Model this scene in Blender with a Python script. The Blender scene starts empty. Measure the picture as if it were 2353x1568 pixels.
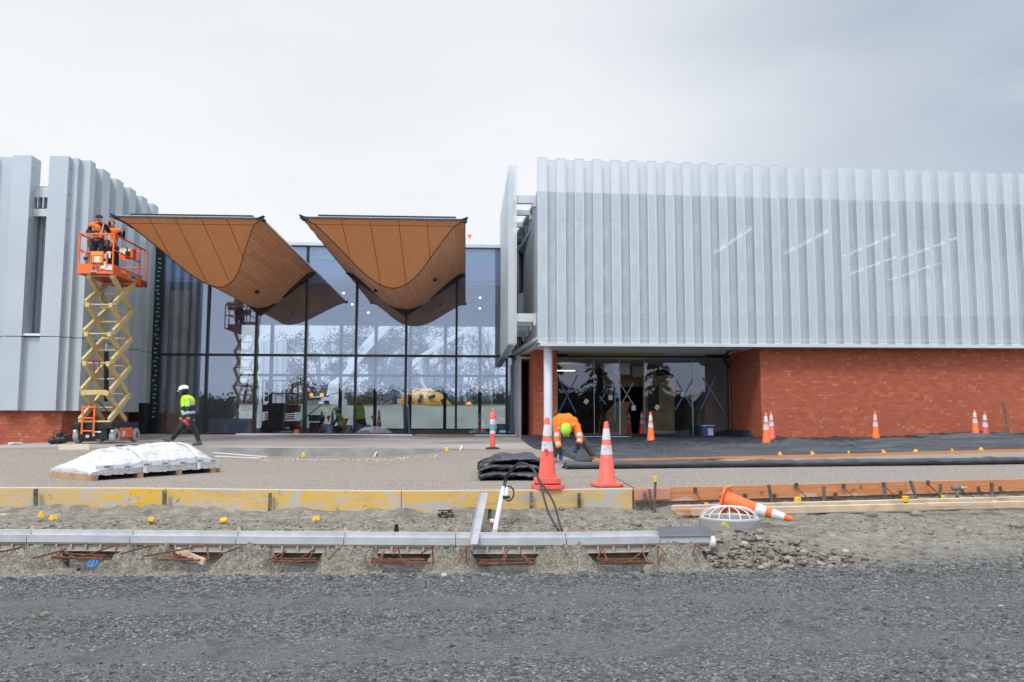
import bpy, math, random
import numpy as np
from mathutils import Vector, Matrix, noise as mnoise
R=math.radians
sc=bpy.context.scene
COL=sc.collection
# ------------------------------------------------------------------ camera
YAW,TILT,ROLL,FPX=R(-3.15),R(5.37),R(0.1),1926.0
CAM=Vector((0,0,1.5))
cd=bpy.data.cameras.new('camera'); cam=bpy.data.objects.new('camera',cd); COL.objects.link(cam)
CROT=Matrix.Rotation(YAW,3,'Z')@Matrix.Rotation(R(90)+TILT,3,'X')@Matrix.Rotation(ROLL,3,'Z')
cam.location=CAM; cam.rotation_euler=CROT.to_euler()
cd.sensor_width=36; cd.lens=36*FPX/2353; cd.clip_start=.1; cd.clip_end=3000
sc.camera=cam
# ------------------------------------------------------------------ render / colour
sc.view_settings.view_transform='Standard'; sc.view_settings.look='None'
sc.view_settings.exposure=0.22
sc.view_settings.gamma=1.0
try: sc.view_settings.use_curve_mapping=False
except Exception: pass
sc.cycles.transparent_max_bounces=32; sc.cycles.max_bounces=10
sc.cycles.glossy_bounces=4; sc.cycles.diffuse_bounces=4
# ------------------------------------------------------------------ node helpers
class X:
    def __init__(s,nt,sock): s.nt=nt; s.s=sock
    def _m(s,op,o,rev=False): return s.nt.math(op,o,s) if rev else s.nt.math(op,s,o)
    def __add__(s,o): return s._m('ADD',o)
    def __radd__(s,o): return s._m('ADD',o)
    def __sub__(s,o): return s._m('SUBTRACT',o)
    def __rsub__(s,o): return s._m('SUBTRACT',o,True)
    def __mul__(s,o): return s._m('MULTIPLY',o)
    def __rmul__(s,o): return s._m('MULTIPLY',o)
    def __truediv__(s,o): return s._m('DIVIDE',o)
    def __gt__(s,o): return s._m('GREATER_THAN',o)
    def __lt__(s,o): return s._m('LESS_THAN',o)
    def abs(s): return s.nt.math('ABSOLUTE',s)
    def floor(s): return s.nt.math('FLOOR',s)
    def frac(s): return s.nt.math('FRACT',s)
    def min(s,o): return s._m('MINIMUM',o)
    def max(s,o): return s._m('MAXIMUM',o)
    def mod(s,o): return s._m('FLOORED_MODULO',o)
class NT:
    def __init__(s,tree): s.t=tree; s.n=tree.nodes; s.l=tree.links
    def put(s,sock,v):
        if v is None: return
        if isinstance(v,X): s.l.new(v.s,sock)
        elif isinstance(v,bpy.types.NodeSocket): s.l.new(v,sock)
        else:
            if isinstance(v,(tuple,list)) and len(v)==3 and sock.type=='RGBA': v=(*v,1)
            sock.default_value=v
    def node(s,typ,props=None,**ins):
        nd=s.n.new(typ)
        for k,v in (props or {}).items(): setattr(nd,k,v)
        for k,v in ins.items(): s.put(nd.inputs[k.replace('_',' ')],v)
        return nd
    def math(s,op,a,b=None,c=None):
        nd=s.n.new('ShaderNodeMath'); nd.operation=op
        s.put(nd.inputs[0],a)
        if b is not None: s.put(nd.inputs[1],b)
        if c is not None: s.put(nd.inputs[2],c)
        return X(s,nd.outputs[0])
    def tc(s,which='Object'): return X(s,s.n.new('ShaderNodeTexCoord').outputs[which])
    def geo(s,which): return X(s,s.n.new('ShaderNodeNewGeometry').outputs[which])
    def sep(s,v):
        nd=s.n.new('ShaderNodeSeparateXYZ'); s.put(nd.inputs[0],v); return [X(s,o) for o in nd.outputs]
    def com(s,x,y,z=0.0):
        nd=s.n.new('ShaderNodeCombineXYZ')
        for i,v in enumerate((x,y,z)): s.put(nd.inputs[i],v)
        return X(s,nd.outputs[0])
    def vscale(s,v,sc3):
        nd=s.n.new('ShaderNodeVectorMath'); nd.operation='MULTIPLY'; s.put(nd.inputs[0],v); s.put(nd.inputs[1],sc3); return X(s,nd.outputs[0])
    def noise(s,v,scale=5.0,detail=3.0,rough=.5,dist=0.0,col=False):
        nd=s.n.new('ShaderNodeTexNoise'); s.put(nd.inputs['Vector'],v)
        nd.inputs['Scale'].default_value=scale; nd.inputs['Detail'].default_value=detail
        nd.inputs['Roughness'].default_value=rough; nd.inputs['Distortion'].default_value=dist
        return X(s,nd.outputs[1 if col else 0])
    def voro(s,v,scale=5.0,out='Distance',feature='F1',rnd=1.0):
        nd=s.n.new('ShaderNodeTexVoronoi'); nd.feature=feature; s.put(nd.inputs['Vector'],v)
        nd.inputs['Scale'].default_value=scale; nd.inputs['Randomness'].default_value=rnd
        return X(s,nd.outputs[out])
    def white(s,v,out='Value'):
        nd=s.n.new('ShaderNodeTexWhiteNoise'); nd.noise_dimensions='3D'; s.put(nd.inputs['Vector'],v); return X(s,nd.outputs[out])
    def ramp(s,f,stops,interp='LINEAR'):
        nd=s.n.new('ShaderNodeValToRGB'); s.put(nd.inputs[0],f); cr=nd.color_ramp; cr.interpolation=interp
        while len(cr.elements)>1: cr.elements.remove(cr.elements[-1])
        cr.elements[0].position=stops[0][0]; c=stops[0][1]; cr.elements[0].color=(*c,1) if len(c)==3 else c
        for p,c in stops[1:]:
            e=cr.elements.new(p); e.color=(*c,1) if len(c)==3 else c
        return X(s,nd.outputs[0])
    def step(s,f,a,b):
        nd=s.n.new('ShaderNodeMapRange'); nd.interpolation_type='SMOOTHSTEP'; s.put(nd.inputs[0],f)
        s.put(nd.inputs[1],a); s.put(nd.inputs[2],b); return X(s,nd.outputs[0])
    def mix(s,f,a,b,mode='MIX'):
        nd=s.n.new('ShaderNodeMix'); nd.data_type='RGBA'; nd.blend_type=mode
        s.put(nd.inputs[0],f); s.put(nd.inputs[6],a); s.put(nd.inputs[7],b); return X(s,nd.outputs[2])
    def bump(s,h,strength=.3,dist=.01):
        nd=s.n.new('ShaderNodeBump'); s.put(nd.inputs['Height'],h); nd.inputs['Strength'].default_value=strength
        nd.inputs['Distance'].default_value=dist; return X(s,nd.outputs[0])
def srgb(r,g,b):
    f=lambda c:(c/255/12.92) if c/255<=.04045 else ((c/255+.055)/1.055)**2.4
    return (f(r),f(g),f(b))
MATS={}
def newmat(name):
    m=bpy.data.materials.new(name); m.use_nodes=True; m.node_tree.nodes.clear(); MATS[name]=m
    nt=NT(m.node_tree); nt.out=nt.n.new('ShaderNodeOutputMaterial'); return m,nt
def principled(nt,color,rough=.6,metal=0.0,normal=None,emis=None,estr=0,spec=.5):
    nd=nt.n.new('ShaderNodeBsdfPrincipled')
    nt.put(nd.inputs['Base Color'],color); nt.put(nd.inputs['Roughness'],rough); nt.put(nd.inputs['Metallic'],metal)
    nt.put(nd.inputs['Specular IOR Level'],spec)
    if normal is not None: nt.put(nd.inputs['Normal'],normal)
    if emis is not None: nt.put(nd.inputs['Emission Color'],emis); nd.inputs['Emission Strength'].default_value=estr
    return nd
def fin(nt,sh): nt.l.new(sh if isinstance(sh,bpy.types.NodeSocket) else sh.outputs[0],nt.out.inputs[0])
def pm(name,c,rough=.6,metal=0.0,var=.15,scale=6.0,bump=.15,bscale=60.0,bdist=.003,dirt=None,dscale=3.0,spec=.5,emis=None,estr=0):
    """generic painted/plain surface: tone variation, fine bump, optional dirt patches"""
    m,nt=newmat(name); v=nt.tc('Object')
    n=nt.noise(v,scale,4)
    dark=tuple(max(0,x*(1-var)) for x in c); lite=tuple(min(1,x*(1+var)) for x in c)
    col=nt.mix(nt.step(n,.3,.7),dark,lite)
    if dirt:
        d=nt.step(nt.noise(v,dscale,6,.65),.52,.68)
        col=nt.mix(d*.75,col,dirt)
    nrm=nt.bump(nt.noise(v,bscale,3),bump,bdist) if bump else None
    fin(nt,principled(nt,col,rough,metal,nrm,emis,estr,spec)); return m
# ------------------------------------------------------------------ pixel helpers (photo measured at 2353 px wide)
def ray(px,py): return CROT@Vector(((px-1176.5)/FPX,-(py-784)/FPX,-1))
def PY(px,py,Y): d=ray(px,py); return CAM+d*((Y-CAM.y)/d.y)
def PZ(px,py,Z): d=ray(px,py); return CAM+d*((Z-CAM.z)/d.z)
def PX(px,py,Xv): d=ray(px,py); return CAM+d*((Xv-CAM.x)/d.x)
def XA(px,Y): return PY(px,965,Y).x
# ------------------------------------------------------------------ mesh builder
WM={}
class MB:
    def __init__(s): s.v=[]; s.f=[]; s.m=[]; s.uv=None; s.mi=0
    def add(s,vs,fs,uvs=None):
        b=len(s.v); s.v+= [tuple(p) for p in vs]; s.f+=[tuple(i+b for i in f) for f in fs]; s.m+=[s.mi]*len(fs)
        if uvs is not None:
            if s.uv is None: s.uv={}
            k0=len(s.f)-len(fs)
            for i,u in enumerate(uvs): s.uv[k0+i]=u
        return s
    def box(s,c,size,rot=None):
        x,y,z=[d/2 for d in size]; c=Vector(c)
        vs=[Vector(p) for p in ((-x,-y,-z),(x,-y,-z),(x,y,-z),(-x,y,-z),(-x,-y,z),(x,-y,z),(x,y,z),(-x,y,z))]
        if rot is not None: vs=[rot@p for p in vs]
        return s.add([c+p for p in vs],[(0,3,2,1),(4,5,6,7),(0,1,5,4),(1,2,6,5),(2,3,7,6),(3,0,4,7)])
    def bx(s,x0,x1,y0,y1,z0,z1): return s.box(((x0+x1)/2,(y0+y1)/2,(z0+z1)/2),(abs(x1-x0),abs(y1-y0),abs(z1-z0)))
    def bar(s,a,b,w,h,up=(0,0,1)):
        a=Vector(a);b=Vector(b);d=(b-a).normalized(); up=Vector(up)
        sd=d.cross(up)
        if sd.length<1e-4: sd=d.cross(Vector((0,1,0)))
        sd.normalize(); u=sd.cross(d)
        vs=[]
        for p in (a,b):
            for i,j in ((-1,-1),(1,-1),(1,1),(-1,1)): vs.append(p+sd*(w/2*i)+u*(h/2*j))
        return s.add(vs,[(0,3,2,1),(4,5,6,7),(0,1,5,4),(1,2,6,5),(2,3,7,6),(3,0,4,7)])
    def tube(s,pts,r,n=8,caps=True):
        pts=[Vector(p) for p in pts]; rs=r if isinstance(r,(list,tuple)) else [r]*len(pts)
        b=[]; up=None; vs=[];fs=[]
        for i,p in enumerate(pts):
            t=(pts[min(i+1,len(pts)-1)]-pts[max(i-1,0)])
            t=t.normalized() if t.length>1e-9 else Vector((0,0,1))
            if up is None: up=t.orthogonal().normalized()
            up=(up-t*up.dot(t)); up=up.normalized() if up.length>1e-6 else t.orthogonal().normalized()
            sd=t.cross(up)
            for k in range(n):
                a=2*math.pi*k/n; vs.append(p+(up*math.cos(a)+sd*math.sin(a))*rs[i])
        for i in range(len(pts)-1):
            for k in range(n): fs.append((i*n+k,i*n+(k+1)%n,(i+1)*n+(k+1)%n,(i+1)*n+k))
        if caps: fs.append(tuple(range(n-1,-1,-1))); fs.append(tuple((len(pts)-1)*n+k for k in range(n)))
        return s.add(vs,fs)
    def cyl(s,a,b,r,r2=None,n=16): return s.tube([a,b],[r,r if r2 is None else r2],n)
    def lathe(s,prof,c=(0,0,0),n=24,close=True,M=None):
        c=Vector(c); vs=[];fs=[]
        for r,z in prof:
            for k in range(n):
                a=2*math.pi*k/n; p=Vector((r*math.cos(a),r*math.sin(a),z)); vs.append(c+(M@p if M else p))
        for i in range(len(prof)-1):
            for k in range(n): fs.append((i*n+k,i*n+(k+1)%n,(i+1)*n+(k+1)%n,(i+1)*n+k))
        if close: fs.append(tuple(range(n-1,-1,-1))); fs.append(tuple((len(prof)-1)*n+k for k in range(n)))
        return s.add(vs,fs)
    def ell(s,c,r,n=12,m=8,rot=None):
        c=Vector(c); vs=[];fs=[]
        r=r if isinstance(r,(tuple,list)) else (r,r,r)
        for i in range(m+1):
            th=math.pi*i/m
            for k in range(n):
                a=2*math.pi*k/n; p=Vector((r[0]*math.sin(th)*math.cos(a),r[1]*math.sin(th)*math.sin(a),r[2]*math.cos(th)))
                vs.append(c+(rot@p if rot else p))
        for i in range(m):
            for k in range(n): fs.append((i*n+k,(i+1)*n+k,(i+1)*n+(k+1)%n,i*n+(k+1)%n))
        return s.add(vs,fs)
    def prism(s,poly,d,axis='y'):
        """poly: list of 3-D points (planar); extruded by vector d"""
        d=Vector(d); n=len(poly); P=[Vector(p) for p in poly]
        vs=P+[p+d for p in P]
        fs=[tuple(range(n-1,-1,-1)),tuple(range(n,2*n))]+[(i,(i+1)%n,(i+1)%n+n,i+n) for i in range(n)]
        return s.add(vs,fs)
    def quad(s,a,b,c,d,uv=None): return s.add([a,b,c,d],[(0,1,2,3)],[uv] if uv else None)
    def grid(s,rows,uvs=None,flip=False):
        nr=len(rows);nc=len(rows[0]); vs=[p for r in rows for p in r]; fs=[];us=[]
        for i in range(nr-1):
            for j in range(nc-1):
                q=(i*nc+j,i*nc+j+1,(i+1)*nc+j+1,(i+1)*nc+j)
                if flip: q=q[::-1]
                fs.append(q)
                if uvs:
                    w=(uvs[i][j],uvs[i][j+1],uvs[i+1][j+1],uvs[i+1][j]); us.append(w[::-1] if flip else w)
        return s.add(vs,fs,us if uvs else None)
    def build(s,name,mats,parent=None,smooth=False,bevel=0,solid=0,local=False):
        me=bpy.data.meshes.new(name)
        V=s.v
        if parent is not None and not local:
            Mi=WM[parent.name].inverted(); V=[tuple(Mi@Vector(p)) for p in V]
        me.from_pydata(V,[],s.f)
        if not isinstance(mats,(list,tuple)): mats=[mats]
        for m in mats: me.materials.append(m)
        if len(mats)>1: me.polygons.foreach_set('material_index',s.m)
        if s.uv:
            ul=me.uv_layers.new(name='UVMap')
            for fi,p in enumerate(me.polygons):
                if fi in s.uv:
                    for k,li in enumerate(p.loop_indices): ul.data[li].uv=s.uv[fi][k]
        if smooth: me.polygons.foreach_set('use_smooth',[True]*len(me.polygons))
        me.update()
        o=bpy.data.objects.new(name,me); COL.objects.link(o)
        if smooth and smooth!='all':
            try: me.set_sharp_from_angle(angle=R(40))
            except Exception: pass
        if solid:
            md=o.modifiers.new('solid','SOLIDIFY'); md.thickness=solid; md.offset=0
        if bevel:
            md=o.modifiers.new('bevel','BEVEL'); md.width=bevel; md.segments=2; md.limit_method='ANGLE'; md.angle_limit=R(40)
        if parent is not None: o.parent=parent; WM[o.name]=WM[parent.name]
        else: WM[o.name]=Matrix.Identity(4)
        return o
def tag(o,label,cat,group=None,kind=None):
    if label: o['label']=label
    if cat: o['category']=cat
    if group: o['group']=group
    if kind: o['kind']=kind
    return o
def struct(o): o['kind']='structure'; return o
def T(name,label,cat,loc=(0,0,0),rz=0,group=None,rot=None,scale=1.0):
    o=bpy.data.objects.new(name,None); COL.objects.link(o); o.empty_display_size=.2
    M=Matrix.Translation(Vector(loc))@((rot.to_4x4()) if rot is not None else Matrix.Rotation(rz,4,'Z'))@Matrix.Scale(scale,4)
    o.location=loc; o.rotation_euler=M.to_euler() if rot is not None else (0,0,rz); o.scale=(scale,)*3
    WM[o.name]=M
    return tag(o,label,cat,group)
def dup(root,loc,rz=0,label=None,group=None,rot=None,scale=None):
    r=root.copy(); COL.objects.link(r); r.location=loc
    r.rotation_euler=rot.to_euler() if rot is not None else (0,0,rz)
    if scale: r.scale=(scale,)*3 if not isinstance(scale,tuple) else scale
    if label: r['label']=label
    if group: r['group']=group
    kids=[o for o in list(COL.objects) if o.parent==root]
    for ch in kids:
        c=ch.copy(); COL.objects.link(c); c.parent=r
        for g in [o for o in list(COL.objects) if o.parent==ch]:
            d=g.copy(); COL.objects.link(d); d.parent=c
    return r
def text(body,size,parent,mat,M,name='lettering',extrude=.002,align='CENTER',bold=0.0):
    """text as mesh; M places the text plane (x right, y up) in world space"""
    cu=bpy.data.curves.new(name,'FONT'); cu.body=body; cu.size=size; cu.extrude=extrude; cu.align_x=align; cu.align_y='CENTER'; cu.offset=bold
    cu.resolution_u=2
    ob=bpy.data.objects.new(name,cu); COL.objects.link(ob)
    dg=bpy.context.evaluated_depsgraph_get(); me=bpy.data.meshes.new_from_object(ob.evaluated_get(dg))
    COL.objects.unlink(ob); bpy.data.objects.remove(ob)
    Mi=(WM[parent.name].inverted() if parent is not None else Matrix.Identity(4))@M
    me.transform(Mi); me.materials.clear(); me.materials.append(mat); me.name=name
    o=bpy.data.objects.new(name,me); COL.objects.link(o)
    if parent is not None: o.parent=parent; WM[o.name]=WM[parent.name]
    return o
def frame(origin,xdir,ydir):
    x=Vector(xdir).normalized(); z=x.cross(Vector(ydir)).normalized(); y=z.cross(x)
    M=Matrix.Identity(4)
    for i in range(3): M[i][0]=x[i];M[i][1]=y[i];M[i][2]=z[i];M[i][3]=origin[i]
    return M
def sstep(a,b,x):
    t=min(1,max(0,(x-a)/(b-a))); return t*t*(3-2*t)
def lerp(a,b,t): return a+(b-a)*t
def interp(x,pts):
    if x<=pts[0][0]: return pts[0][1]
    for (a,b),(c,d) in zip(pts,pts[1:]):
        if x<=c: return b+(d-b)*(x-a)/(c-a)
    return pts[-1][1]
def nz(x,y,z=0.0,o=4): return mnoise.fractal(Vector((x,y,z)),1.0,2.0,o)
# ------------------------------------------------------------------ world: bright overcast sky over a Nishita base
w=bpy.data.worlds.new('World'); sc.world=w; w.use_nodes=True; w.node_tree.nodes.clear(); nt=NT(w.node_tree)
SUN_EL,SUN_AZ=R(48),R(200)   # azimuth measured like the sky texture
sky=nt.n.new('ShaderNodeTexSky'); sky.sky_type='NISHITA'; sky.sun_disc=False; sky.sun_elevation=SUN_EL; sky.sun_rotation=SUN_AZ
sky.air_density=1.0; sky.dust_density=2.0
dirv=nt.tc('Generated'); dx,dy,dz=nt.sep(dirv)
stretch=nt.vscale(dirv,(1.0,1.0,2.6))
n1=nt.noise(stretch,1.6,5,.5,.3); n2=nt.noise(stretch,4.5,4,.5,.2)
# blue-grey bank to the upper right of the view, brightest low in the middle
s=dx*.95+dz*.55
bank=nt.step(s+(n1-.5)*.40,.27,.78)
topd=nt.step(dz+(n1-.5)*.25,.22,.62)
WSTR=.12
k=1/WSTR
bright=tuple(v*k for v in (.87,.875,.885)); pale=tuple(v*k for v in (.72,.745,.785)); blue=tuple(v*k for v in (.40,.465,.54))
c=nt.mix(topd*.8,bright,pale); c=nt.mix(bank,c,blue)
c=nt.mix(nt.step(n2+(n1-.5)*.6,.42,.74)*.25,c,pale)
back=nt.step(dy,.25,-.35)      # the cloud behind the photographer is bluer, raised to brighten fronts and glass
c=nt.mix(back*.85,c,tuple(v*k for v in (1.06,1.18,1.45)))
zen=nt.step(dz,.55,.95)        # bright cloud overhead
c=nt.mix(zen,c,tuple(v*k for v in (1.85,1.88,1.95)))
c=nt.mix(.9,sky.outputs[0],c)
bg=nt.n.new('ShaderNodeBackground'); nt.put(bg.inputs[0],c); bg.inputs[1].default_value=WSTR
ow=nt.n.new('ShaderNodeOutputWorld'); nt.l.new(bg.outputs[0],ow.inputs[0])
sl=bpy.data.lights.new('sun','SUN'); sl.energy=1.5; sl.angle=R(14); sl.color=(1,.965,.92)
so=bpy.data.objects.new('sun',sl); COL.objects.link(so)
# sun high behind the camera to the left
sd=Vector((-.45,-.75,1.0)).normalized(); so.rotation_euler=sd.to_track_quat('Z','Y').to_euler(); so.location=(0,0,40)
sky.sun_elevation=math.asin(sd.z); sky.sun_rotation=math.atan2(sd.x,sd.y)
# ================================================================== heights of the upper ground
_cps=[]
for px,py,Y in ((215,1018,25.2),(430,1027,22.4),(0,1025,27.3),(143,1015,27.2),(338,997,33),(700,999,33),(1200,1001,33),(1131,1033,22.5),
    (1300,1003,30),(1495,1017,25.4),(1760,1026,22.6),(1772,1011,26),(2240,1001,26.8),(2263,1016,24.2),(2011,1012,26.2),(700,1030,21.9),(1000,1031,21.9),(2353,1006,25.5),(-300,1030,24)):
    p=PY(px,py,Y); _cps.append((p.x,p.y,p.z))
def Tz(x,y):
    sw=sz=0
    for a,b,c in _cps:
        w_=1/(((x-a)**2*.35+(y-b)**2)+.25)**1.6; sw+=w_; sz+=w_*c
    return sz/sw
ZP=.56
def stepdrop(x): return .2*sstep(-7.2,-5.6,x)*(1-sstep(-2.2,.4,x))
def Pz(x,y):
    """plaza (exposed aggregate) height in front of the slab"""
    e=Tz(x,21.9)-stepdrop(x)-.004
    return lerp(ZP,e,sstep(15.5,21.9,y)) if y<21.9 else Tz(x,y)-.004
def PG(px,py):
    z=.7
    for _ in range(12): q=PZ(px,py,z); z=.5*z+.5*G(q.x,q.y)
    return PZ(px,py,z)
def G(x,y): return Tz(x,y) if y>=21.9 else Pz(x,y)
# ================================================================== materials
# paint / metals
M_panel=pm('silver_panel_paint',(.48,.535,.56),.42,.2,.04,.6,.04,25,.002,spec=.5)
M_panel_in=pm('grey_steel_cladding',(.42,.45,.48),.5,.2,.05,1,.03)
M_white=pm('white_paint',(.74,.76,.78),.45,0,.04,2,.03)
M_whitemetal=pm('pale_grey_steel',(.60,.63,.65),.4,.2,.05,3,.03)
M_black=pm('black_aluminium',(.018,.02,.024),.4,.3,.1,5,.03)
M_dark=pm('dark_rubber_membrane',(.03,.03,.034),.75,0,.25,8,.2,20,.01)
M_steel=pm('brushed_steel_pipe',(.46,.43,.38),.3,.85,.08,4,.03)
M_green=pm('green_tape',(.12,.55,.38),.6,0,.1)
M_conc=pm('precast_concrete',(.30,.295,.28),.85,0,.15,2.5,.35,90,.003,dirt=(.19,.18,.16),dscale=1.3)
M_int=pm('interior_grey_ceiling',(.36,.41,.56),.8,0,.08,1,.05)
M_intw=pm('interior_pale_wall',(.50,.53,.52),.75,0,.06,1,.05)
M_ply=pm('raw_plywood',(.72,.50,.31),.75,0,.2,2.2,.1,40,.002,dirt=(.46,.28,.15),dscale=2)
def brickmat():
    m,nt=newmat('red_brickwork'); P=nt.tc('Object'); x,y,z=nt.sep(P); nx,ny,_=nt.sep(nt.geo('Normal'))
    side=nx.abs()>.6
    u=side*y+(1-side)*x
    row=(z/.086).floor(); 
    jit=nt.white(nt.com(row,3.3,1.7))
    uu=u/.355+jit*.35+row*.5*1.0
    cell=uu.floor(); f=uu-cell
    head=f>.667
    idb=cell*2+head
    # distance to nearest vertical joint (metres)
    fa=(f-.667)*head+f*(1-head); wdt=.333*head+.667*(1-head)
    du=(fa.min(wdt-fa))*.355
    fz=(z/.086)-row; dz_=(fz.min(1-fz))*.086
    dj=du.min(dz_)
    mort=1-nt.step(dj,.004,.010)
    rnd=nt.white(nt.com(idb,row,.5)); rnd2=nt.white(nt.com(idb,row,7.5))
    col=nt.ramp(rnd,[(0,(.40,.088,.040)),(.3,(.445,.102,.046)),(.6,(.47,.112,.05)),(.90,(.50,.128,.056)),(.985,(.55,.14,.06)),(1,(.60,.20,.09))])
    col=nt.mix(head*(rnd2>.91)*.75,col,(.56,.22,.10))
    col=nt.mix((nt.noise(P,55,3)-.35)*.35,col,(.30,.055,.03))
    big=nt.step(nt.noise(P,.55,4),.4,.75)
    col=nt.mix(big*.10,col,(.30,.055,.025))
    eff=nt.step(nt.noise(nt.vscale(P,(1,1,.8)),1.6,5,.65),.62,.8)
    col=nt.mix(eff*.22,col,(.60,.42,.36))
    col=nt.mix(mort*.85,col,(.22,.105,.075))
    h=(1-mort)+nt.noise(P,90,2)*.25
    fin(nt,principled(nt,col,.85,0,nt.bump(h,.6,.006))); return m
M_brick=brickmat()
def perfmat():
    m,nt=newmat('perforated_silver_metal'); u,v,_=nt.sep(nt.tc('UV'))
    py_=.035; px_=.034
    row=(v/py_).floor(); par=row.mod(2.0)
    fx=((u/px_+par*.5).frac()-.5)*px_; fy=((v/py_).frac()-.5)*py_
    yy=fy*(par*2-1)
    # triangle: tip at yy=+.019, base at -.017
    rec=v>50.0
    ins=(yy>-.0105)*(fx.abs()<((.0122-yy)*.56))
    edge=((u>.026)*(u<.266)).max(rec)
    hole=ins*edge
    n=nt.noise(nt.tc('Object'),.7,3)
    col=nt.mix(n,(.57,.625,.645),(.64,.69,.705))
    pr=principled(nt,col,.4,.25)
    tr=nt.n.new('ShaderNodeBsdfTransparent'); mx=nt.n.new('ShaderNodeMixShader')
    nt.put(mx.inputs[0],hole); nt.l.new(pr.outputs[0],mx.inputs[1]); nt.l.new(tr.outputs[0],mx.inputs[2]); fin(nt,mx); return m
M_perf=perfmat()
def glassmat(name,tint,refl,f0,frough=0.0):
    m,nt=newmat(name)
    tr=nt.n.new('ShaderNodeBsdfTransparent'); nt.put(tr.inputs[0],tint)
    gl=nt.n.new('ShaderNodeBsdfGlossy'); nt.put(gl.inputs[0],refl); gl.inputs['Roughness'].default_value=frough
    nrm=nt.bump(nt.noise(nt.tc('Object'),.45,1),.06,.02); nt.put(gl.inputs['Normal'],nrm)
    fr=nt.n.new('ShaderNodeFresnel'); fr.inputs[0].default_value=1.5
    fac=X(nt,fr.outputs[0])*.9+f0
    mx=nt.n.new('ShaderNodeMixShader'); nt.put(mx.inputs[0],fac.min(.95)); nt.l.new(tr.outputs[0],mx.inputs[1]); nt.l.new(gl.outputs[0],mx.inputs[2]); fin(nt,mx); return m
M_glass=glassmat('coated_facade_glass',(.86,.91,.97),(.82,.89,1.0),.115)
M_glass2=glassmat('clear_glass',(.93,.95,.95),(.9,.93,1),.03)
M_glassd=glassmat('upper_storey_glass',(.8,.86,.87),(.88,.95,.97),.32)
M_rail=pm('clear_door_rail',(.5,.52,.52),.3,.5)
def woodpanel():
    m,nt=newmat('orange_timber_panel'); P=nt.tc('Object'); 
    g=nt.noise(nt.vscale(P,(22,1.6,1.6)),2.2,6,.6,.4); g2=nt.noise(nt.vscale(P,(60,3,3)),3,3)
    col=nt.ramp(g,[(.25,(.78,.31,.12)),(.5,(.89,.39,.16)),(.75,(.95,.46,.20))])
    col=nt.mix(g2*.30,col,(.60,.20,.065)); pn=nt.white(nt.com((nt.sep(P)[0]*1.23+.31).floor(),2.5,1.5)); col=nt.mix(pn*.22,col,(.66,.24,.08)); col=nt.mix(nt.step(nt.noise(P,.8,4,.6),.45,.75)*.18,col,(.98,.52,.25))
    fin(nt,principled(nt,col,.42,0,nt.bump(g,.05,.002),spec=.35)); return m
def woodplank():
    m,nt=newmat('timber_plank_soffit'); u,v,_=nt.sep(nt.tc('UV'))
    pw=.145; b=(u/pw).floor(); f=u/pw-b
    off=nt.white(nt.com(b,1.5,2.5))*2.4
    cell=((v+off)/2.4); c=cell.floor(); fc=cell-c
    rnd=nt.white(nt.com(b,c,4.5))
    g=nt.noise(nt.com(u*26,v*1.5,rnd*9),1.8,5,.6,.3)
    col=nt.ramp(g,[(.25,(.66,.29,.13)),(.55,(.80,.37,.175)),(.8,(.88,.44,.22))])
    col=nt.mix(rnd*.5,col,(.54,.225,.095))
    gap=(f<.045)+(fc<.004)*(.6)
    thick=nt.white(nt.com((u/(pw*3)).floor(),8.5,2.5))
    col=nt.mix(gap.min(1.0)*.85,col,(.05,.022,.012))
    fin(nt,principled(nt,col,.5,0,nt.bump(1-gap,.5,.006),spec=.3)); return m
M_wood=woodpanel(); M_plank=woodplank()
M_seam=pm('dark_joint',(.035,.018,.012),.8,0,0)
def slabmat():
    m,nt=newmat('stained_concrete_slab'); P=nt.tc('Object')
    a=nt.noise(nt.vscale(P,(.35,1.0,1)),.9,6,.6,.6); sp=nt.noise(P,55,2)
    col=nt.ramp(a,[(.3,(.43,.41,.385)),(.52,(.36,.335,.305)),(.62,(.255,.222,.18)),(.8,(.30,.27,.225))])
    col=nt.mix((sp-.3)*.35,col,(.22,.2,.175))
    streak=nt.noise(nt.vscale(P,(.25,5,1)),1.4,4)
    col=nt.mix(nt.step(streak,.55,.8)*.35,col,(.56,.55,.53))
    fin(nt,principled(nt,col,nt.mix(nt.step(a,.55,.62),(.8,.8,.8),(.5,.5,.5)),0,nt.bump(sp,.2,.004))); return m
M_slab=slabmat()
def aggmat():
    m,nt=newmat('exposed_aggregate_concrete'); P=nt.tc('Object')
    vd=nt.voro(P,75,'Color'); vx,vy,vz=nt.sep(vd)
    col=nt.ramp(vx,[(0,(.12,.10,.082)),(.35,(.20,.172,.142)),(.65,(.275,.238,.198)),(.9,(.35,.31,.265)),(1,(.58,.54,.48))])
    big=nt.noise(nt.vscale(P,(.5,1,1)),.7,5,.6); col=nt.mix(nt.step(big,.35,.7)*.3,col,(.30,.262,.222)); st=nt.noise(nt.vscale(P,(.45,1.6,1)),.8,6,.65,.8); col=nt.mix(nt.step(st,.58,.66)*.35,col,(.135,.115,.09)); col=nt.mix(nt.step(nt.noise(P,1.9,6,.7),.64,.74)*.3,col,(.46,.43,.39))
    gr=nt.noise(P,30,3); col=nt.mix(nt.step(gr,.45,.75)*.25,col,(.16,.14,.12))
    h=nt.voro(P,75,'Distance')
    fin(nt,principled(nt,col,.8,0,nt.bump(h,.7,.004))); return m
M_agg=aggmat()
# ================================================================== the building
bld=T('building','modern building with silver ribbed walls, brick base, glass hall and two timber canopies','building',(0,33,.9))
ZT,ZB=9.80,1.76
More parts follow.
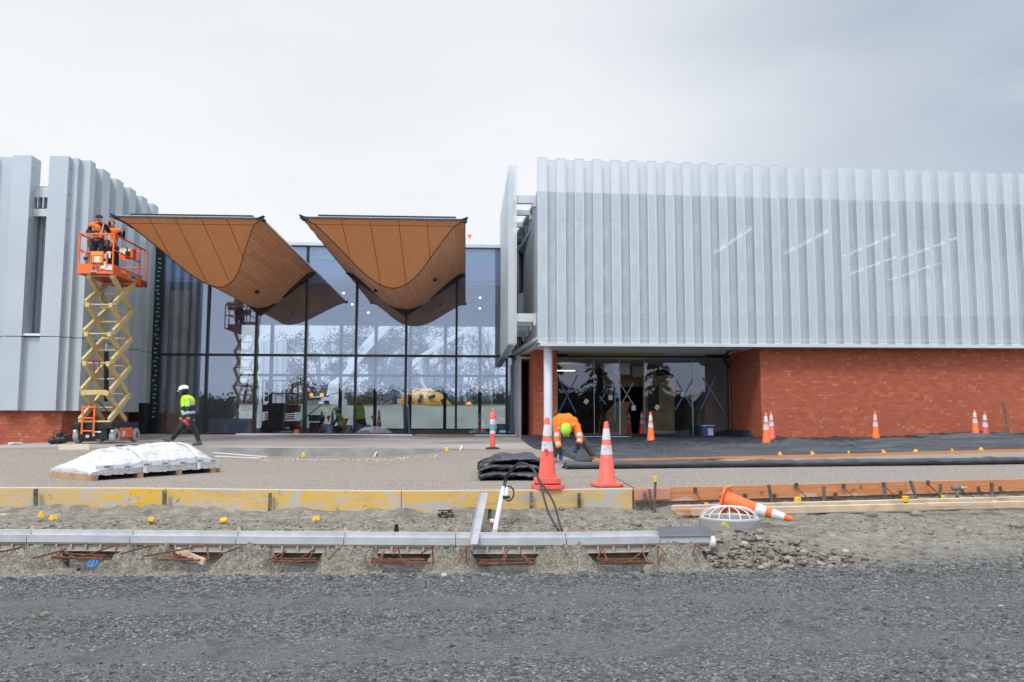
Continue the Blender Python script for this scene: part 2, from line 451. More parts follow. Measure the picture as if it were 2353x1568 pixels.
# ---- left wing cladding: corrugated sheets, plan polyline; each rib a panel part
def clad(pts,z0,z1,mat=M_panel,name='cladding_panel',th=.004):
    """pts: plan polyline; thin folded sheet with returned inner face"""
    mb=MB(); n=len(pts)
    rows=[[(x,y,z0) for x,y in pts],[(x,y,z1) for x,y in pts]]
    mb.grid(rows); return mb.build(name,mat,bld,solid=th)
SEAM=4.05
FY=26.65; RY=26.85
ribs=[(-14.34,-13.76),(-13.20,-12.62)]
x=-13.96
for k in range(1,6): ribs.insert(0,(-14.34-1.13*k,-13.76-1.13*k))
def seams(x0,x1,y,z): pass
for i,(a,b) in enumerate(ribs):
    for z0,z1 in ((ZB,SEAM-.012),(SEAM+.012,ZT)):
        prev=ribs[i-1][1] if i else a-.55
        if not(i==len(ribs)-1 and z0>3):   # recess sheet left of the rib (open slot left of the last one)
            clad([(prev,FY+.01),(prev,RY),(a,RY),(a,FY+.01)][1:3],z0,z1)
        clad([(a,RY+.15),(a,FY),(b,FY),(b,RY+(.4 if i==len(ribs)-2 and z0>3 else 0))],z0,z1)
for z0,z1 in ((ZB,SEAM-.012),(SEAM+.012,ZT)):
    clad([(-12.62,RY),(-12.41,RY),(-12.41,27.05),(-12.11,27.05),(-12.11,27.42),(-12.31,27.42)],z0,z1)
    y=27.42
    for k in range(5):
        clad([(-12.31,y),(-12.31,y+.55),(-12.11,y+.55),(-12.11,y+1.12),(-12.31,y+1.12)],z0+(.0 if k<4 else .35*(z0<3)),z1); y+=1.12
for xs_ in (-13.75,-12.61):
    for k in range(7): mb=MB(); mb.ell((xs_,26.80,4.4+k*.84),(.012,.018,.018),8,6); mb.build('fixing_screw',M_black,bld)
# wall body behind the cladding, seen in the slot
mb=MB()
for k in range(56):
    xx=-20+k*.13
    mb.bx(xx,xx+.09,27.42,27.46,4.1,8.5)
mb.bx(-20.2,-12.65,27.46,27.6,1.9,8.55); mb.bx(-12.7,-12.5,27.6,33.4,1.9,8.55)
mb.build('inner_wall',M_panel_in,bld)
mb=MB(); mb.bx(-20.2,-12.7,27.0,27.6,8.55,8.85); mb.bx(-20.2,-12.7,27.1,27.16,8.9,8.94)
mb.bx(-13.9,-12.95,26.95,27.0,7.92,8.16)
for k in range(4): mb.bx(-13.7+k*.17,-13.66+k*.17,27.0,27.4,8.2,8.55)
mb.build('slot_beam',M_whitemetal,bld,bevel=.005)
mb=MB(); mb.bx(-13.77,-13.19,26.72,27.4,4.08,4.15); mb.build('slot_sill',M_white,bld)
mb=MB(); mb.bx(-20.2,-12.72,27.6,46,8.4,8.55); mb.build('roof_slab',M_whitemetal,bld)
# brick base
mb=MB(); mb.bx(-22,-12.58,27.0,27.3,.2,1.9); mb.bx(-12.85,-12.58,27.3,32.99,.2,1.9); mb.build('brick_wall',M_brick,bld)
mb=MB(); mb.bx(-12.6,-12.0,32.2,33.02,.6,2.1); mb.bx(-12.3,-11.78,32.97,33.1,.8,8.3); mb.build('dark_corner_post',M_black,bld)
# green tape tabs on the black jamb
random.seed(3)
for k in range(36):
    z=1.6+k*.175+random.uniform(-.03,.03); xx=random.uniform(-12.0,-11.9); mb=MB()
    mb.box((xx,32.955,z),(.11,.006,.035),Matrix.Rotation(random.uniform(-.15,.3),3,'Y'))
    mb.build('tape_tab',M_green,bld)
# ---- glass hall: mullions and panes
GY=33.0; GZ0=.93; GTR=3.99; GZT=8.33
mx=[XA(p,GY) for p in (365,471,583.5,698.5,815,931,1047.5,1164,1200)]
mx[0]=-11.80
for i,xm in enumerate(mx):
    low_only=(i==7)
    mb=MB(); mb.bx(xm-.045,xm+.045,GY-.09,GY+.10,GZ0,(GTR if low_only else GZT-.02)); 
    mb.bx(xm-.028,xm+.028,GY+.1,GY+.32,GZ0,(GTR if low_only else GZT-.02)); mb.build('mullion',M_black,bld)
mb=MB(); mb.bx(mx[0],mx[-1],GY-.092,GY+.098,GTR-.045,GTR+.045); mb.bx(mx[0],mx[-1],GY+.105,GY+.24,GTR-.03,GTR+.03); mb.build('transom',M_black,bld)
mb=MB(); mb.bx(mx[0]-.1,mx[-1]+.1,GY-.10,GY+.12,GZ0-.16,GZ0+.045); mb.build('sill_frame',M_black,bld)
mb=MB(); mb.bx(mx[0]-.3,mx[-1]+.3,GY-.2,GY+.3,GZT-.02,GZT+.10); mb.build('parapet_trim',M_whitemetal,bld)
mb=MB(); mb.bx(mx[0]-.3,2.6,GY+.3,48.2,GZT-.2,GZT+.04); mb.build('hall_roof',M_dark,bld)
for i in range(len(mx)-1):
    a,b=mx[i]+.04,mx[i+1]-.04
    for z0,z1 in ((GZ0+.03,GTR-.03),(GTR+.03,GZT-.03)):
        if i==6 and z0>3: b=mx[8]-.04
        if i==7 and z0>3: continue
        mb=MB(); mb.bx(a,b,GY-.006,GY+.006,z0,z1); mb.build('glass_pane',M_glass,bld)
# green tape lines near the glass top
mb=MB()
for (p0,p1,yy) in ((1229,1344,591),(1897,2000,596)):
    a=PY(p0/1,yy,GY-.02) if False else None
for (p0,p1,yy) in ((705,770,592),(1055,1125,593)):
    a=PY(p0,yy,GY-.012); b=PY(p1,yy+2,GY-.012); mb.bar(a,b,.006,.03)
    for t in (.15,.5,.8): q=a.lerp(b,t); mb.box(q,(.05,.008,.12))
mb.build('tape_line',M_green,bld)
# back glass wall of the hall and its interior
BY=48.0
for k in range(9):
    xm=XA(540+k*80.3,BY)
    mb=MB(); mb.bx(xm-.09,xm+.09,BY-.1,BY+.1,.95,6.9); mb.build('rear_mullion',M_black,bld)
mb=MB(); mb.bx(-13,3,BY-.09,BY+.09,3.92,4.06); mb.bx(-13,3,BY-.12,BY+.12,.85,1.0); mb.build('rear_transom',M_black,bld)
mb=MB(); mb.bx(-13,3.0,BY-.006,BY+.006,1.0,6.85); mb.build('rear_glass',M_glass2,bld)
mb=MB(); mb.bx(-13,3,33.2,48.3,6.86,7.0); mb.bx(-13,3,47.9,48.3,6.86,8.1); mb.bx(-13,3,33.13,33.2,7.0,8.2); mb.build('hall_ceiling',M_int,bld)
mb=MB(); mb.bx(-12.9,-12.7,33.1,48,.9,7); mb.build('hall_side_wall',M_intw,bld)
mb=MB(); mb.bx(2.35,2.6,33.2,48,.9,8.1); mb.build('hall_side_wall',M_intw,bld)
mb=MB()
for k in range(7): mb.bx(-12.68,-12.64,33.6+k*.9,34.46+k*.9,.95,6.8)
mb.bx(-12.3,-11.9,34.0,35.6,.95,6.8)
mb.bx(-11.74,-11.12,33.75,33.85,.95,6.6); mb.bx(-11.12,-11.0,33.7,33.9,.95,6.6)
mb.build('plywood_lining',M_ply,bld)
# downlights
m,nt=newmat('lamp_glow'); e=nt.n.new('ShaderNodeEmission'); e.inputs[0].default_value=(1,.9,.75,1); e.inputs[1].default_value=5; fin(nt,e); M_lamp=m
m,nt=newmat('strip_lamp_glow'); e=nt.n.new('ShaderNodeEmission'); e.inputs[0].default_value=(1,.95,.85,1); e.inputs[1].default_value=2.2; fin(nt,e); M_strip=m
for px,py in ((945+0,0),):
    pass
k=0
for px,py in ((850,796),(858,808),(806,792),(807,800),(812,843),(826,849),(833,842),(1056,812),(1055,826)):
    p=PZ(px,py*0+760,6.8)
for (x_,y_) in ((-5.2,35.5),(-5.3,39),(-4.9,42),(.6,36.5),(.65,40),(-9.5,38),(-3.4,42.5)):
    mb=MB(); mb.cyl((x_,y_,6.86),(x_,y_,6.80),.045,n=12); mb.build('downlight',M_lamp,bld)
# ---- canopies
PROF=[(1.0,0.0),(.872,.079),(.6,.444),(.452,.67),(.30,.83),(.167,.93),(.08,.98),(0,1.0)]
def canopy(xc,hw,yf,yr,label):
    zt,zb=7.30,5.80; dep=3.3
    half=[]
    # smooth the rounded bottom with extra points
    P=[(1.0,0.0),(.872,.079),(.74,.25),(.6,.444),(.52,.565),(.452,.665),(.38,.76),(.30,.845),(.22,.915),(.14,.962),(.07,.99),(0,1.0)]
    prof=[(-a,b) for a,b in P]+[(a,b) for a,b in P[::-1][1:]]
    pts=[(xc+a*hw,zt-(zt-zb)*b,b) for a,b in prof]
    arc=[0]
    for p,q in zip(pts,pts[1:]): arc.append(arc[-1]+math.hypot(q[0]-p[0],q[1]-p[1]))
    c=bpy.data.objects.new('canopy',None)
    # underside planks: front edge follows the sloping face
    def und(y0f,y1f,name,mat):
        rows=[];uvs=[]
        for t in np.linspace(0,1,8):
            r=[];u=[]
            for (x_,z_,b),s_ in zip(pts,arc):
                y=lerp(y0f(b),y1f(b),t); r.append((x_,y,z_)); u.append((s_,y))
            rows.append(r); uvs.append(u)
        mb=MB(); mb.grid(rows,uvs); return mb
    M={}
    root=MB()
    # body shell (closed): front face + rear face + top as timber/metal
    front=MB(); 
    cols=[]
    loop=[(x_,yf+dep*b,z_) for x_,z_,b in pts]
    # front face subdivided in strips so it stays planar (fan from profile)
    n=len(loop)
    top=[(p[0],yf,zt) for p in loop]
    for i in range(n-1):
        a,b_,c_,d=top[i],top[i+1],loop[i+1],loop[i]
        if Vector(a).dist(d) if False else (Vector(a)-Vector(d)).length<1e-6: front.add([a,b_,c_],[(0,2,1)]) if (Vector(b_)-Vector(c_)).length>1e-6 else None
        elif (Vector(b_)-Vector(c_)).length<1e-6: front.add([a,b_,d],[(0,2,1)])
        else: front.add([a,b_,c_,d],[(0,3,2,1)])
    f=front.build('canopy',M_wood,bld)
    f['label']=label
    u1=und(lambda b:yf+dep*b,lambda b:yr-dep*b,'x',None); us=u1.build('plank_soffit',M_plank,f)
    # seams on the front face
    mb=MB(); nv=Vector((0,-(zt-zb),-dep)).normalized()*.004
    nv=Vector((0,-.42,-.907))*.004
    def onface(x_,b): return Vector((x_,yf+dep*b,zt-(zt-zb)*b))+nv
    xs=[xc-hw*.535+ k*hw*.355 for k in range(4)]
    def bmax(x_):
        a=abs(x_-xc)/hw
        for (a0,b0),(a1,b1) in zip(P,P[1:]):
            if a1<=a<=a0: return lerp(b0,b1,(a0-a)/(a0-a1))
        return 1
    for x_ in xs: mb.bar(onface(x_,0),onface(x_+.03,bmax(x_)),.012,.004,up=nv)
    mb.bar(onface(xc-hw*.872,.079),onface(xc+hw*.872,.079),.010,.004,up=nv)
    mb.build('panel_joint',M_seam,f)
    mb=MB(); edge=[Vector(p)+Vector((0,-.006,-.012)) for p in loop]
    mb.tube(edge,.011,6); mb.build('edge_bead',M_seam,f)
    # far face
    rear=MB(); lp=[(x_,yr-dep*b,z_) for x_,z_,b in pts]; 
    for i in range(n-1):
        a=(lp[i][0],yr,zt); b_=(lp[i+1][0],yr,zt); rear.add([a,b_,lp[i+1],lp[i]],[(0,1,2,3)])
    rear.build('rear_face',M_wood,f)
    # top: dark membrane and light flashing
    mb=MB(); mb.bx(xc-hw-.03,xc+hw+.03,yf-.03,yr+.03,zt,zt+.05); mb.build('flashing',M_whitemetal,f)
    mb=MB(); mb.bx(xc-hw-.07,xc+hw+.07,yf-.06,yf+.30,zt-.012,zt+.022)
    random.seed(int(xc*10)%97)
    fr=[[(xc-hw-.08+2*(hw+.08)*k/40,yf-.07-.03*random.random()*q,zt+.008-q*(.035+.03*random.random())) for k in range(41)] for q in (0,1)]
    mb.grid(fr); mb.build('membrane_edge',M_dark,f,solid=.012)
    for sx in (-1,1):
        mb=MB(); mb.bar((xc+sx*(hw-.15),yf-.02,zt-.02),(xc+sx*(hw+.10),yf-.06,zt+.07),.12,.03); mb.build('corner_flap',M_dark,f)
        mb=MB(); mb.grid([[(xc+sx*(hw+.012+.015*q*random.random()),yf+(yr-yf)*k/60,zt+.03-q*(.03+.03*random.random())) for k in range(61)] for q in (0,1)]); mb.build('membrane_edge',M_dark,f,solid=.012)
    mb=MB(); mb.bx(xc-hw+.42,xc+hw-.25,yf+.01,yr-.4,zt+.05,zt+.115); mb.build('roof_upstand',M_dark,f,bevel=.01)
    # black V-shaped closure plate where the canopy passes through the glass line
    mb=MB(); mb.prism([(xc-hw-.02,GY-.2,zt-.06),(xc,GY-.2,zb-.27),(xc+hw+.02,GY-.2,zt-.06)],(0,.34,0)); mb.build('black_closure',M_dark,f)
    # small spotlight below
    for dxx in (.31,) if xc<-5 else (-.35,.55):
        a=abs(dxx); b=bmax(xc+dxx*hw); p=Vector((xc+dxx*hw,yf+5.6,zt-(zt-zb)*b-.04))
        mb=MB(); mb.cyl(p+Vector((0,.09,.01)),p-Vector((0,.09,.02)),.07,n=12); mb.build('spotlight',M_black,f)
    return f
canopy(-8.055,2.085,24.3,40.0,'left timber canopy above the lift')
canopy(-2.40,2.33,24.1,40.0,'right timber canopy')
# ---- right wing
A=Vector((XA(1237,25.9),25.9,0)); Bq=Vector((18.6,27.0,0)); e1=(Bq-A).normalized(); e2=Vector((e1.y,-e1.x,0)) # e2 points to the camera
if e2.y>0: e2=-e2
SL=.008
def W(s,o,z): p=A+e1*s+e2*o; return Vector((p.x,p.y,z+SL*s))
NP=34; PIT=.594
for k in range(NP):
    s0=k*PIT; mb=MB()
    seg=[((s0,-.2),(s0,0),.2),((s0,0),(s0+.29,0),.29),((s0+.29,0),(s0+.29,-.2),.2),((s0+.29,-.2),(s0+PIT,-.2),.304)]
    for (a,b,L) in seg:
        u0=(.292-L)/2; vo=100 if L==.304 else 0
        z0,z1=3.9,9.80
        p=[W(a[0],a[1],z0),W(b[0],b[1],z0),W(b[0],b[1],z1),W(a[0],a[1],z1)]
        mb.quad(*p,uv=((u0,z0+vo),(u0+L,z0+vo),(u0+L,z1+vo),(u0,z1+vo)))
    mb.mi=1
    for z in (9.80,3.9): mb.bar(W(s0,-.005,z),W(s0+.29,-.005,z),.02,.018); mb.bar(W(s0+.29,-.205,z),W(s0+PIT,-.205,z),.02,.018)
    for z in range(7): mb.ell(W(s0-.005,-.17,4.3+z*.86),(.014,.014,.014),6,4)
    mb.build('perforated_panel',[M_perf,M_whitemetal],bld)
Ltot=NP*PIT
mb=MB()
for z in (4.8,8.7): mb.bar(W(0,-.32,z),W(Ltot,-.32,z),.08,.16)
mb.build('support_rail',M_panel_in,bld)
mb=MB(); mb.bar(W(.05,-.12,3.83),W(Ltot,-.12,3.83),.5,.10); mb.build('soffit_edge',M_whitemetal,bld)
# upper storey behind the screen
mb=MB(); mb.add([W(.1,-.75,8.0),W(Ltot,-.75,8.0),W(Ltot,-.75,8.83),W(.1,-.75,8.83)],[(0,1,2,3)]); mb.add([W(.1,-.75,3.95),W(Ltot,-.75,3.95),W(Ltot,-.75,4.75),W(.1,-.75,4.75)],[(0,1,2,3)])
mb.build('upper_fascia',M_panel_in,bld,solid=.06)
mb=MB(); mb.add([W(.1,-.8,4.75),W(Ltot,-.8,4.75),W(Ltot,-.8,8.0),W(.1,-.8,8.0)],[(0,1,2,3)]); mb.build('upper_glazing',M_glassd,bld,solid=.01)
mb=MB()
def slabp(s0,s1,o0,o1,z0,z1): mb.prism([W(s0,o0,z0),W(s1,o0,z0),W(s1,o1,z0),W(s0,o1,z0)],(0,0,z1-z0))
slabp(.1,Ltot,-.7,-14,8.68,8.8); slabp(.1,Ltot,-.85,-14,4.0,4.2); slabp(.1,Ltot,-14,-14.2,4.2,8.7); mb.build('upper_storey_shell',M_intw,bld)
mb=MB(); slabp(.2,Ltot,-.86,-14,8.1,8.2); mb.build('upper_ceiling',M_int,bld)
for (px,py,px2,py2) in ((1640,585,1728,526),(1800,588,1908,530),(1948,587,2062,538),(1973,632,2058,592),(2098,636,2160,606),(2090,590,2200,548)):
    # strip lights run parallel to the hall axis on the ceiling
    for q in range(1):
        a=PZ(px2,py2,8.05); a=Vector((a.x,max(a.y,27.9),8.05)); L=4.2
        xl=XA(px2,27.9)*1.0
        mb=MB(); mb.bx(a.x-.06,a.x+.06,a.y,a.y+L,8.05,8.1); mb.build('strip_light',M_strip,bld)
# wing side wall (faces the glass hall)
mb=MB(); sx=A.x+.02
nb=34
for k in range(nb):
    yy=26.15+k*.2; mb.bx(sx-.02,sx+.02,yy,yy+.185,3.9,8.8)
mb.bx(sx,sx+.1,26.15,33.0,3.9,8.78); mb.build('side_cladding',M_panel_in,bld)
# return screen standing off the side wall, with its struts
sxr=XA(1187,26.7); 
mb=MB()
x0_,x1_=XA(1167.5,26.7),sxr
y=26.7
def pq(a,b,L,z0=3.93,z1=9.80):
    u0=(.292-L)/2; mb.quad((a[0],a[1],z0),(b[0],b[1],z0),(b[0],b[1],z1),(a[0],a[1],z1),uv=((u0,z0),(u0+L,z0),(u0+L,z1),(u0,z1)))
pq((x0_,y),(x1_,y),x1_-x0_); mb.build('perforated_panel',M_perf,bld)
k=0
while y<33.6:
    mb=MB()
    pq((x0_,y+.3),(x0_,y),.29); pq((x0_+.2,y+.3),(x0_,y+.3),.2); pq((x0_+.2,y+.594),(x0_+.2,y+.3),.29); pq((x0_,y+.594),(x0_+.2,y+.594),.2)
    mb.build('perforated_panel',M_perf,bld); y+=.594
mb=MB(); 
for yy in np.arange(26.75,33.4,.3): mb.bx(x0_+.01,x1_-.01,yy,yy+.13,3.90,3.925)
mb.bx(x0_+.005,x0_+.03,26.72,33.4,3.9,3.96); mb.build('screen_foot_trim',M_whitemetal,bld)
for z in (8.68,4.78):
    mb=MB()
    for yy in (26.85,28.6,30.4,32.2):
        mb.bar((x1_-.02,yy,z),(sx,yy,z),.16,.27 if yy<27 else .18)
        mb.bx(sx-.1,sx-.02,yy-.11,yy+.11,z-.25,z+.12)
    mb.bar((x1_-.06,26.8,z-.1),(x1_-.06,33,z-.1),.1,.12)
    mb.build('screen_strut',M_whitemetal,bld,bevel=.006)
# downpipe and black jamb next to the brick pier
for px,w_ in ((1191,.075),):
    xp=XA(px,32.6); mb=MB(); mb.cyl((xp,32.6,G(xp,32.6)),(xp,32.6,8.1),w_,n=16)
    for z in (2.0,3.2,4.4,6.0): mb.cyl((xp,32.6,z),(xp,32.6,z+.05),w_+.012,n=16)
    mb.build('downpipe',M_steel,bld,smooth=True)
mb=MB(); mb.bx(XA(1197,33),2.45,32.9,33.2,.8,8.1); mb.bx(2.3,2.5,32.7,33,.8,3.9); mb.build('dark_corner_post',M_black,bld)
mb=MB(); mb.prism([(XA(1190,30),30,6.0),(XA(1190,30),30,5.2),(XA(1203,30),30,5.2),(XA(1203,30),30,6.12)],(0,.4,0)); mb.build('vent_box',M_panel_in,bld)
# round column
pc=PY(1259.5,790,26.45); xc_=pc.x
mb=MB(); mb.cyl((xc_,26.5,.7),(xc_,26.5,3.86),.138,n=32); mb.build('column',M_white,bld,smooth=True)
# brick pier
xa=XA(1226,28.5); xb=XA(1280,28.5)
mb=MB(); mb.bx(xa,xb,28.5,30.1,.5,3.9); mb.prism([(xa,30.1,.5),(xb,30.1,.5),(xb,32.9,.5),(xa,32.9,.5)],(0,0,3.4)); mb.build('brick_wall',M_brick,bld)
# right brick wall: front and return
Cs=(Vector((XA(1745,27),27,0))-A).dot(e1)
C=W(Cs,-.42,0); EY=30.0
mb=MB()
zt_=4.1
p0=W(Cs,-.42,0); p1=W(Ltot+3,-.42,0)
mb.add([(p0.x,p0.y,.4),(p1.x,p1.y,.4),(p1.x,p1.y,4.15),(p0.x,p0.y,3.98)],[(0,1,2,3)])
mb.add([(p0.x,EY+.4,.4),(p0.x,p0.y,.4),(p0.x,p0.y,3.98),(p0.x,EY+.4,3.98)],[(0,1,2,3)])
mb.build('brick_wall',M_brick,bld)
# soffit: ribbed slats over the entry
mb=MB(); slabp(.0,Ltot,-.30,-7.2,4.02,4.1); mb.build('soffit_deck',M_white,bld)
mb=MB(); o=-.38
while o>-6.6:
    a=W(.08,o,3.90); b=W(Cs+.1,o,3.90); a.z=b.z=3.90; mb.bar(a,b,.11,.035,up=(0,0,1)); o-=.19
mb.build('soffit_slats',M_white,bld)
mb=MB(); mb.bar(W(3.2,-1.0,3.885),W(5.4,-1.0,3.885),.10,.012); mb.bar(W(7.2,-.6,3.9),W(8.6,-.6,3.9),.10,.012); mb.build('soffit_batten',pm('yellow_batten',(.55,.38,.10),.6),bld)
mb=MB(); q=W(Cs-.25,-2.4,3.8); mb.tube([W(Cs-.1,-1.7,3.85),W(Cs-.45,-1.9,3.84),W(Cs-.55,-2.2,3.6),W(Cs-.06,-3.0,3.3)],.05,8); mb.tube([W(Cs-.02,-2.9,3.6),W(Cs-.02,-2.9,.9)],.02,8); mb.build('black_pipe',M_black,bld)
# entry glass
EZ0,EZT=.93,3.76
ex=[XA(p,EY) for p in (1280,1366,1484,1592,1674)]
mb=MB(); mb.bx(ex[0],C.x,EY-.05,EY+.12,EZT,EZT+.10); mb.build('entry_head',M_black,bld)
mb=MB(); mb.bx(ex[0],C.x,EY-.05,EY+.05,EZ0-.1,EZ0+.03); mb.build('entry_threshold',M_rail,bld)
mb=MB(); mb.bx(ex[0],C.x,EY-.3,EY+.3,3.86,4.0); mb.bx(ex[2]-1.5,C.x-1,EY-.32,EY-.30,3.80,3.86); mb.build('entry_bulkhead',M_int,bld)
mb=MB(); a=PY(1420,815,EY-.33); mb.bx(a.x-1.8,a.x+1.6,EY-.36,EY-.33,3.79,3.86); mb.build('membrane_strip',pm('yellow_green_membrane',(.33,.34,.06),.6),bld)
for i,(a,b) in enumerate(((ex[0],ex[1]),(ex[1],XA(1425,EY)),(XA(1425,EY),ex[2]-.9),(ex[2]-.05,ex[3]),(ex[3],C.x-.02))):
    yo=EY+(.0 if i in (0,3,4) else .09)
    mb=MB(); mb.bx(a+.006,b-.006,yo-.006,yo+.006,EZ0+.03,EZT); 
    g=mb.build('entry_glass_panel',M_glass2 if False else M_glass2,bld)
    mb=MB(); mb.bx(a+.004,a+.016,yo-.012,yo+.012,EZ0+.03,EZT-.01); mb.bx(b-.016,b-.004,yo-.012,yo+.012,EZ0+.03,EZT-.01); mb.build('glass_edge',M_rail,g)
# blue tape crosses on the entry glass
M_blue=pm('blue_masking_tape',(.10,.25,.50),.6,0,.08); M_pink=pm('faded_pink_tape',(.42,.34,.36),.6,0,.08)
def strip(p,q,Y,w_,mat,name='tape_strip'):
    a=PY(*p,Y);b=PY(*q,Y); mb=MB(); mb.bar(a,b,.003,w_,up=(b-a).cross(Vector((0,1,0)))); mb.build(name,mat,bld)
for p,q in (((1285,873),(1323,948)),((1327,862),(1283,950)),((1554,874),(1595,944)),((1592,872),(1552,942)),((1614,867),(1661,941)),((1646,863),(1611,940)),
            ((1413,888),(1413,968))): strip(p,q,EY-.012,.045,M_blue)
for p,q in (((1421,876),(1458,934)),((1455,880),(1422,940))): strip(p,q,EY+.075,.04,M_pink)
for p,q in (((1377,910),(1393,930)),((1378,922),(1390,905))): strip(p,q,EY+.078,.04,M_blue)
M_lab=pm('paper_label',(.72,.72,.70),.8)
for px,py,r_ in ((1347,923,.5),(1403,914,0),(1456,938,0),(1510,936,.6),(1569,906,.1)):
    p=PY(px,py,EY-.012); mb=MB(); mb.box(p,(.15,.004,.17),Matrix.Rotation(r_,3,'Y')); mb.build('paper_label',M_lab,bld)
# entry interior
mb=MB(); mb.bx(1.9,C.x+1,EY+.1,37,3.70,3.76); mb.bx(1.9,2.0,30.2,37,.9,3.8); mb.bx(C.x,C.x+.1,30.35,37,.9,3.8); mb.build('entry_ceiling',M_intw,bld)
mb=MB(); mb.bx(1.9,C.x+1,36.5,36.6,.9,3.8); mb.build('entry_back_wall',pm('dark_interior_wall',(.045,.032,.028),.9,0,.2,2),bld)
mb=MB(); mb.bx(XA(1478,34),XA(1478,34)+1.3,34.0,34.1,.95,3.3); mb.bx(XA(1385,35),XA(1385,35)+2.3,35.0,35.1,2.9,3.6); mb.build('entry_ply_wall',M_ply,bld)
mb=MB(); mb.bx(XA(1490,33.9),XA(1490,33.9)+.45,33.92,33.97,1.9,2.9); mb.build('opening_shade_panel',M_black,bld)  # black panel stands in for the shade inside an opening
for px,Y in ((1431,32.0),(1471,33.5)):
    p=PZ(px,821,3.6); xx=XA(px,Y); mb=MB(); mb.bx(xx-.3,xx+.3,Y,Y+.4,3.25,3.68); mb.build('ceiling_box',M_white,bld,bevel=.01)
mb=MB(); xx=XA(1404,32.5); mb.lathe([(.10,0),(.17,-.06),(.24,-.2)],(xx,32.5,3.45),16); mb.cyl((xx,32.5,3.45),(xx,32.5,3.7),.01); mb.build('pendant_lamp',M_black,bld)
mb=MB(); xx=XA(1375,32.4); mb.bx(xx-1.6,xx-.9,32.4,32.5,3.4,3.42); mb.build('interior_light',M_lamp,bld)
# interior floor + steps
mb=MB(); mb.bx(-13,2.6,33.06,49,.72,.93); mb.bx(2.0,C.x+1,30.06,37,.72,.93); struct(mb.build('interior_floor',M_conc))
# ================================================================== ground sheets
def sheet(name,mat,xs,ys,fz,kind='structure',flip=False):
    mb=MB(); mb.grid([[(x_,y_,fz(x_,y_)) for x_ in xs] for y_ in ys],flip=flip); o=mb.build(name,mat,smooth='all'); o['kind']=kind; return o
# arcs in front: board and drain channel
BOARD=[PZ(px,py,ZP) for px,py in ((-700,1119),(-200,1120),(0,1121),(300,1122),(620,1126),(930,1129),(1200,1127),(1455,1123.5),(1900,1112.5),(2353,1102),(2900,1086),(3400,1070))]
def yb(x): return interp(x,[(p.x,p.y) for p in BOARD])
CH=[PZ(px,py,.30) for px,py in ((-700,1212),(0,1217),(400,1220),(1000,1224.5),(1300,1224),(1630,1218.5))]
def yc(x): return interp(x,[(p.x,p.y) for p in CH])
xs=np.linspace(-16,26,120)
ys=[0,.02,.05,.1,.2,.35,.5,.62,.72,.8,.86,.92,.97,.9995]
mb=MB(); mb.grid([[(x_,lerp(yb(x_)+.045,21.9,t),Pz(x_,lerp(yb(x_)+.045,21.9,t))) for x_ in xs] for t in ys])
mb.grid([[(x_,yb(x_)+.045,ZP-.5) for x_ in xs],[(x_,yb(x_)+.045,Pz(x_,yb(x_)+.045)) for x_ in xs]])
struct(mb.build('plaza_paving',M_agg,smooth='all'))
# upper slab with its exposed step face
mb=MB(); xs2=np.linspace(-16,26,90); ys2=[21.88,22.5,23.2,24,25,26,27,28,29,30,31,32,33.4]
mb.grid([[(x_,y_,Tz(x_,y_)) for x_ in xs2] for y_ in ys2]); 
up=mb.build('concrete_slab',M_slab,smooth='all'); struct(up)
mb=MB(); xs3=np.linspace(-7.4,.5,50); mb.grid([[(x_,21.86,Tz(x_,21.88)-.3) for x_ in xs3],[(x_,21.855,Tz(x_,21.88)+.004) for x_ in xs3],[(x_,22.0,Tz(x_,22.0)+.004) for x_ in xs3]])
struct(mb.build('slab_edge',M_conc))
# ================================================================== near ground
XE0,XE1=XA(1600,9.0),XA(1690,9.0)
def Hlow(x,y):
    c=yc(min(x,XE1)); b=yb(x)
    rough=.012*nz(x*3,y*3)+.006*nz(x*11,y*11)
    # channel side
    if y<c-.75: zl=.0
    elif y<c-.16: zl=-.10*sstep(c-.75,c-.45,y)
    elif y<c+.02: zl=-.04
    else: zl=lerp(.20,.255,sstep(c+.02,b,y))+.03*nz(x*1.3,y*2.5,3)
    k=sstep(XE0-.1,XE1+.15,x)
    ring=.075*math.exp(-((x-2.55)/.75)**2-((y-9.55)/.42)**2)+.12*math.exp(-((x-3.15)/.5)**2-((y-9.45)/.35)**2)
    # right side: rising dirt
    zr=lerp(0,.27,sstep(8.35+.25*nz(x*.5,0),10.9,y))+.02*nz(x*.9,y*1.3,5)
    # shallow hole just beyond the channel end
    hx,hy=XA(1730,8.9),8.95
    zr-=.10*math.exp(-(((x-hx)/.42)**2+((y-hy)/.32)**2))
    zr+=ring
    bank=.10*math.exp(-((y-(b-.12))/.14)**2)*(.7+.5*nz(x*2.2,1.5))
    z=lerp(zl,zr,k)+bank*(1 if y<b+.1 else 0)
    if y>8.1: z+=rough*1.6
    else: z+=rough*.9+.018*nz(x*.22,y*1.7,12)-.018*math.exp(-((y-5.75-.05*nz(x*.4,1))/.16)**2)-.014*math.exp(-((y-7.1-.06*nz(x*.4,7))/.18)**2)
    return z
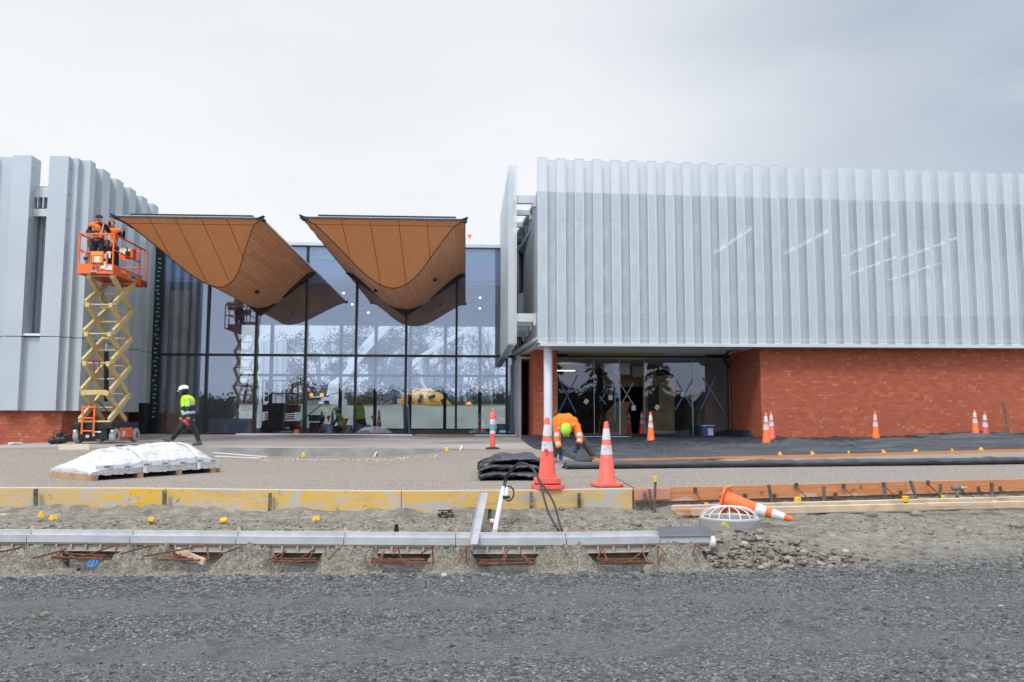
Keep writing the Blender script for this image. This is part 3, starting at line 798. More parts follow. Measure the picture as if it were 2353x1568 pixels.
def nearmat():
    m,nt=newmat('gravel_and_dirt'); P=nt.tc('Object'); x,y,z=nt.sep(P)
    # --- dark crushed gravel
    c1=nt.sep(nt.voro(P,58,'Color'))[0]; d1=nt.voro(P,58,'Distance'); c2=nt.sep(nt.voro(P,140,'Color'))[0]
    g=nt.ramp(c1,[(0,(.028,.031,.031)),(.35,(.080,.087,.084)),(.7,(.140,.148,.142)),(.95,(.215,.223,.208)),(1,(.45,.45,.43))])
    fine=nt.ramp(c2,[(0,(.055,.06,.058)),(.6,(.112,.12,.115)),(1,(.20,.208,.195))])
    track=nt.noise(nt.vscale(P,(.16,1.1,1)),1.15,5,.55,.4)
    dust=nt.step(track,.44,.60)
    yy_=y+(nt.noise(nt.vscale(P,(.25,1,1)),1.2,3)-.5)*.5
    b1=1-nt.step((yy_-7.05).abs(),.12,.42); b2=1-nt.step((yy_-5.75).abs(),.10,.38)
    dust=(dust*.45+b1.max(b2)*.75*nt.step(nt.noise(nt.vscale(P,(.3,1,1)),2.5,5,.6),.3,.6)).min(1.0)
    grav=nt.mix(dust*.85,g,nt.mix(.35,fine,(.165,.173,.163)))
    grav=nt.mix(nt.step(nt.noise(P,2.3,5,.6),.50,.75)*.55,grav,(.04,.045,.047))
    # --- pale grey-brown dirt
    n=nt.noise(P,5,6,.65); c3=nt.sep(nt.voro(P,42,'Color'))[0]
    dirt=nt.ramp(n,[(.3,(.115,.098,.070)),(.46,(.195,.172,.130)),(.60,(.265,.243,.195)),(.78,(.42,.405,.355))])
    dirt=nt.mix((c3>.82)*.6,dirt,(.13,.12,.105)); dirt=nt.mix((c3<.1)*.45,dirt,(.40,.38,.34))
    dirt=nt.mix((c2-.3)*.3,dirt,(.15,.14,.115))
    edge=y+(nt.noise(P,1.1,5,.65)-.5)*.75+(nt.noise(P,7,4)-.5)*.28
    # the gravel edge runs across; further right it swings back in streaks
    lim=8.22+nt.step(x,2.6,7.5)*1.0+nt.step(x,1.8,3.2)*.10
    wdt=.10+nt.step(x,2.4,5.0)*.5
    f=nt.step((edge-lim)/wdt,-1.0,1.2)
    col=nt.mix(f,grav,dirt)
    col=nt.mix(nt.step(z,-.015,-.05)*f,col,nt.mix(c1,(.05,.05,.048),(.14,.14,.13)))
    h=nt.mix(f,nt.com(d1,d1,d1),nt.com(n,n,n)); hx_=nt.sep(h)[0]
    hh=hx_+nt.noise(P,160,2)*.35
    fin(nt,principled(nt,col,.88,0,nt.bump(hh,1.0,.02))); return m
M_near=nearmat()
xs=np.concatenate([np.linspace(-13,-7,40,endpoint=False),np.linspace(-7,8.4,330,endpoint=False),np.linspace(8.4,26,60)])
ys=np.concatenate([np.linspace(-40,3.5,9,endpoint=False),np.linspace(3.5,8.1,60,endpoint=False),np.linspace(8.1,12,120,endpoint=False),np.linspace(12,17,30)])
mb=MB(); rows=[]
for y_ in ys:
    rows.append([(x_,y_,(Hlow(x_,y_) if y_<yb(x_)+.06 else Hlow(x_,yb(x_)+.06)-.15)) for x_ in xs])
mb.grid(rows); struct(mb.build('site_ground',M_near,smooth='all'))
M_far=pm('far_ground',(.13,.13,.115),.95,0,.2,.3,.3,8,.02)
mb=MB(); 
xs=list(np.linspace(-900,900,7)); mb.grid([[(x_,y_,-.35) for x_ in xs] for y_ in np.linspace(-900,1400,8)]); struct(mb.build('ground',M_far))
# yard behind the building
M_yard=pm('yard_gravel',(.22,.21,.19),.9,0,.2,.8,.3,30,.01)
mb=MB(); mb.grid([[(x_,y_,.86) for x_ in (-80,-40,0,40,80)] for y_ in (48.2,60,75,95,130)]); mb.grid([[(-80,48.2,-.4),(80,48.2,-.4)],[(-80,48.2,.86),(80,48.2,.86)]]); struct(mb.build('rear_yard',M_yard))
# ---------------------------------------------------------------- loose stones
def stones(name,N,fpos,size,mat,label,seed,flat=.6,rnd_=False):
    rs=np.random.RandomState(seed); base=[]
    # squashed cubes with jittered corners
    corners=np.array([[-1,-1,-1],[1,-1,-1],[1,1,-1],[-1,1,-1],[-1,-1,1],[1,-1,1],[1,1,1],[-1,1,1]],float)*.5
    faces=np.array([[0,3,2,1],[4,5,6,7],[0,1,5,4],[1,2,6,5],[2,3,7,6],[3,0,4,7]])
    if rnd_:
        e_=MB(); e_.ell((0,0,0),.5,9,6); corners=np.array(e_.v); faces=np.array(e_.f); ns=len(corners)
    else: ns=8
    V=[];F=[];k=0
    pos=fpos(rs,N)
    for (x_,y_,z_) in pos:
        s_=size[0]+(size[1]-size[0])*rs.rand()**2.2
        if rnd_: c=corners*(1+.10*np.sin(corners@rs.normal(size=(3,3))*6))
        else: c=corners*(1+.45*(rs.rand(8,3)-.5)); c[4:,:2]*=rs.uniform(.45,.85)
        c*=np.array([s_*rs.uniform(.8,1.6),s_*rs.uniform(.7,1.2),s_*flat*rs.uniform(.6,1.1)])
        a=rs.rand()*6.28; ca,sa=math.cos(a),math.sin(a); Rm=np.array([[ca,-sa,0],[sa,ca,0],[0,0,1]])
        tl=rs.uniform(-.35,.35); Rt=np.array([[1,0,0],[0,math.cos(tl),-math.sin(tl)],[0,math.sin(tl),math.cos(tl)]])
        c=c@Rm.T@Rt.T+np.array([x_,y_,z_+s_*flat*.15]); V.append(c); F.append(faces+ns*k); k+=1
    V=np.concatenate(V); F=np.concatenate(F)
    me=bpy.data.meshes.new(name); me.from_pydata(V.tolist(),[],F.tolist()); me.materials.append(mat)
    # per-stone tone
    at=me.color_attributes.new('tone','FLOAT_COLOR','POINT'); t=np.repeat(rs.rand(k),ns); a=np.ones((ns*k,4)); a[:,0]=a[:,1]=a[:,2]=t; at.data.foreach_set('color',a.ravel())
    if rnd_: me.polygons.foreach_set('use_smooth',[True]*len(me.polygons))
    o=bpy.data.objects.new(name,me); COL.objects.link(o); o['kind']='stuff'; o['label']=label; o['category']='stones'; return o
def stonemat(name,stops):
    m,nt=newmat(name); at=nt.n.new('ShaderNodeAttribute'); at.attribute_name='tone'
    col=nt.ramp(X(nt,at.outputs['Fac']),stops); P=nt.tc('Object'); col=nt.mix(nt.noise(P,90,2)*.3,col,(.12,.12,.115))
    fin(nt,principled(nt,col,.85,0,nt.bump(nt.noise(P,200,2),.3,.002))); return m
M_st1=stonemat('crushed_grey_stone',[(0,(.037,.04,.04)),(.5,(.103,.111,.107)),(.9,(.18,.188,.18)),(.99,(.2,.205,.2)),(1,(.42,.42,.40))])
M_st2=stonemat('brown_rubble_stone',[(0,(.09,.08,.062)),(.5,(.185,.168,.134)),(.9,(.29,.27,.225)),(1,(.42,.38,.32))])
def f1(rs,N):
    out=[]
    while len(out)<N:
        y_=4.3+4.1*rs.rand(); x_=rs.uniform(-.66,.74)*y_*1.12
        if (abs(y_-7.05)<.30 or abs(y_-5.75)<.27) and rs.rand()<.88: continue
        dens=nz(x_*.16,y_*1.25,9,3)   # streaks of loose stone along the road
        if rs.rand()<.25+1.3*max(0,dens+.15) or y_>7.75: out.append((x_,y_,Hlow(x_,y_)))
    return out
stones('loose_gravel',46000,f1,(.006,.030),M_st1,'dark crushed gravel loose over the road in the foreground',1,.5)
def f2(rs,N):
    out=[]
    while len(out)<N:
        y_=8.3+2.6*rs.rand(); x_=rs.uniform(-.62,.75)*y_*1.1
        if y_>yb(x_)-.03: continue
        c=yc(min(x_,XE1))
        if x_>XE1+.3 and rs.rand()<.62: continue
        if x_<XE0 and c-.2<y_<c+.03: continue
        out.append((x_,y_,Hlow(x_,y_)))
    return out
stones('dirt_rubble',9500,f2,(.006,.04),M_st2,'small brown stones and clods over the bare dirt strip',2,.6)
def f3(rs,N):
    return [(XA(1745,9)+rs.normal()*.42,8.95+rs.normal()*.22,0) for _ in range(N)]
def f3b(rs,N): 
    o=[]
    for x_,y_,_ in f3(rs,N): o.append((x_+.25*(8.9-y_),y_,Hlow(x_+.25*(8.9-y_),y_)+abs(rs.normal())*.015))
    return o
stones('cobble_pile',420,f3b,(.035,.085),M_st2,'rounded cobbles heaped in the hole beyond the drain end',4,.75,True)
def f4(rs,N):
    o=[]
    for _ in range(N):
        x_=rs.uniform(XA(0,8.4),XA(2353,9)); k=sstep(1.5,6,x_); y_=8.2+rs.normal()*.07+k*abs(rs.normal())*.35
        o.append((x_,y_,Hlow(x_,y_)))
    return o
stones('edge_gravel',3500,f4,(.015,.05),M_st1,'coarser dark stones along the edge of the gravel road',5,.6)

# formed joint across the paving near the big cones
mb=MB(); a=PZ(1403,1092,ZP); b=PZ(1456,1122,ZP); mb.bar((a.x,a.y,ZP-.002),(b.x,b.y,ZP-.002),.012,.012); o=struct(mb.build('paving_joint',M_seam))
mb=MB(); 
for px in (-200,): 
    a=PZ(px,1060,ZP); mb.bar((a.x,11.4,ZP-.002),(a.x,15.4,ZP-.002),.008,.012)
struct(mb.build('paving_joint',M_seam))
# ================================================================== formwork, drain, steel in front
def formmat():
    m,nt=newmat('yellow_formwork_ply'); P=nt.tc('Object'); x,y,z=nt.sep(P)
    a=nt.noise(nt.vscale(P,(.7,1,2.0)),2.3,7,.7,.8); b=nt.noise(nt.vscale(P,(.8,1,1.3)),5,5,.6); gr=nt.noise(nt.vscale(P,(.6,1,22)),3,4)
    zz=nt.step(z,.28,.50)
    f=a+zz*.07+(b-.5)*.28+.010
    col=nt.ramp(f,[(.44,(.50,.47,.40)),(.50,(.53,.49,.41)),(.515,(.70,.44,.06)),(.60,(.80,.45,.012)),(.66,(.64,.35,.03)),(.72,(.48,.42,.31))])
    xs_=nt.step(nt.noise(nt.vscale(P,(.3,0,0)),.9,2),.42,.58)
    col=nt.mix((1-xs_)*.45,col,(.50,.46,.38))
    col=nt.mix(nt.step(nt.noise(P,11,4,.6),.60,.72)*.65,col,(.24,.17,.09))
    col=nt.mix(gr*.22,col,(.25,.20,.13))
    col=nt.mix(nt.step(z,.548,.556)*.6,col,(.70,.68,.62))
    fin(nt,principled(nt,col,.65,0,nt.bump(gr,.15,.003))); return m
def pinemat():
    m,nt=newmat('treated_pine_board'); P=nt.tc('Object'); x,y,z=nt.sep(P)
    g=nt.noise(nt.vscale(P,(.5,1,14)),3.2,5,.6,.4)
    col=nt.ramp(g,[(.3,(.46,.17,.065)),(.55,(.60,.25,.10)),(.75,(.68,.33,.16))])
    low=nt.noise(nt.vscale(P,(1,1,.4)),1.7,3)+(z-.44)*2.4
    col=nt.mix(nt.step(low,.36,.30)*.8,col,(.60,.42,.35))
    kn=nt.step(nt.noise(nt.vscale(P,(1,1,1.4)),5.5,3),.68,.76); col=nt.mix(kn*.75,col,(.10,.07,.05))
    fin(nt,principled(nt,col,.7,0,nt.bump(g,.15,.002))); return m
M_form=formmat(); M_pine=pinemat()
M_stake=pm('dark_weathered_stake',(.09,.08,.07),.9,0,.4,9,.3,dirt=(.30,.28,.25),dscale=12)
M_grit=pm('weathered_timber',(.56,.43,.29),.85,0,.2,3,.2,dirt=(.50,.47,.42),dscale=2.5)
M_yel=pm('yellow_plastic_cap',(.80,.50,.015),.45,0,.06,20,0,dirt=(.45,.36,.16),dscale=22)
M_rust=pm('rusty_rebar',(.17,.062,.032),.85,.1,.35,25,.5,160,.002)
M_galv=pm('galvanised_steel',(.56,.575,.585),.42,.3,.10,5,.05)
M_resin=pm('polymer_concrete_body',(.42,.37,.31),.8,0,.08,6,.2)
M_alu=pm('bright_aluminium',(.66,.68,.70),.28,.7,.08,3,.03)
M_pvc=pm('grey_white_plastic',(.66,.68,.71),.4,0,.05,5,0)
M_hose=pm('black_rubber_hose',(.022,.022,.024),.45,0,.1,10,.1)
def arcpts(p0,p1,n,f=PZ):
    return [XA(lerp(p0,p1,i/n),11) for i in range(n+1)]
def board(x0,x1,z0,z1,th,off,mat,name,label,cat,group,n=8,dz=0):
    mb=MB(); top=[];
    xs_=[lerp(x0,x1,i/n) for i in range(n+1)]
    ring=[]
    for x_ in xs_:
        y_=yb(x_)+off; ring.append([(x_,y_,z0),(x_,y_,z1),(x_,y_+th,z1),(x_,y_+th,z0)])
    vs=[p for r in ring for p in r]; fs=[(0,1,2,3),tuple(4*n+k for k in (3,2,1,0))]
    for i in range(n):
        for k in range(4): fs.append((4*i+k,4*i+4+k,4*i+4+(k+1)%4,4*i+(k+1)%4))
    mb.add(vs,fs); o=mb.build(name,mat,bevel=.003); tag(o,label,cat,group); return o
bx_=[PZ(p,1125,ZP).x for p in (-620,-130,372,926,1457)]
labs=['yellow formwork board at the far left of the concrete edge, before the first long stake',
 'yellow stained formwork board behind the two loose yellow caps at left','yellow and grey patchy formwork board right of the second dark stake',
 'yellow formwork board behind the leaning aluminium angle and hose']
for i in range(4):
    board(bx_[i]+.004,bx_[i+1]-.004,.262,.566,.04,0,M_form,'formwork_board',labs[i],'formwork board','yellow formwork boards')
ox=[PZ(1457,1123,ZP).x,PZ(2085,1109,ZP).x,PZ(2760,1090,ZP).x]
board(ox[0]+.01,ox[1]-.003,.375,.566,.045,0,M_pine,'pine_board','orange pine edge board behind the fallen cone and the grate','formwork board','orange pine edge boards')
board(ox[1]+.003,ox[2],.375,.566,.045,0,M_pine,'pine_board','orange pine edge board behind the upright drill at far right','formwork board','orange pine edge boards')
board(PZ(1458,1124,ZP).x,PZ(1537,1121,ZP).x,.405,.556,.035,-.04,pm('pink_timber_offcut',(.55,.25,.18),.75,0,.12,4,.1),'timber_offcut','short pinkish timber lap over the joint of yellow and orange boards','timber offcut',None,2)
def stick(name,a,b,w,h,mat,label,cat,group=None,bev=.003,up=(0,1,0)):
    mb=MB(); mb.bar(a,b,w,h,up=up); o=mb.build(name,mat,bevel=bev); tag(o,label,cat,group); return o
def stake(px0,py0,px1,py1,w=.035,label='',yoff=-.05,name='stake',mat=None):
    x_=PY(px0,py0,11).x; Y=yb(x_)+yoff; a=PY(px0,py0,Y); b=PY(px1,py1,Y-.03); 
    return stick(name,a,b,w,.03,mat or M_stake,label,'stake','stakes holding the formwork')
stake(82,1124,82,1190,.05,'tall dark stake against yellow board, first from the left')
stake(378,1127,378,1195,.05,'dark stake at the joint of two yellow boards above the yellow cap')
stake(324,1180,324,1204,.04,'short grey stake below the yellow board, between loose yellow caps',-.22)
stake(621,1133,619,1187,.042,'brown stake against the brightest yellow patch of the board')
stake(1221,1131,1221,1181,.04,'rust brown stake behind the black hoses')
stake(1331,1133,1331,1183,.045,'grey stake in the middle of the pale board stretch')
stake(1482,1130,1479,1210,.035,'pale grey stake, leftmost of the cluster at the board joint')
stake(1492,1124,1500,1192,.03,'black leaning stake in the cluster at the board joint',-.08)
stake(1668,1120,1656,1145,.045,'dark slanting stake right behind the fallen cone')
stake(1766,1114,1776,1163,.04,'dark leaning stake, first to the right of the fallen cone')
stake(1893,1118,1894,1156,.045,'dark upright stake between the two capped pegs')
stake(2033,1116,2034,1152,.04,'weathered stake beside a nail plate, left of the second yellow block')
stake(2092,1105,2106,1146,.042,'black slanting stake left of the drill')
stake(2161,1112,2162,1156,.045,'dark stake next to a yellow block just left of the drill')
stake(2279,1109,2279,1142,.05,'grey stake nearest the right edge of the frame')
for i,(a,b,c,d) in enumerate(((1598,1131,1625,1168),(1713,1145,1748,1163),(1781,1145,1818,1162),(1831,1120,1872,1162),(1921,1142,1956,1156),(1940,1122,1979,1158),
        (2032,1118,2075,1154),(2071,1137,2118,1153),(2134,1114,2168,1146),(2212,1130,2248,1148),(2250,1128,2300,1146),(2300,1127,2360,1146))):
    x_=PY(a,b,12).x; Y=yb(x_)-.035; p=PY(a,b,Y); q=PZ(c,d,.30)
    t=T('brace_rod',['first','second','third','fourth','fifth','sixth','seventh','eighth','ninth','tenth','eleventh','twelfth'][i]+' brace rod with nail plate from the left on the orange board','brace',p,group='brace rods along the orange board')
    mb=MB(); mb.box(p+Vector((0,.015,.02)),(.055,.008,.085)); mb.build('nail_plate',M_stake,t)
    mb=MB(); mb.tube([p,q],.008,6); mb.build('rod',M_rust,t)
# caps -------------------------------------------------------------
def cap(p,label,rot=None,tri=False,s=1.0):
    mb=MB()
    if tri: # tapered bar-top cap lying on its side
        mb.prism([(-.05*s,-.04,0),(.05*s,-.04,0),(.012*s,-.02,.085*s),(-.012*s,-.02,.085*s)],(0,.08,0)); mb.add([(0,-.046,.02),(.012,-.046,.02),(.012,-.046,.055),(0,-.046,.055)],[(0,1,2,3)])
    else: mb.lathe([(.028*s,0),(.032*s,.01),(.03*s,.055*s),(.024*s,.07*s)],n=14)
    o=mb.build('bar_cap',M_yel,bevel=.004); o.location=p
    if rot: o.rotation_euler=rot
    tag(o,label,'bar cap','yellow bar caps'); return o
for px,py,z,lab,rot,tri,s in ((94,1190,.235,'wedge shaped yellow cap nearest the left edge below the boards',(0,0,.2),True,.9),
    (120,1199,.225,'yellow wedge cap with a slot, second from the left below the boards',(0,0,-.5),True,1),
    (347,1196,.26,'yellow round cap lying open end toward the camera',(R(75),0,.4),False,1.2),
    (508,1198,.26,'yellow round cap lying on dirt below the joint of yellow boards',(R(80),.2,1.4),False,1.2),
    (724,1202,.22,'pale yellow wedge cap alone below the brightest yellow board',(0,0,-.8),True,.95)):
    p=PZ(px,py,z); cap(p,lab,rot,tri,s)
# tall capped peg at the joint
p=PZ(1503,1214,.24); x_=p.x; Y=yb(x_)-.22; a=PY(1503,1214,Y); b=PY(1506,1106,Y)
t=T('capped_stake','tall speckled stake with a bright yellow cap beside the pink offcut','stake',a)
mb=MB(); mb.tube([a,b],.017,8); mb.build('stake_shaft',M_stake,t)
mb=MB(); mb.lathe([(.026,0),(.029,.01),(.028,.07),(.02,.08)],b-Vector((0,0,.012)),14); mb.build('cap',M_yel,t)
for px,y0,y1,lab in ((1833,1147,1169,'short peg with yellow block cap, left of the pair behind the long timbers'),(2081,1140,1166,'short peg with yellow block cap, right of the pair behind the long timbers')):
    a=PZ(px,y1,.29); b=PY(px,y1-14,a.y); t=T('capped_peg',lab,'peg',a,group='capped pegs')
    mb=MB(); mb.bar(a,b,.03,.03); mb.build('peg_shaft',M_stake,t)
    mb=MB(); mb.box(b+Vector((0,0,.03)),(.07,.07,.085),Matrix.Rotation(.4,3,'Z')); mb.build('cap',M_yel,t,bevel=.01)
for px,py,lab in ((2166,1150,'yellow block cap at the foot of the stake left of the drill'),(2287,1163,'yellow cap at the right end of the short timber'),(1624,1169,'small yellow cap half hidden by the fallen cone base')):
    p=PZ(px,py,.30); mb=MB(); mb.prism([(-.04,-.03,0),(.04,-.03,0),(.025,-.02,.075),(-.02,-.02,.08)],(0,.06,0)); o=mb.build('bar_cap',M_yel,bevel=.006); o.location=p; tag(o,lab,'bar cap','yellow bar caps')
# long timbers on the ground ------------------------------------------
def timber(pA,pB,z,h,w,mat,lab,name='timber_length'):
    a=PZ(*pA,z);b=PZ(*pB,z); mb=MB(); mb.bar(a,b,w,h); o=mb.build(name,mat,bevel=.006); tag(o,lab,'timber','timber lengths on the ground'); return o
timber((1546,1168),(2480,1143),.345,.07,.09,M_grit,'weathered long timber, the rear of two behind the dome grate')
timber((1590,1177),(2480,1156),.335,.09,.09,M_grit,'thick weathered long timber, the front one with mud on its side')
timber((1556,1177),(1640,1175),.325,.07,.07,M_pine,'split ended timber poking out left of the dome grate')
timber((2129,1160),(2286,1158),.40,.05,.08,M_grit,'short timber length lying on top of the long ones at right')
timber((0,1185),(20,1186),.26,.05,.09,M_grit,'timber end poking in at the left edge below the yellow board')
timber((1078,1187),(1152,1189),.245,.035,.05,pm('reddish_timber',(.36,.22,.17),.85,0,.2,4,.2),'thin reddish timber strip on the dirt under the yellow board')
# small spill: rag bundle, stones, clip
p=PZ(1024,1192,.24); mb=MB(); random.seed(5)
for k in range(4): 
    pts=[p+Vector((random.uniform(-.10,.10),random.uniform(-.03,.03),random.uniform(0,.11))) for _ in range(5)]; mb.tube(pts,.011,6)
o=mb.build('tangled_strap',M_hose,smooth=True); tag(o,'small tangled black strap on the dirt under the yellow board','strap')
p=PZ(1124,1194,.24); stick('peg_stub',p,p+Vector((.01,0,.13)),.045,.03,M_stake,'short dark stub of a stake standing in the dirt mid strip','stake')
random.seed(12)
M_rock=pm('dirt_covered_rock',(.23,.205,.17),.9,0,.3,14,.6,50,.006)
for px,py,s_,lab in ((1172,1199,.045,'round brown rock on the dirt right of the stub'),(1227,1202,.04,'dark rock on the dirt left of the leaning angle'),(1290,1185,.04,'rock behind the black hoses'),(54,1211,.045,'flat dark rock near the left edge'),
    (1463,1208,.055,'larger pale rock below the board joint'),(1510,1193,.05,'rock beside the capped stake'),(2004,1200,.07,'dark oval stone alone on the brown dirt at right'),(2106,1197,.06,'stone on the dirt right of the dark oval stone'),(2335,1212,.06,'brown stone at the right edge of the dirt'),
    (103,1413,.035,'reddish brown stone lying on the gravel road at left'),(1310,1262,.0,'')):
    if not s_: continue
    z=.235 if py<1300 else 0; p=PZ(px,py,z if px<1600 or py>1300 else .2); p.z=Hlow(p.x,p.y)+s_*.35
    mb=MB(); mb.ell((0,0,0),(s_*1.3,s_,s_*.75),10,7); o=mb.build('rock',M_rock,smooth='all')
    for v in o.data.vertices: v.co*=1+.22*mnoise.noise(v.co*22+p)
    o.location=p; o.rotation_euler=(0,0,random.uniform(0,3)); tag(o,lab,'rock')
# drain channel segments ---------------------------------------------------
jx=[PZ(p,1225,.25).x for p in (-390,-155,84,321,561,802,1048,1291,1502,1620)]
dl=['drain channel length cut by the left edge of the picture','drain channel length cut by the left edge of the picture','drain channel length above the blue cap in the pit','third drain channel length from the left',
 'drain channel length below the lone pale yellow cap','drain channel length left of the leaning aluminium angle','drain channel length crossed by the foot of the leaning angle','drain channel length right of the hose ends','last drain channel length under the metal tray']
for i in range(1,9):
    x0,x1=jx[i]+.004,jx[i+1]-.004; y0,y1=yc(x0),yc(x1)
    t=T('drain_channel',dl[i],'drain channel',(x0,y0,.1),group='drain channel lengths')
    def seg(mb,dy0,dy1,z0,z1,a=0.0,b=1.0):
        xa_,xb_=lerp(x0,x1,a),lerp(x0,x1,b); ya,yb_=lerp(y0,y1,a),lerp(y0,y1,b)
        mb.add([(xa_,ya+dy0,z0),(xb_,yb_+dy0,z0),(xb_,yb_+dy1,z0),(xa_,ya+dy1,z0),(xa_,ya+dy0,z1),(xb_,yb_+dy0,z1),(xb_,yb_+dy1,z1),(xa_,ya+dy1,z1)],
          [(0,3,2,1),(4,5,6,7),(0,1,5,4),(1,2,6,5),(2,3,7,6),(3,0,4,7)])
    mb=MB(); seg(mb,-.006,0,.245,.305); mb_=mb; seg(mb_,-.088,-.006,.243,.250); seg(mb_,-.094,-.088,.180,.262); seg(mb_,-.088,-.070,.176,.182)
    mb_.build('slot_rail',M_galv,t,bevel=.002)
    mb=MB(); seg(mb,-.052,.02,.09,.176); seg(mb,-.082,-.052,.160,.1755); seg(mb,-.082,-.052,.086,.100)
    L=x1-x0; nr=max(2,round(L/.165))
    for k in range(nr+1):
        u=k/nr; wd=.012/L if 0<k<nr else .014/L
        seg(mb,-.082,-.052,.1,.160,max(0,u-wd),min(1,u+wd))
    mb.build('channel_body',M_resin,t,bevel=.006)
for j,(px,py) in enumerate(((86,1213),(321,1215),(562,1218),(803,1222.5),(1049,1220.5),(1292,1219))):
    x_=jx[j+2] if j<6 else 0; c=yc(x_); mb=MB(); mb.prism([(x_-.018,c+.012,.22),(x_+.018,c+.012,.22),(x_+.02,c+.012,.34),(x_-.016,c+.012,.345)],(0,.012,0)); o=mb.build('timber_wedge',pm('fresh_pine',(.62,.40,.22),.7) if j==0 else MATS['fresh_pine'])
    tag(o,['pale wooden wedge at the leftmost drain joint','pale wooden wedge at the second drain joint from the left','pale wooden wedge at the third drain joint from the left','pale wooden wedge at the drain joint below the black clip','orange wedge at the drain joint left of the leaning angle','wooden wedge at the drain joint by the hose ends'][j],'wedge','wooden wedges at drain joints')
# metal tray on the end + pvc end pipe
t=T('metal_tray','open grey metal tray resting on the right end of the drain','metal tray',(jx[8],yc(jx[8]),.25))
x0,x1=jx[8]-.01,jx[9]-.01; y0,y1=yc(x0),yc(x1)
mb=MB()
for (da,db,z0,z1) in ((-.10,-.096,.245,.335),(.0,.004,.245,.345)):
    mb.prism([(x0,y0+da,z0),(x1,y1+da,z0),(x1,y1+db,z0),(x0,y0+db,z0)],(0,0,z1-z0))
mb.prism([(x0,y0-.115,.255),(x1,y1-.115,.255),(x1,y1,.255),(x0,y0,.255)],(0,0,.004))
for x_,y_ in ((x0,y0),(x1-.004,y1)): mb.bx(x_,x_+.004,y_-.1,y_+.004,.25,.335)
mb.build('tray_body',pm('dull_zinc',(.36,.38,.40),.4,.6,.08,4,.04),t)
xx=jx[9]; yy=yc(xx)-.03
mb=MB(); mb.cyl((xx-.02,yy,.175),(xx+.045,yy,.175),.068,n=24); mb.cyl((xx+.045,yy,.175),(xx+.055,yy,.175),.055,n=24); o=mb.build('end_pipe',M_pvc,smooth=True,bevel=.004); tag(o,'short pale plastic pipe end capping the right end of the drain','pipe end')
# black clip
p=PZ(1338,0+1221,.26) if False else PZ(909,1221,.26); mb=MB(); mb.prism([(p.x-.03,p.y+.1,.22),(p.x+.03,p.y+.1,.22),(p.x+.02,p.y+.1,.325),(p.x-.02,p.y+.1,.325)],(0,.02,0)); o=mb.build('black_clip',M_black,bevel=.005); tag(o,'small black plastic clip behind the drain channel','clip')
# concrete haunches -------------------------------------------------------
def haunchmat():
    m,nt=newmat('lumpy_concrete'); P=nt.tc('Object'); n=nt.noise(P,9,6,.7); v=nt.voro(P,34); 
    col=nt.ramp(n,[(.3,(.15,.137,.10)),(.5,(.275,.255,.20)),(.7,(.40,.38,.31))]); col=nt.mix(nt.step(v,.30,.70)*.6,col,(.09,.082,.062))
    fin(nt,principled(nt,col,.9,0,nt.bump(nt.noise(P,45,5,.7)+v*-.6,1.0,.02))); return m
M_haunch=haunchmat()
hl=['lumpy concrete mound at the left edge under the drain','lumpy concrete mound right of the blue cap','lumpy concrete mound under the drain below the second yellow board','lumpy concrete mound at the third gap in the drain bedding',
 'lumpy concrete mound left of the leaning angle foot','wide lumpy concrete mound below the hose ends','lumpy concrete mound under the metal tray at the drain end']
for i,(p0,p1,tp) in enumerate(((-60,152,.15),(232,398,.155),(476,642,.165),(718,878,.165),(968,1108,.165),(1216,1386,.17),(1486,1650,.19))):
    x0,x1=PZ(p0,1290,.05).x,PZ(p1,1290,.05).x; mb=MB(); rows=[]
    nu,nv=70,36
    for v in range(nv):
        fv=v/(nv-1); r=[]
        for u in range(nu):
            fu=u/(nu-1); x_=lerp(x0,x1,fu); 
            y_=lerp(8.20,yc(x_)-.03,fv); side=min(fu,1-fu)
            prof=sstep(0,.27+.12*nz(y_*6,i*3.1),side)*sstep(-.08,.80,fv)
            h=tp*prof+(.042*nz(x_*8,y_*8,i)+.036*nz(x_*24,y_*24,i+4))*(.35+prof)-.045*(1-prof)
            r.append((x_,y_+.015*nz(x_*20,y_*20,2),h+Hlow(x_,y_)*.25))
        rows.append(r)
    mb.grid(rows); o=mb.build('concrete_mound',M_haunch,smooth='all'); tag(o,hl[i],'concrete mound','concrete mounds bedding the drain')
# rebar: stirrup ends and longitudinal bars --------------------------------
def zt1(px): return 8.78
def stirrup(apex,tail,leg,lab,cat='rebar'):
    a=PY(apex[0],apex[1],8.70); b=PY(tail[0],tail[1],8.36); c=PY(leg[0],leg[1],8.60)
    c0=a+(c-a)*.06; mb=MB(); mb.tube([b,b.lerp(a,.5),b.lerp(a,.93),a,a.lerp(c,.08),c],.0085,7); o=mb.build('bent_rebar',M_rust,smooth=True); tag(o,lab,'rebar','bent rebar ends under the drain'); return o
ST=[((53,1257),(-10,1271),(56,1262)),((149,1264),(76,1283),(119,1285)),((266,1253),(186,1280),(267,1272)),((346,1254),(278,1273),(338,1279)),((475,1253),(327,1279),(480,1287)),((415,1273),(395,1296),(470,1282)),((553,1257),(503,1275),(556,1268)),
 ((657,1267),(616,1287),(631,1297)),((723,1262),(687,1286),(703,1298)),((780,1258),(756,1285),(779,1264)),((883,1266),(874,1292),(860,1300)),((914,1258),(904,1275),(927,1301)),((994,1255),(969,1271),(995,1303)),
 ((1071,1258),(1054,1293),(1072,1298)),((1168,1263),(1158,1290),(1146,1299)),((1196,1272),(1220,1298),(1230,1300)),((1294,1255),(1302,1273),(1293,1258)),((1385,1257),(1395,1290),(1374,1283)),((1477,1268),(1487,1293),(1440,1295)),((1512,1254),(1531,1274),(1512,1296)),((1597,1251),(1628,1272),(1588,1293))]
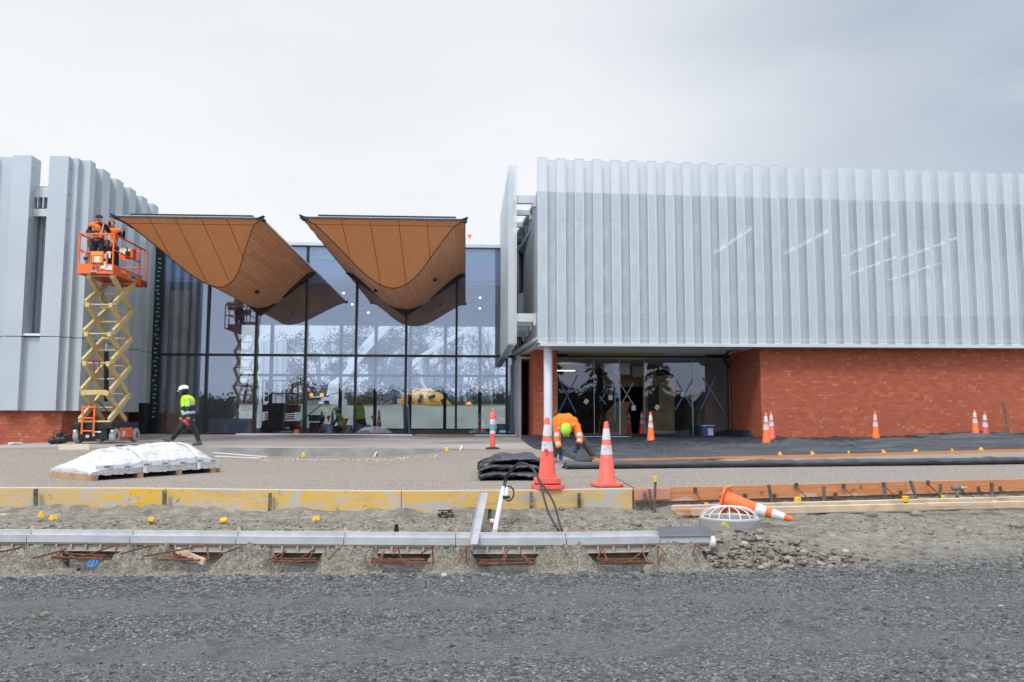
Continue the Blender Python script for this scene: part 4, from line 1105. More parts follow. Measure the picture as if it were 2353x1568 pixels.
for i,(a,b,c) in enumerate(ST):
    stirrup(a,b,c,'bent rusty rebar end '+['beside the left edge','left of the black pipe','above the blue cap','on the mound right of the blue cap','arching widest over the wood in the pit','low over the piece of wood','on the mound below the second yellow board',
     'left in the third pit','right in the third pit','on the mound at the third gap','at the left end of the fourth pit','standing mid fourth pit','at the right end of the fourth pit','just left of the angle foot','left in the pit right of the angle','right in the pit right of the angle','under the hose ends','at the left end of the last pit','at the right end of the last pit','under the tray left end','nearest the drain end cap'][i])
PB=[((118,1279),(255,1286)),((125,1283),(238,1281)),((150,1272),(242,1277)),((362,1286),(478,1287)),((385,1284),(474,1283)),((385,1278),(480,1280)),((622,1290),(728,1290)),((628,1284),(727,1284)),((622,1287),(725,1293)),
 ((852,1291),(990,1294)),((860,1288),(975,1287)),((855,1284),(975,1285)),((1100,1296),(1232,1293)),((1105,1288),(1232,1285)),((1100,1292),(1225,1297)),((1372,1285),(1470,1285)),((1380,1290),(1485,1291)),((1376,1294),(1500,1294))]
for i,(a,b) in enumerate(PB):
    pa=PY(a[0],a[1],8.52+.06*(i%3)); pb=PY(b[0],b[1],8.52+.06*(i%3)); mb=MB(); mb.tube([pa,pa.lerp(pb,.5)+Vector((0,0,-.004)),pb],.0085,7); o=mb.build('rebar_length',M_rust,smooth=True)
    tag(o,['front','rear','middle'][i%3]+' straight rusty rebar in the '+['first','second','third','fourth','fifth','sixth'][i//3]+' pit under the drain from the left','rebar','straight rebar in pit '+['one','two','three','four','five','six'][i//3])
# bits in the first pits
p=PZ(213,1297,-.02); M_cyan=pm('blue_plastic',(.02,.22,.60),.4,0,.05,9,0)
mb=MB(); 
mb.tube([p+Vector((.048*math.cos(a),0.03*math.sin(a),.012+.0*math.sin(a)+.03*math.sin(a))) for a in np.linspace(0,2*math.pi,20)],.007,6); mb.bar(p+Vector((0,-.03,-.02)),p+Vector((0,.03,.04)),.012,.01); mb.bar(p+Vector((-.045,0,.012)),p+Vector((.045,0,.012)),.012,.01)
o=mb.build('blue_ring_cap',M_cyan,smooth=True); tag(o,'bright blue plastic ring cap lying in the pit under the drain','ring cap')
p=PZ(150,1300,-.03); mb=MB(); 
mb.lathe([(.034,0),(.038,.01),(.034,.02),(.038,.03),(.034,.04),(.038,.05),(.030,.06),(.030,.14)],p,16); o=mb.build('black_pipe_stub',M_hose); tag(o,'ribbed black pipe stub standing in the pit left of the blue cap','pipe stub')
a=PY(407,1265,8.75); b=PY(470,1292,8.5); stick('wood_offcut',a,b,.06,.03,M_grit,'wood offcut slanting down into the pit under the rebar','wood offcut')
# leaning aluminium angle
t=tag(bpy.data.objects.new('x',None),None,None)
a=PY(1079,1251,8.74); b=PY(1104,1133,11.02)
up_=(b-a).cross(Vector((1,0,0))).normalized()
if up_.z<0: up_=-up_
mb=MB(); wv=Vector((1,0.0,0)); 
A0,A1=a,a+wv*.082; B0,B1=b,b+wv*.10
mb.prism([A0,A1,B1,B0],up_*.004); h_=up_*.045
mb.prism([A0,B0+ (b-a)*.05,B0+h_+(b-a)*.12,A0+h_],wv*-.004)
o=mb.build('aluminium_angle',M_alu,bevel=.0015); tag(o,'long bright aluminium angle leaning from the drain onto the yellow board','straightedge')
# white tube pair (concrete vibrator head) with black hose
a=PY(1137,1221,9.12); b=PY(1156,1122,10.75)
t=T('poker_tube','white tube pair leaning on the yellow board with a looping black hose','vibrator tube',a)
d=(b-a).normalized(); sd=Vector((1,0,0))
mb=MB(); mb.tube([a,b],.028,14); mb.build('white_tube',M_pvc,t,smooth=True)
c=a.lerp(b,.72)+sd*.055; mb=MB(); mb.tube([c,b+sd*.055],.024,14); mb.build('short_tube',M_pvc,t,smooth=True)
mb=MB(); q=c+Vector((0,-.01,.0)); mb.box(q+Vector((.01,0,.02)),(.09,.06,.035)); mb.build('clamp',M_hose,t,bevel=.008)
def cat_(pts,n=8):
    out=[]; P=[pts[0]]+pts+[pts[-1]]
    for i in range(1,len(P)-2):
        for k in range(n):
            t_=k/n; p0,p1,p2,p3=P[i-1],P[i],P[i+1],P[i+2]
            out.append(.5*((2*p1)+(-p0+p2)*t_+(2*p0-5*p1+4*p2-p3)*t_**2+(-p0+3*p1-3*p2+p3)*t_**3))
    out.append(P[-2]); return out
H1=[PY(1157,1124,10.75),PY(1160,1104,10.8),PY(1172,1082,10.7),PY(1190,1066,10.5),PY(1208,1066,10.3),PY(1226,1080,10.1),PY(1241,1112,9.9),PY(1251,1148,9.7),PY(1262,1182,9.5),PY(1283,1219,9.15)]
H2=[PY(1160,1124,10.75),PY(1163,1104,10.8),PY(1174,1083,10.75),PY(1191,1068,10.55),PY(1209,1068,10.35),PY(1229,1083,10.1),PY(1240,1105,9.95),PY(1258,1130,9.8),PY(1274,1160,9.55),PY(1285,1200,9.25),PY(1291,1219,9.1)]
H3=[PY(1162,1121,10.76),PY(1172,1118,10.7),PY(1180,1128,10.68),PY(1179,1142,10.6),PY(1170,1151,10.5),PY(1160,1147,10.5)]
for H in (H1,H2,H3): mb=MB(); mb.tube(cat_(H),.0125 if H is not H3 else .011,8); mb.build('hose',M_hose,t,smooth=True)
# paper cup
p=PZ(1133,1216,.24); M_red=pm('red_print',(.55,.03,.05),.5,0,.1,9,0)
t=T('paper_cup','white and red cup standing behind the white tube','cup',p)
mb=MB(); mb.lathe([(.026,0),(.032,.075)],p,16); mb.build('cup_body',M_red,t,smooth=True)
mb=MB(); mb.lathe([(.0325,.075),(.034,.078),(.036,.11),(.034,.113)],p,16); mb.build('rim',M_white,t,smooth=True)
# manhole ring with dome grate -------------------------------------------
mc=PZ(1676,1190,.37); rr=.352
t=T('manhole','round concrete manhole with domed white grate beside the fallen cone','manhole',(mc.x,mc.y,.1))
mb=MB(); mb.lathe([(rr,-.05),(rr,.365),(rr-.01,.37),(rr-.06,.37),(rr-.065,.36),(rr-.065,-.05)],(mc.x,mc.y,0),48,close=False); mb.build('concrete_ring',M_conc,t,smooth=True)
mb=MB()
for k in range(16):
    a=2*math.pi*k/16+.1; R0=rr-.035; pts=[]
    for q in np.linspace(0,1,9):
        ph=q*math.pi/2; pts.append((mc.x+R0*math.cos(ph)**.75*math.cos(a),mc.y+R0*math.cos(ph)**.75*math.sin(a),.378+.125*math.sin(ph)))
    if k%2==0 or True:
        mb.tube(pts,.0062,6)
mb.tube([(mc.x+(rr-.035)*math.cos(a),mc.y+(rr-.035)*math.sin(a),.377) for a in np.linspace(0,2*math.pi,40)],.008,6)
mb.tube([(mc.x+(.03)*math.cos(a),mc.y+(.03)*math.sin(a),.502) for a in np.linspace(0,2*math.pi,16)],.008,6)
mb.build('dome_grate',M_pvc,t,smooth=True)
M_ypaint=pm('yellow_spray_paint',(.55,.50,.03),.8,0,.2,20)
mb=MB(); a0=R(238)
pts=[(mc.x+(rr+.003)*math.cos(a0+u),mc.y+(rr+.003)*math.sin(a0+u),z) for u in np.linspace(0,.22,5) for z in (0,)]
rows=[[(mc.x+(rr+.003)*math.cos(a0+u),mc.y+(rr+.003)*math.sin(a0+u),z+.02*math.sin(u*20)) for u in np.linspace(0,.24,6)] for z in (.31,.35)]
mb.grid(rows); mb.build('paint_mark',M_ypaint,t)
# ================================================================== cones
def conemats(nm,c):
    m,nt=newmat(nm); P=nt.tc('Object'); n=nt.noise(P,8,5,.6)
    col=nt.mix(nt.step(n,.35,.75)*.4,c,tuple(min(1,v*1.25+.05) for v in c)); col=nt.mix(nt.step(nt.noise(P,26,5,.7),.66,.74)*.5,col,(.25,.16,.13))
    fin(nt,principled(nt,col,.5)); return m
M_con1=conemats('faded_red_orange_plastic',(.83,.125,.085)); M_con2=conemats('bright_orange_plastic',(.90,.155,.02)); M_con3=conemats('red_plastic',(.62,.07,.06))
M_sleeve=pm('reflective_white_sleeve',(.66,.66,.68),.45,0,.06,6,0,dirt=(.30,.28,.27),dscale=9)
def cone(loc,mat,label,h=.90,base=.36,group='traffic cones',bth=.035,rot=None,rz=0,r0=.125,parent_scale=1,name='traffic_cone',wear=0):
    t=T(name,label,'traffic cone',loc,rz,group,rot=rot)
    def rad(z): return lerp(r0,.030,z/h)
    mb=MB(); mb.lathe([(r0*1.04,bth),(rad(.06)*1.0,.06),(rad(h*.97),h*.97),(.026,h*.985),(.018,h),(.012,h)],n=28); mb.build('cone_body',mat,t,smooth=True,local=True)
    mb=MB(); s=base/2; q=s*.62; oc=[(s,-q),(s,q),(q,s),(-q,s),(-s,q),(-s,-q),(-q,-s),(q,-s)]
    mb.prism([(x_,y_,.012) for x_,y_ in oc],(0,0,bth-.008))
    for k in range(8):
        a=math.pi/4*k+.2
    for (x_,y_) in [(s*u,-s*.93) for u in (-.6,-.36,-.12,.12,.36,.6)]+[(s*.93,s*u) for u in (-.5,-.1,.3)]+[(-s*.93,s*u) for u in (-.5,-.1,.3)]: mb.cyl((x_,y_,0),(x_,y_,.013),.012,n=8)
    mb.build('base',mat,t,bevel=.006,local=True)
    for z0,z1 in ((.44*h/.9,.57*h/.9),(.645*h/.9,.80*h/.9)):
        mb=MB(); mb.lathe([(rad(z0)+.003,z0),(rad(z1)+.003,z1)],n=28,close=False); mb.build('reflective_band',M_sleeve,t,smooth=True,local=True)
    return t
def conepx(px,py,Y,*a,**k):
    x_=XA(px,Y); return cone((x_,Y,G(x_,Y)),*a,**k)
Y1=11.95; x_=XA(1393,Y1)
cone((x_,Y1,ZP),M_con1,'faded red cone standing alone at the plaza edge right of the stacked pair',h=.92,base=.42,r0=.135,bth=.045,rz=.12)
Y0=11.55; x_=XA(1258,Y0)
cone((x_,Y0,ZP),M_con1,'lower cone of the stacked pair at the plaza edge, only its base showing',h=.86,base=.42,r0=.13,bth=.06,rz=.15)
cone((x_-.005,Y0,ZP+.075),M_con1,'upper cone of the stacked pair, torn white bands and a red patch',h=.90,base=.37,r0=.132,bth=.075,rz=-.05)
p=PY(1255,1036,11.55-.118); mb=MB(); mb.box(p,(.05,.006,.05),Matrix.Rotation(.15,3,'Y')@Matrix.Rotation(R(-6),3,'X')); o=mb.build('red_patch',pm('dark_red_patch',(.55,.05,.06),.5)); tag(o,'square red sticker on the body of the stacked cone','sticker')
conepx(1495,1017,25.4,M_con2,'bright orange cone on black fabric in front of the entry doors',h=.92,base=.40)
conepx(1760,1025,22.7,M_con2,'orange cone in front of its twin at the brick corner',h=.92,base=.40)
conepx(1772,1011,25.9,M_con1,'pinkish cone behind the orange one at the brick corner',h=.88,base=.36)
conepx(2011,1012,25.6,M_con2,'orange cone sunk behind the black fabric in the middle of the brick wall',h=.90,base=.34)
conepx(2240,1001,26.3,M_con2,'orange cone close to the brick wall at right, left of a red one',h=.86,base=.38)
conepx(2263,1016,24.1,M_con3,'dark red cone on black fabric near the right edge',h=.90,base=.36)
# the fallen cone
bpt=PY(1662,1150,10.45); tip=PY(1797,1187,10.05); d=(tip-bpt).normalized()
zq=d; xq=zq.cross(Vector((0,0,1))).normalized(); yq=zq.cross(xq)
Rm=Matrix((xq,yq,zq)).transposed()
cone(bpt,M_con2,'orange cone lying on its side behind the domed grate',h=.86,base=.36,rot=Rm,r0=.125)
# bollard ---------------------------------------------------------------
Y=22.6; x_=XA(1132,Y); z_=G(x_,Y)
t=T('bollard','orange post bollard with white and teal bands near the glass hall corner','bollard',(x_,Y,z_))
mb=MB(); mb.lathe([(.072,.04),(.072,.80),(.085,.82),(.085,.84),(.075,.86),(.075,.96),(.05,.99),(.03,1.0),(.022,1.01),(.038,1.04),(.03,1.07),(.01,1.085)],(x_,Y,z_),24); mb.build('post',M_con1,t,smooth=True)
mb=MB(); mb.lathe([(.17,0),(.185,.01),(.18,.04),(.08,.06)],(x_,Y,z_),20); mb.build('rubber_base',M_hose,t,smooth=True)
M_teal=pm('teal_band',(.03,.42,.45),.4)
for z0,z1,m_ in ((.66,.80,M_sleeve),(.52,.63,M_teal),(.41,.49,M_sleeve)):
    mb=MB(); mb.lathe([(.0745,z0),(.0745,z1)],(x_,Y,z_),24,close=False); mb.build('reflective_band',m_,t,smooth=True)
# ================================================================== black geotextile
def fabmat():
    m,nt=newmat('black_geotextile'); P=nt.tc('Object'); n=nt.noise(nt.vscale(P,(.35,1.5,1)),2.2,5,.6)
    col=nt.ramp(n,[(.3,(.020,.023,.029)),(.7,(.048,.054,.067))])
    col=nt.mix(nt.step(nt.noise(P,1.3,5,.6),.55,.7)*.25,col,(.10,.10,.105))
    fin(nt,principled(nt,col,.36,0,nt.bump(nt.noise(nt.vscale(P,(.16,2.0,1)),1.8,4,.55,.8),.9,.08),spec=.7)); return m
M_fab=fabmat()
front=[PG(px,py) for px,py,z in ((1212,1022,.78),(1240,1034,.72),(1290,1046,.68),(1330,1061,.64),(1450,1063,.63),(1560,1062,.63),(1660,1056,.63),(1800,1051,.64),(2000,1046,.65),(2353,1036,.68),(2800,1022,.72))]
fx=[(p.x,p.y) for p in front]
def ffront(x_): return interp(x_,fx)
def fback(x_):
    if x_<C.x: return 29.9 if x_>2.75 else 27.6
    return A.y+ (x_-A.x)*e1.y/e1.x+.36
mb=MB(); rows=[]; xs_=np.concatenate([np.linspace(fx[0][0],10,190),np.linspace(10.1,19.5,110)])
nv=150
for j in range(nv+1):
    r=[]
    for x_ in xs_:
        t_=j/nv; yf_=ffront(x_); ybk=fback(x_)
        if j==0: yf_+=.04*nz(x_*3,1)
        y_=lerp(yf_,ybk,t_)
        w_=nz(x_*.16,y_*1.9,3,2); w2=nz(x_*.5,y_*3,8,2)
        h=.06*max(0,1-abs(w_)*9.0)+.018*w2+.012
        # bunched hump toward the front right
        hump=math.exp(-((y_-(yf_+1.9+.25*math.sin(x_)))/.95)**2)*sstep(5.2,7.0,x_)
        fold=1-abs(nz(x_*.55+y_*.12,y_*.7,21))*1.9
        h+=hump*(.09+.16*max(0,1-abs(nz(x_*.30+y_*.08,y_*.30,21,1))*3.5))
        wallf=math.exp(-((ybk-y_)/.28)**2)
        h+=wallf*(.03+.08*max(0,nz(x_*.5,5,2))+(.22*math.exp(-((x_-(C.x-.1))/.55)**2)))
        edge=sstep(0,.06,t_)
        r.append((x_,y_,G(x_,y_)+.012+max(0,h)*max(.15,edge)))
    rows.append(r)
mb.grid(rows); o=mb.build('fabric_sheet',M_fab,smooth='all'); tag(o,'wide wrinkled black fabric sheet spread before the brick wall and entry','fabric sheet')
# long roll of the same fabric
Pa,Pb=PG(1300,1079),PG(2480,1064); nst=150; mb=MB(); rows=[]
for i in range(nst+1):
    t_=i/nst; c=Pa.lerp(Pb,t_); r_=.086+.014*nz(t_*18,0,4)+.008*nz(t_*60,3,4); ring=[]
    dd=(Pb-Pa).normalized(); nn=Vector((-dd.y,dd.x,0)); zc=G(c.x,c.y)
    for k in range(18):
        a=2*math.pi*k/18; fl=.62 if math.sin(a)>0 else .62
        w_=1+.10*nz(t_*40,a*1.2,9)
        ring.append(c.xy.to_3d()+nn*(r_*1.35*math.cos(a)*w_)+Vector((0,0,zc+r_*.85+r_*.85*math.sin(a)*w_)))
    # loose flap running back onto the paving
    for q in (.12,.26,.40): ring.append(c.xy.to_3d()+nn*(r_*.9+q*(1+.15*nz(t_*12,2)))+Vector((0,0,zc+.012+.03*max(0,nz(t_*25,q*9,3))+(.05 if q<.2 else 0))))
    rows.append(ring)
vs=[p for r in rows for p in r]; fs=[]; M_=21
for i in range(nst):
    for k in range(18): fs.append((i*M_+k,(i+1)*M_+k,(i+1)*M_+(k+1)%18,i*M_+(k+1)%18))
    seq=[3,18,19,20]
    for a,b in zip(seq,seq[1:]): fs.append((i*M_+a,(i+1)*M_+a,(i+1)*M_+b,i*M_+b))
mb.add(vs,fs); mb.add([rows[0][k] for k in range(18)],[tuple(range(18))])
o=mb.build('fabric_roll',M_fab,smooth='all'); tag(o,'long black fabric roll lying across the paving at right','fabric roll')
# folded heap left of the stacked cones: a serpentine fold run along x
mb=MB(); 
prof=[(1.9,.02),(1.2,.05),(.55,.06),(.12,.05),(.0,.09),(.12,.13),(.6,.12),(.95,.14),(.98,.18),(.6,.19),(.22,.17),(.13,.21),(.22,.25),(.7,.25),(.9,.28),(.72,.31),(.36,.30),(.27,.34),(.38,.385),(.9,.40),(1.5,.40),(2.0,.34),(2.35,.2),(2.5,.03)]
PP=[]; 
for i in range(len(prof)-1):
    for k in range(3): PP.append((lerp(prof[i][0],prof[i+1][0],k/3),lerp(prof[i][1],prof[i+1][1],k/3)))
PP.append(prof[-1])
x0,x1=XA(1088,13.2),XA(1275,13.2); rows=[]
for i in range(64):
    t_=i/63; x_=lerp(x0,x1,t_); r=[]
    for j,(yy,zz) in enumerate(PP):
        w_=nz(t_*5,j*.18,7); w2=nz(t_*16,j*.3,9)
        inset=(.12+.1*nz(j*.25,3))*(1-sstep(0,.08,t_)); 
        top=zz>.33
        sx=x_+(.10+.05*w_)*(1 if top else 0)*(1-t_)*2+inset*(1-t_)
        sink=.55+.45*sstep(-.02,.22,t_); 
        r.append((sx,13.05+yy*.95+.07*w_+.02*w2+.55*(t_-.3)*(0 if j<12 else 1)*.2,ZP+.005+max(0,zz*.92*sink*(1-.55*sstep(.72,1,t_))+.022*w_+.012*w2)))
    rows.append(r)
mb.grid(rows); o=mb.build('folded_fabric_heap',M_fab,smooth='all'); tag(o,'thick folded heap of black fabric left of the stacked cones','fabric heap')
# second small fabric fold by the pier, small roll
p=PY(1232,1000,27.4); mb=MB(); mb.grid([[(p.x+u,27.2+v*.9+.1*nz(u*3,v),G(p.x+u,27.3)+.02+.13*math.sin(v*3.1)*(1+.3*nz(u*4,v*3))) for u in np.linspace(-.4,.9,14)] for v in np.linspace(0,1,8)]); o=mb.build('fabric_fold',M_fab,smooth='all'); tag(o,'small folded piece of black fabric at the foot of the brick pier','fabric fold')
xx=XA(2140,23.6); mb=MB(); mb.cyl((xx-.42,23.7,G(xx,23.6)+.16),(xx+.16,23.55,G(xx,23.6)+.15),.07,n=16); mb.cyl((xx+.16,23.55,G(xx,23.6)+.15),(xx+.2,23.54,G(xx,23.6)+.15),.05,n=16); o=mb.build('offcut_roll',M_fab,smooth=True); tag(o,'short roll of black fabric on the sheet, left of the dark red cone','fabric roll')
# timber edging strip and its yellow caps
eg=[PG(px,py) for px,py in ((1360,1062.5),(1500,1059),(1620,1056),(1850,1051),(2100,1044.5),(2353,1037),(2700,1027))]
mb=MB()
for a,b in zip(eg,eg[1:]):
    a=Vector((a.x,a.y-.05,G(a.x,a.y)+.02)); b=Vector((b.x,b.y-.05,G(b.x,b.y)+.02)); mb.bar(a,b,.045,.07)
o=mb.build('edging_strip',M_pine); tag(o,'long thin orange timber edging along the front of the black sheet','timber edging')
for i,px in enumerate((1790,1865,1947,2028,2101,2185,2251)):
    x_=PG(px,1048).x; y_=ffront(x_)-.04; x_=XA(px,y_); p=Vector((x_,y_,G(x_,y_)+.05)); c_=cap(p,['first','second','third','fourth','fifth','sixth','seventh'][i]+' yellow cap from the left along the edging of the black sheet',(0,.2*(-1)**i,0),i%3!=2,.85)
# post leaning on the right brick wall
a=PY(2319,996,26.6); b=PY(2305,925,27.0); p_=W((b-A).dot(e1),-.40,b.z); mb=MB(); mb.tube([Vector((a.x,a.y,G(a.x,a.y))),b],.026,8); o=mb.build('leaning_pole',M_stake); tag(o,'dark pole leaning against the brick wall at the right edge','pole')
# ================================================================== wrapped board pack
N_=PZ(207,1106,ZP); L_=PZ(116,1096,ZP); R_=PZ(505,1085,ZP); U=R_-N_; V=L_-N_
def wrapmat():
    m,nt=newmat('white_plastic_wrap'); P=nt.tc('Object')
    n=nt.noise(nt.vscale(P,(1.2,1,9)),2.6,6,.65,.8); col=nt.ramp(n,[(.3,(.44,.45,.44)),(.48,(.64,.65,.64)),(.7,(.80,.81,.81))])  # tone ramp puts the shade of the folds into the colour
    col=nt.mix(nt.step(nt.noise(P,2.4,3),.62,.75)*.35,col,(.58,.52,.43))
    fin(nt,principled(nt,col,.28,0,nt.bump(nt.noise(nt.vscale(P,(2,2,12)),3.4,6,.65,1.0),.9,.03),spec=.6)); return m
M_wrap=wrapmat()
t=T('wrapped_pack','low pallet pack wrapped in white printed plastic in front of the lift','wrapped pack',(N_.x,N_.y,ZP))
def hh(u,v):
    e=min(u,1-u)
    hp=interp(u,[(0,.16),(.03,.22),(.12,.30),(.22,.42),(.35,.46),(.5,.47),(.62,.50),(.75,.52),(.86,.50),(.93,.36),(.99,.20),(1,.14)])
    hv=interp(v,[(0,.42),(.04,.52),(.2,.85),(.4,1.0),(.75,1.0),(1,.55)])
    return .10+ (hp-.10)*hv
mb=MB(); rows=[]; nu,nv=130,44
for j in range(-5,nv+6):
    r=[]
    for i in range(-5,nu+6):
        u=min(1,max(0,i/nu)); v=min(1,max(0,j/nv)); k=max(max(0,-i),max(0,i-nu),max(0,-j),max(0,j-nv))
        z=hh(u,v)
        w_=nz(u*9,v*3,2)*.022+nz(u*26,v*9,5)*.010+nz(u*3,v*14,8)*.014
        p=N_+U*u+V*v
        out=(N_+U*.5+V*.5-p); out=-out.normalized()*.02*nz(u*30,v*30,3)
        zz=z+w_
        if k: zz=lerp(z,.075+.02*nz(u*22,v*22,9),k/5)+.008*nz(u*40,v*40,k)
        r.append((p.x+out.x,p.y+out.y,ZP+zz))
    rows.append(r)
mb.grid(rows); mb.build('plastic_wrap',M_wrap,t,smooth='all')
M_pal=pm('pallet_timber',(.42,.27,.16),.85,0,.2,3,.2)
for q in (.03,.35,.65,.94):
    mb=MB(); a=N_+U*q; b=N_+U*q+V; mb.bar(a+Vector((0,0,.045)),b+Vector((0,0,.045)),.1,.09); mb.build('bearer',M_pal,t)
mb=MB(); mb.bar(N_+Vector((.03,0,.05)),L_+Vector((.03,0,.05)),.05,.10); mb.build('side_board',M_pal,t); mb=MB(); mb.bar(N_+U*1.0+V*.05+Vector((0,0,.06)),N_+U*1.03+V*.5+Vector((0,0,.06)),.1,.11); mb.build('side_board',M_pal,t)
M_ink=pm('dark_print_ink',(.09,.11,.14),.6,0,0,5,0); M_inkb=pm('blue_print_dot',(.03,.25,.62),.6,0,0,5,0); M_tapew=pm('printed_tape',(.76,.79,.81),.35,0,.05,5,0)
ud=U.normalized()
def onpack(u,v,off=.012):
    p=N_+U*u+V*v; nrm=Vector((U.y,-U.x,0)).normalized(); return Vector((p.x,p.y,0))+nrm*(.03+off)
for (u0,u1,z0) in ((.02,.97,.165),):
    mb=MB(); rows=[[onpack(lerp(u0,u1,i/30),0)+Vector((0,0,ZP+z0+dz_+.012*math.sin(i*.6)+.03*(i/30))) for i in range(31)] for dz_ in (0,.055)]; mb.grid(rows); mb.build('tape_band',M_tapew,t)
for i,u in enumerate((.10,.24,.38,.52,.66,.80,.92)):
    z0=ZP+.193+.03*u+.012*math.sin(u*30*.6); p=onpack(u,0,.018)+Vector((0,0,z0)); text('urban',.052,t,M_ink,frame(p,ud,(0,0,1)),'tape_lettering',extrude=.001,bold=.0006)
    for q,dz_,mt in ((.085,.02,M_inkb),(.088,-.018,M_ink)):
        mb=MB(); mb.box(p+ud*q+Vector((0,0,dz_)),(.014,.006,.014)); mb.build('tape_dot',mt,t)
for u in (.37,.80):
    mb=MB(); rows=[]
    for j in range(16):
        v=j/15*.6; z=hh(u,v)+.012; r=[]
        for du in (-.014,.014):
            p=N_+U*(u+du-.02*v)+V*v; nrm=Vector((U.y,-U.x,0)).normalized()
            r.append((p.x+nrm.x*.02*(j==0),p.y+nrm.y*.02*(j==0),ZP+z+nz(u*9,v*3,2)*.022+.010))
        rows.append(r)
    p0=rows[0]; rows.insert(0,[(a[0]+nrm.x*.02,a[1]+nrm.y*.02,ZP+.08) for a in p0]); mb.grid(rows); mb.build('tape_band',M_tapew,t)
# small slab-side bits
p=PZ(170,1024,.72); a=PY(135,1024,20.9);b=PY(206,1023.5,20.9)
a.z=b.z=G(a.x,20.9)+.065; mb=MB(); mb.bar(a,b,.03,.135); o=mb.build('formwork_offcut',M_form,bevel=.003); tag(o,'short yellow formwork offcut on edge in front of the lift','formwork offcut')
def onG(px,Y,dz_=0): x_=XA(px,Y); return Vector((x_,Y,G(x_,Y)+dz_))
# tool bag
t=T('tool_bag','open black tool bag lying left of the lift wheels','tool bag',onG(140,24.2))
c=onG(138,24.3); mb=MB()
for k,(dx_,dz_,r_) in enumerate(((-.16,.10,.13),(.02,.12,.15),(.14,.13,.13),(.02,.26,.09))): mb.ell(c+Vector((dx_,0,dz_)),(r_,.14,r_*.85),14,10)
o=mb.build('bag_body',M_hose,t,smooth='all')
for v in o.data.vertices: v.co*=1+.10*mnoise.noise(v.co*9)
mb=MB(); mb.tube(cat_([c+Vector((-.14,-.1,.15)),c+Vector((-.08,-.12,.34)),c+Vector((.06,-.1,.38)),c+Vector((.12,-.08,.2))]),.012,6); mb.build('handle',M_hose,t,smooth=True)
mb=MB(); mb.tube([c+Vector((.1,-.1,.2)),c+Vector((.28,-.1,.24)),c+Vector((.36,-.1,.26))],[.02,.03,.035],8); mb.build('tool_grip',M_black,t,smooth=True)
# strap lying right of the lift
pts=[onG(272,22.6,.02),onG(285,22.5,.03),onG(300,22.7,.02),onG(310,22.5,.04),onG(324,22.5,.03)]; mb=MB()
for a,b in zip(pts,pts[1:]): mb.bar(a,b,.10,.035)
o=mb.build('black_strap',M_hose); tag(o,'flat black strap lying on the slab right of the lift','strap')
a=onG(32,24.5,.03); b=onG(44,24.3,.05); mb=MB(); mb.bar(a,b,.25,.04); o=mb.build('white_offcut',M_white); tag(o,'small white board offcut on the paving left of the tool bag','offcut')
# white trims along the base of the glass
for p0,p1,Y_,lab,mt in ((544,672,32.3,'white metal trim on the slab below the second glass bay',M_white),(670,825,32.2,'white metal trim on the slab at the middle left glass bays',M_white),(822,948,32.1,'white metal trim on the slab below the crouching worker',M_white),(955,1165,32.4,'long thin pine batten on the slab at the foot of the right glass bays',M_pal),
    (1128,1200,31.4,'white flashing piece near the bucket outside the glass corner',M_white),(1092,1160,31.8,'slanting white flashing left of the corner bucket',M_white)):
    a=onG(p0,Y_,.03); b=onG(p1,Y_-.15,.03); mb=MB(); mb.bar(a,b,.12,.045 if mt is M_white else .05); o=mb.build('metal_trim' if mt is M_white else 'pine_batten',mt); tag(o,lab,'trim' if mt is M_white else 'batten')
for (p0,y0,p1,y1,lab) in ((490,1050,615,1051.5,'upper of two thin white strips in front of the slab step'),(495,1053.5,600,1054.5,'lower of two thin white strips in front of the slab step')):
    a=PZ(p0,y0,.565);b=PZ(p1,y1,.565); a.z=G(a.x,a.y)+.012; b.z=G(b.x,b.y)+.012; mb=MB(); mb.bar(a,b,.03,.02); o=mb.build('white_strip',M_white); tag(o,lab,'strip')
for i,(px,lab) in enumerate(((700,'yellow cap at the foot of the slab step, left one'),(1028,'yellow cap at the foot of the slab step, right one'))):
    x_=XA(px,21.4); cap(Vector((x_,21.4,G(x_,21.4))),lab,None,False,1.6)
for px,lab in ((862,'small steel peg leaning on the slab step, left one'),(1070-12,'small steel peg leaning on the slab step, right one')):
    x_=XA(px,21.8); mb=MB(); mb.bar((x_,21.72,G(x_,21.7)),(x_+.05,21.84,G(x_,21.7)+.12),.04,.012); o=mb.build('steel_peg',M_galv); tag(o,lab,'peg')
# plaster crumbs
rs=np.random.RandomState(8); mb=MB()
for k in range(70):
    x_=XA(rs.uniform(620,1010),20.6)+0; y_=20.1+rs.normal()*.35; s_=rs.uniform(.006,.028); mb.box((x_,y_,G(x_,y_)+.006),(s_*1.8,s_*1.6,.012),Matrix.Rotation(rs.rand()*3,3,'Z'))
o=mb.build('plaster_crumbs',M_white); tag(o,'white plaster crumbs scattered on the paving below the slab step','crumbs',kind='stuff')
# white sheets before the entry doors
a=onG(1375,28.6,.03); mb=MB(); mb.box(a+Vector((.4,.2,.012)),(2.3,.9,.02),Matrix.Rotation(.1,3,'Z')); o=mb.build('pale_sheet',pm('pale_board_sheet',(.62,.60,.54),.7),None); tag(o,'pale flat board sheet on the fabric before the entry doors','board sheet')
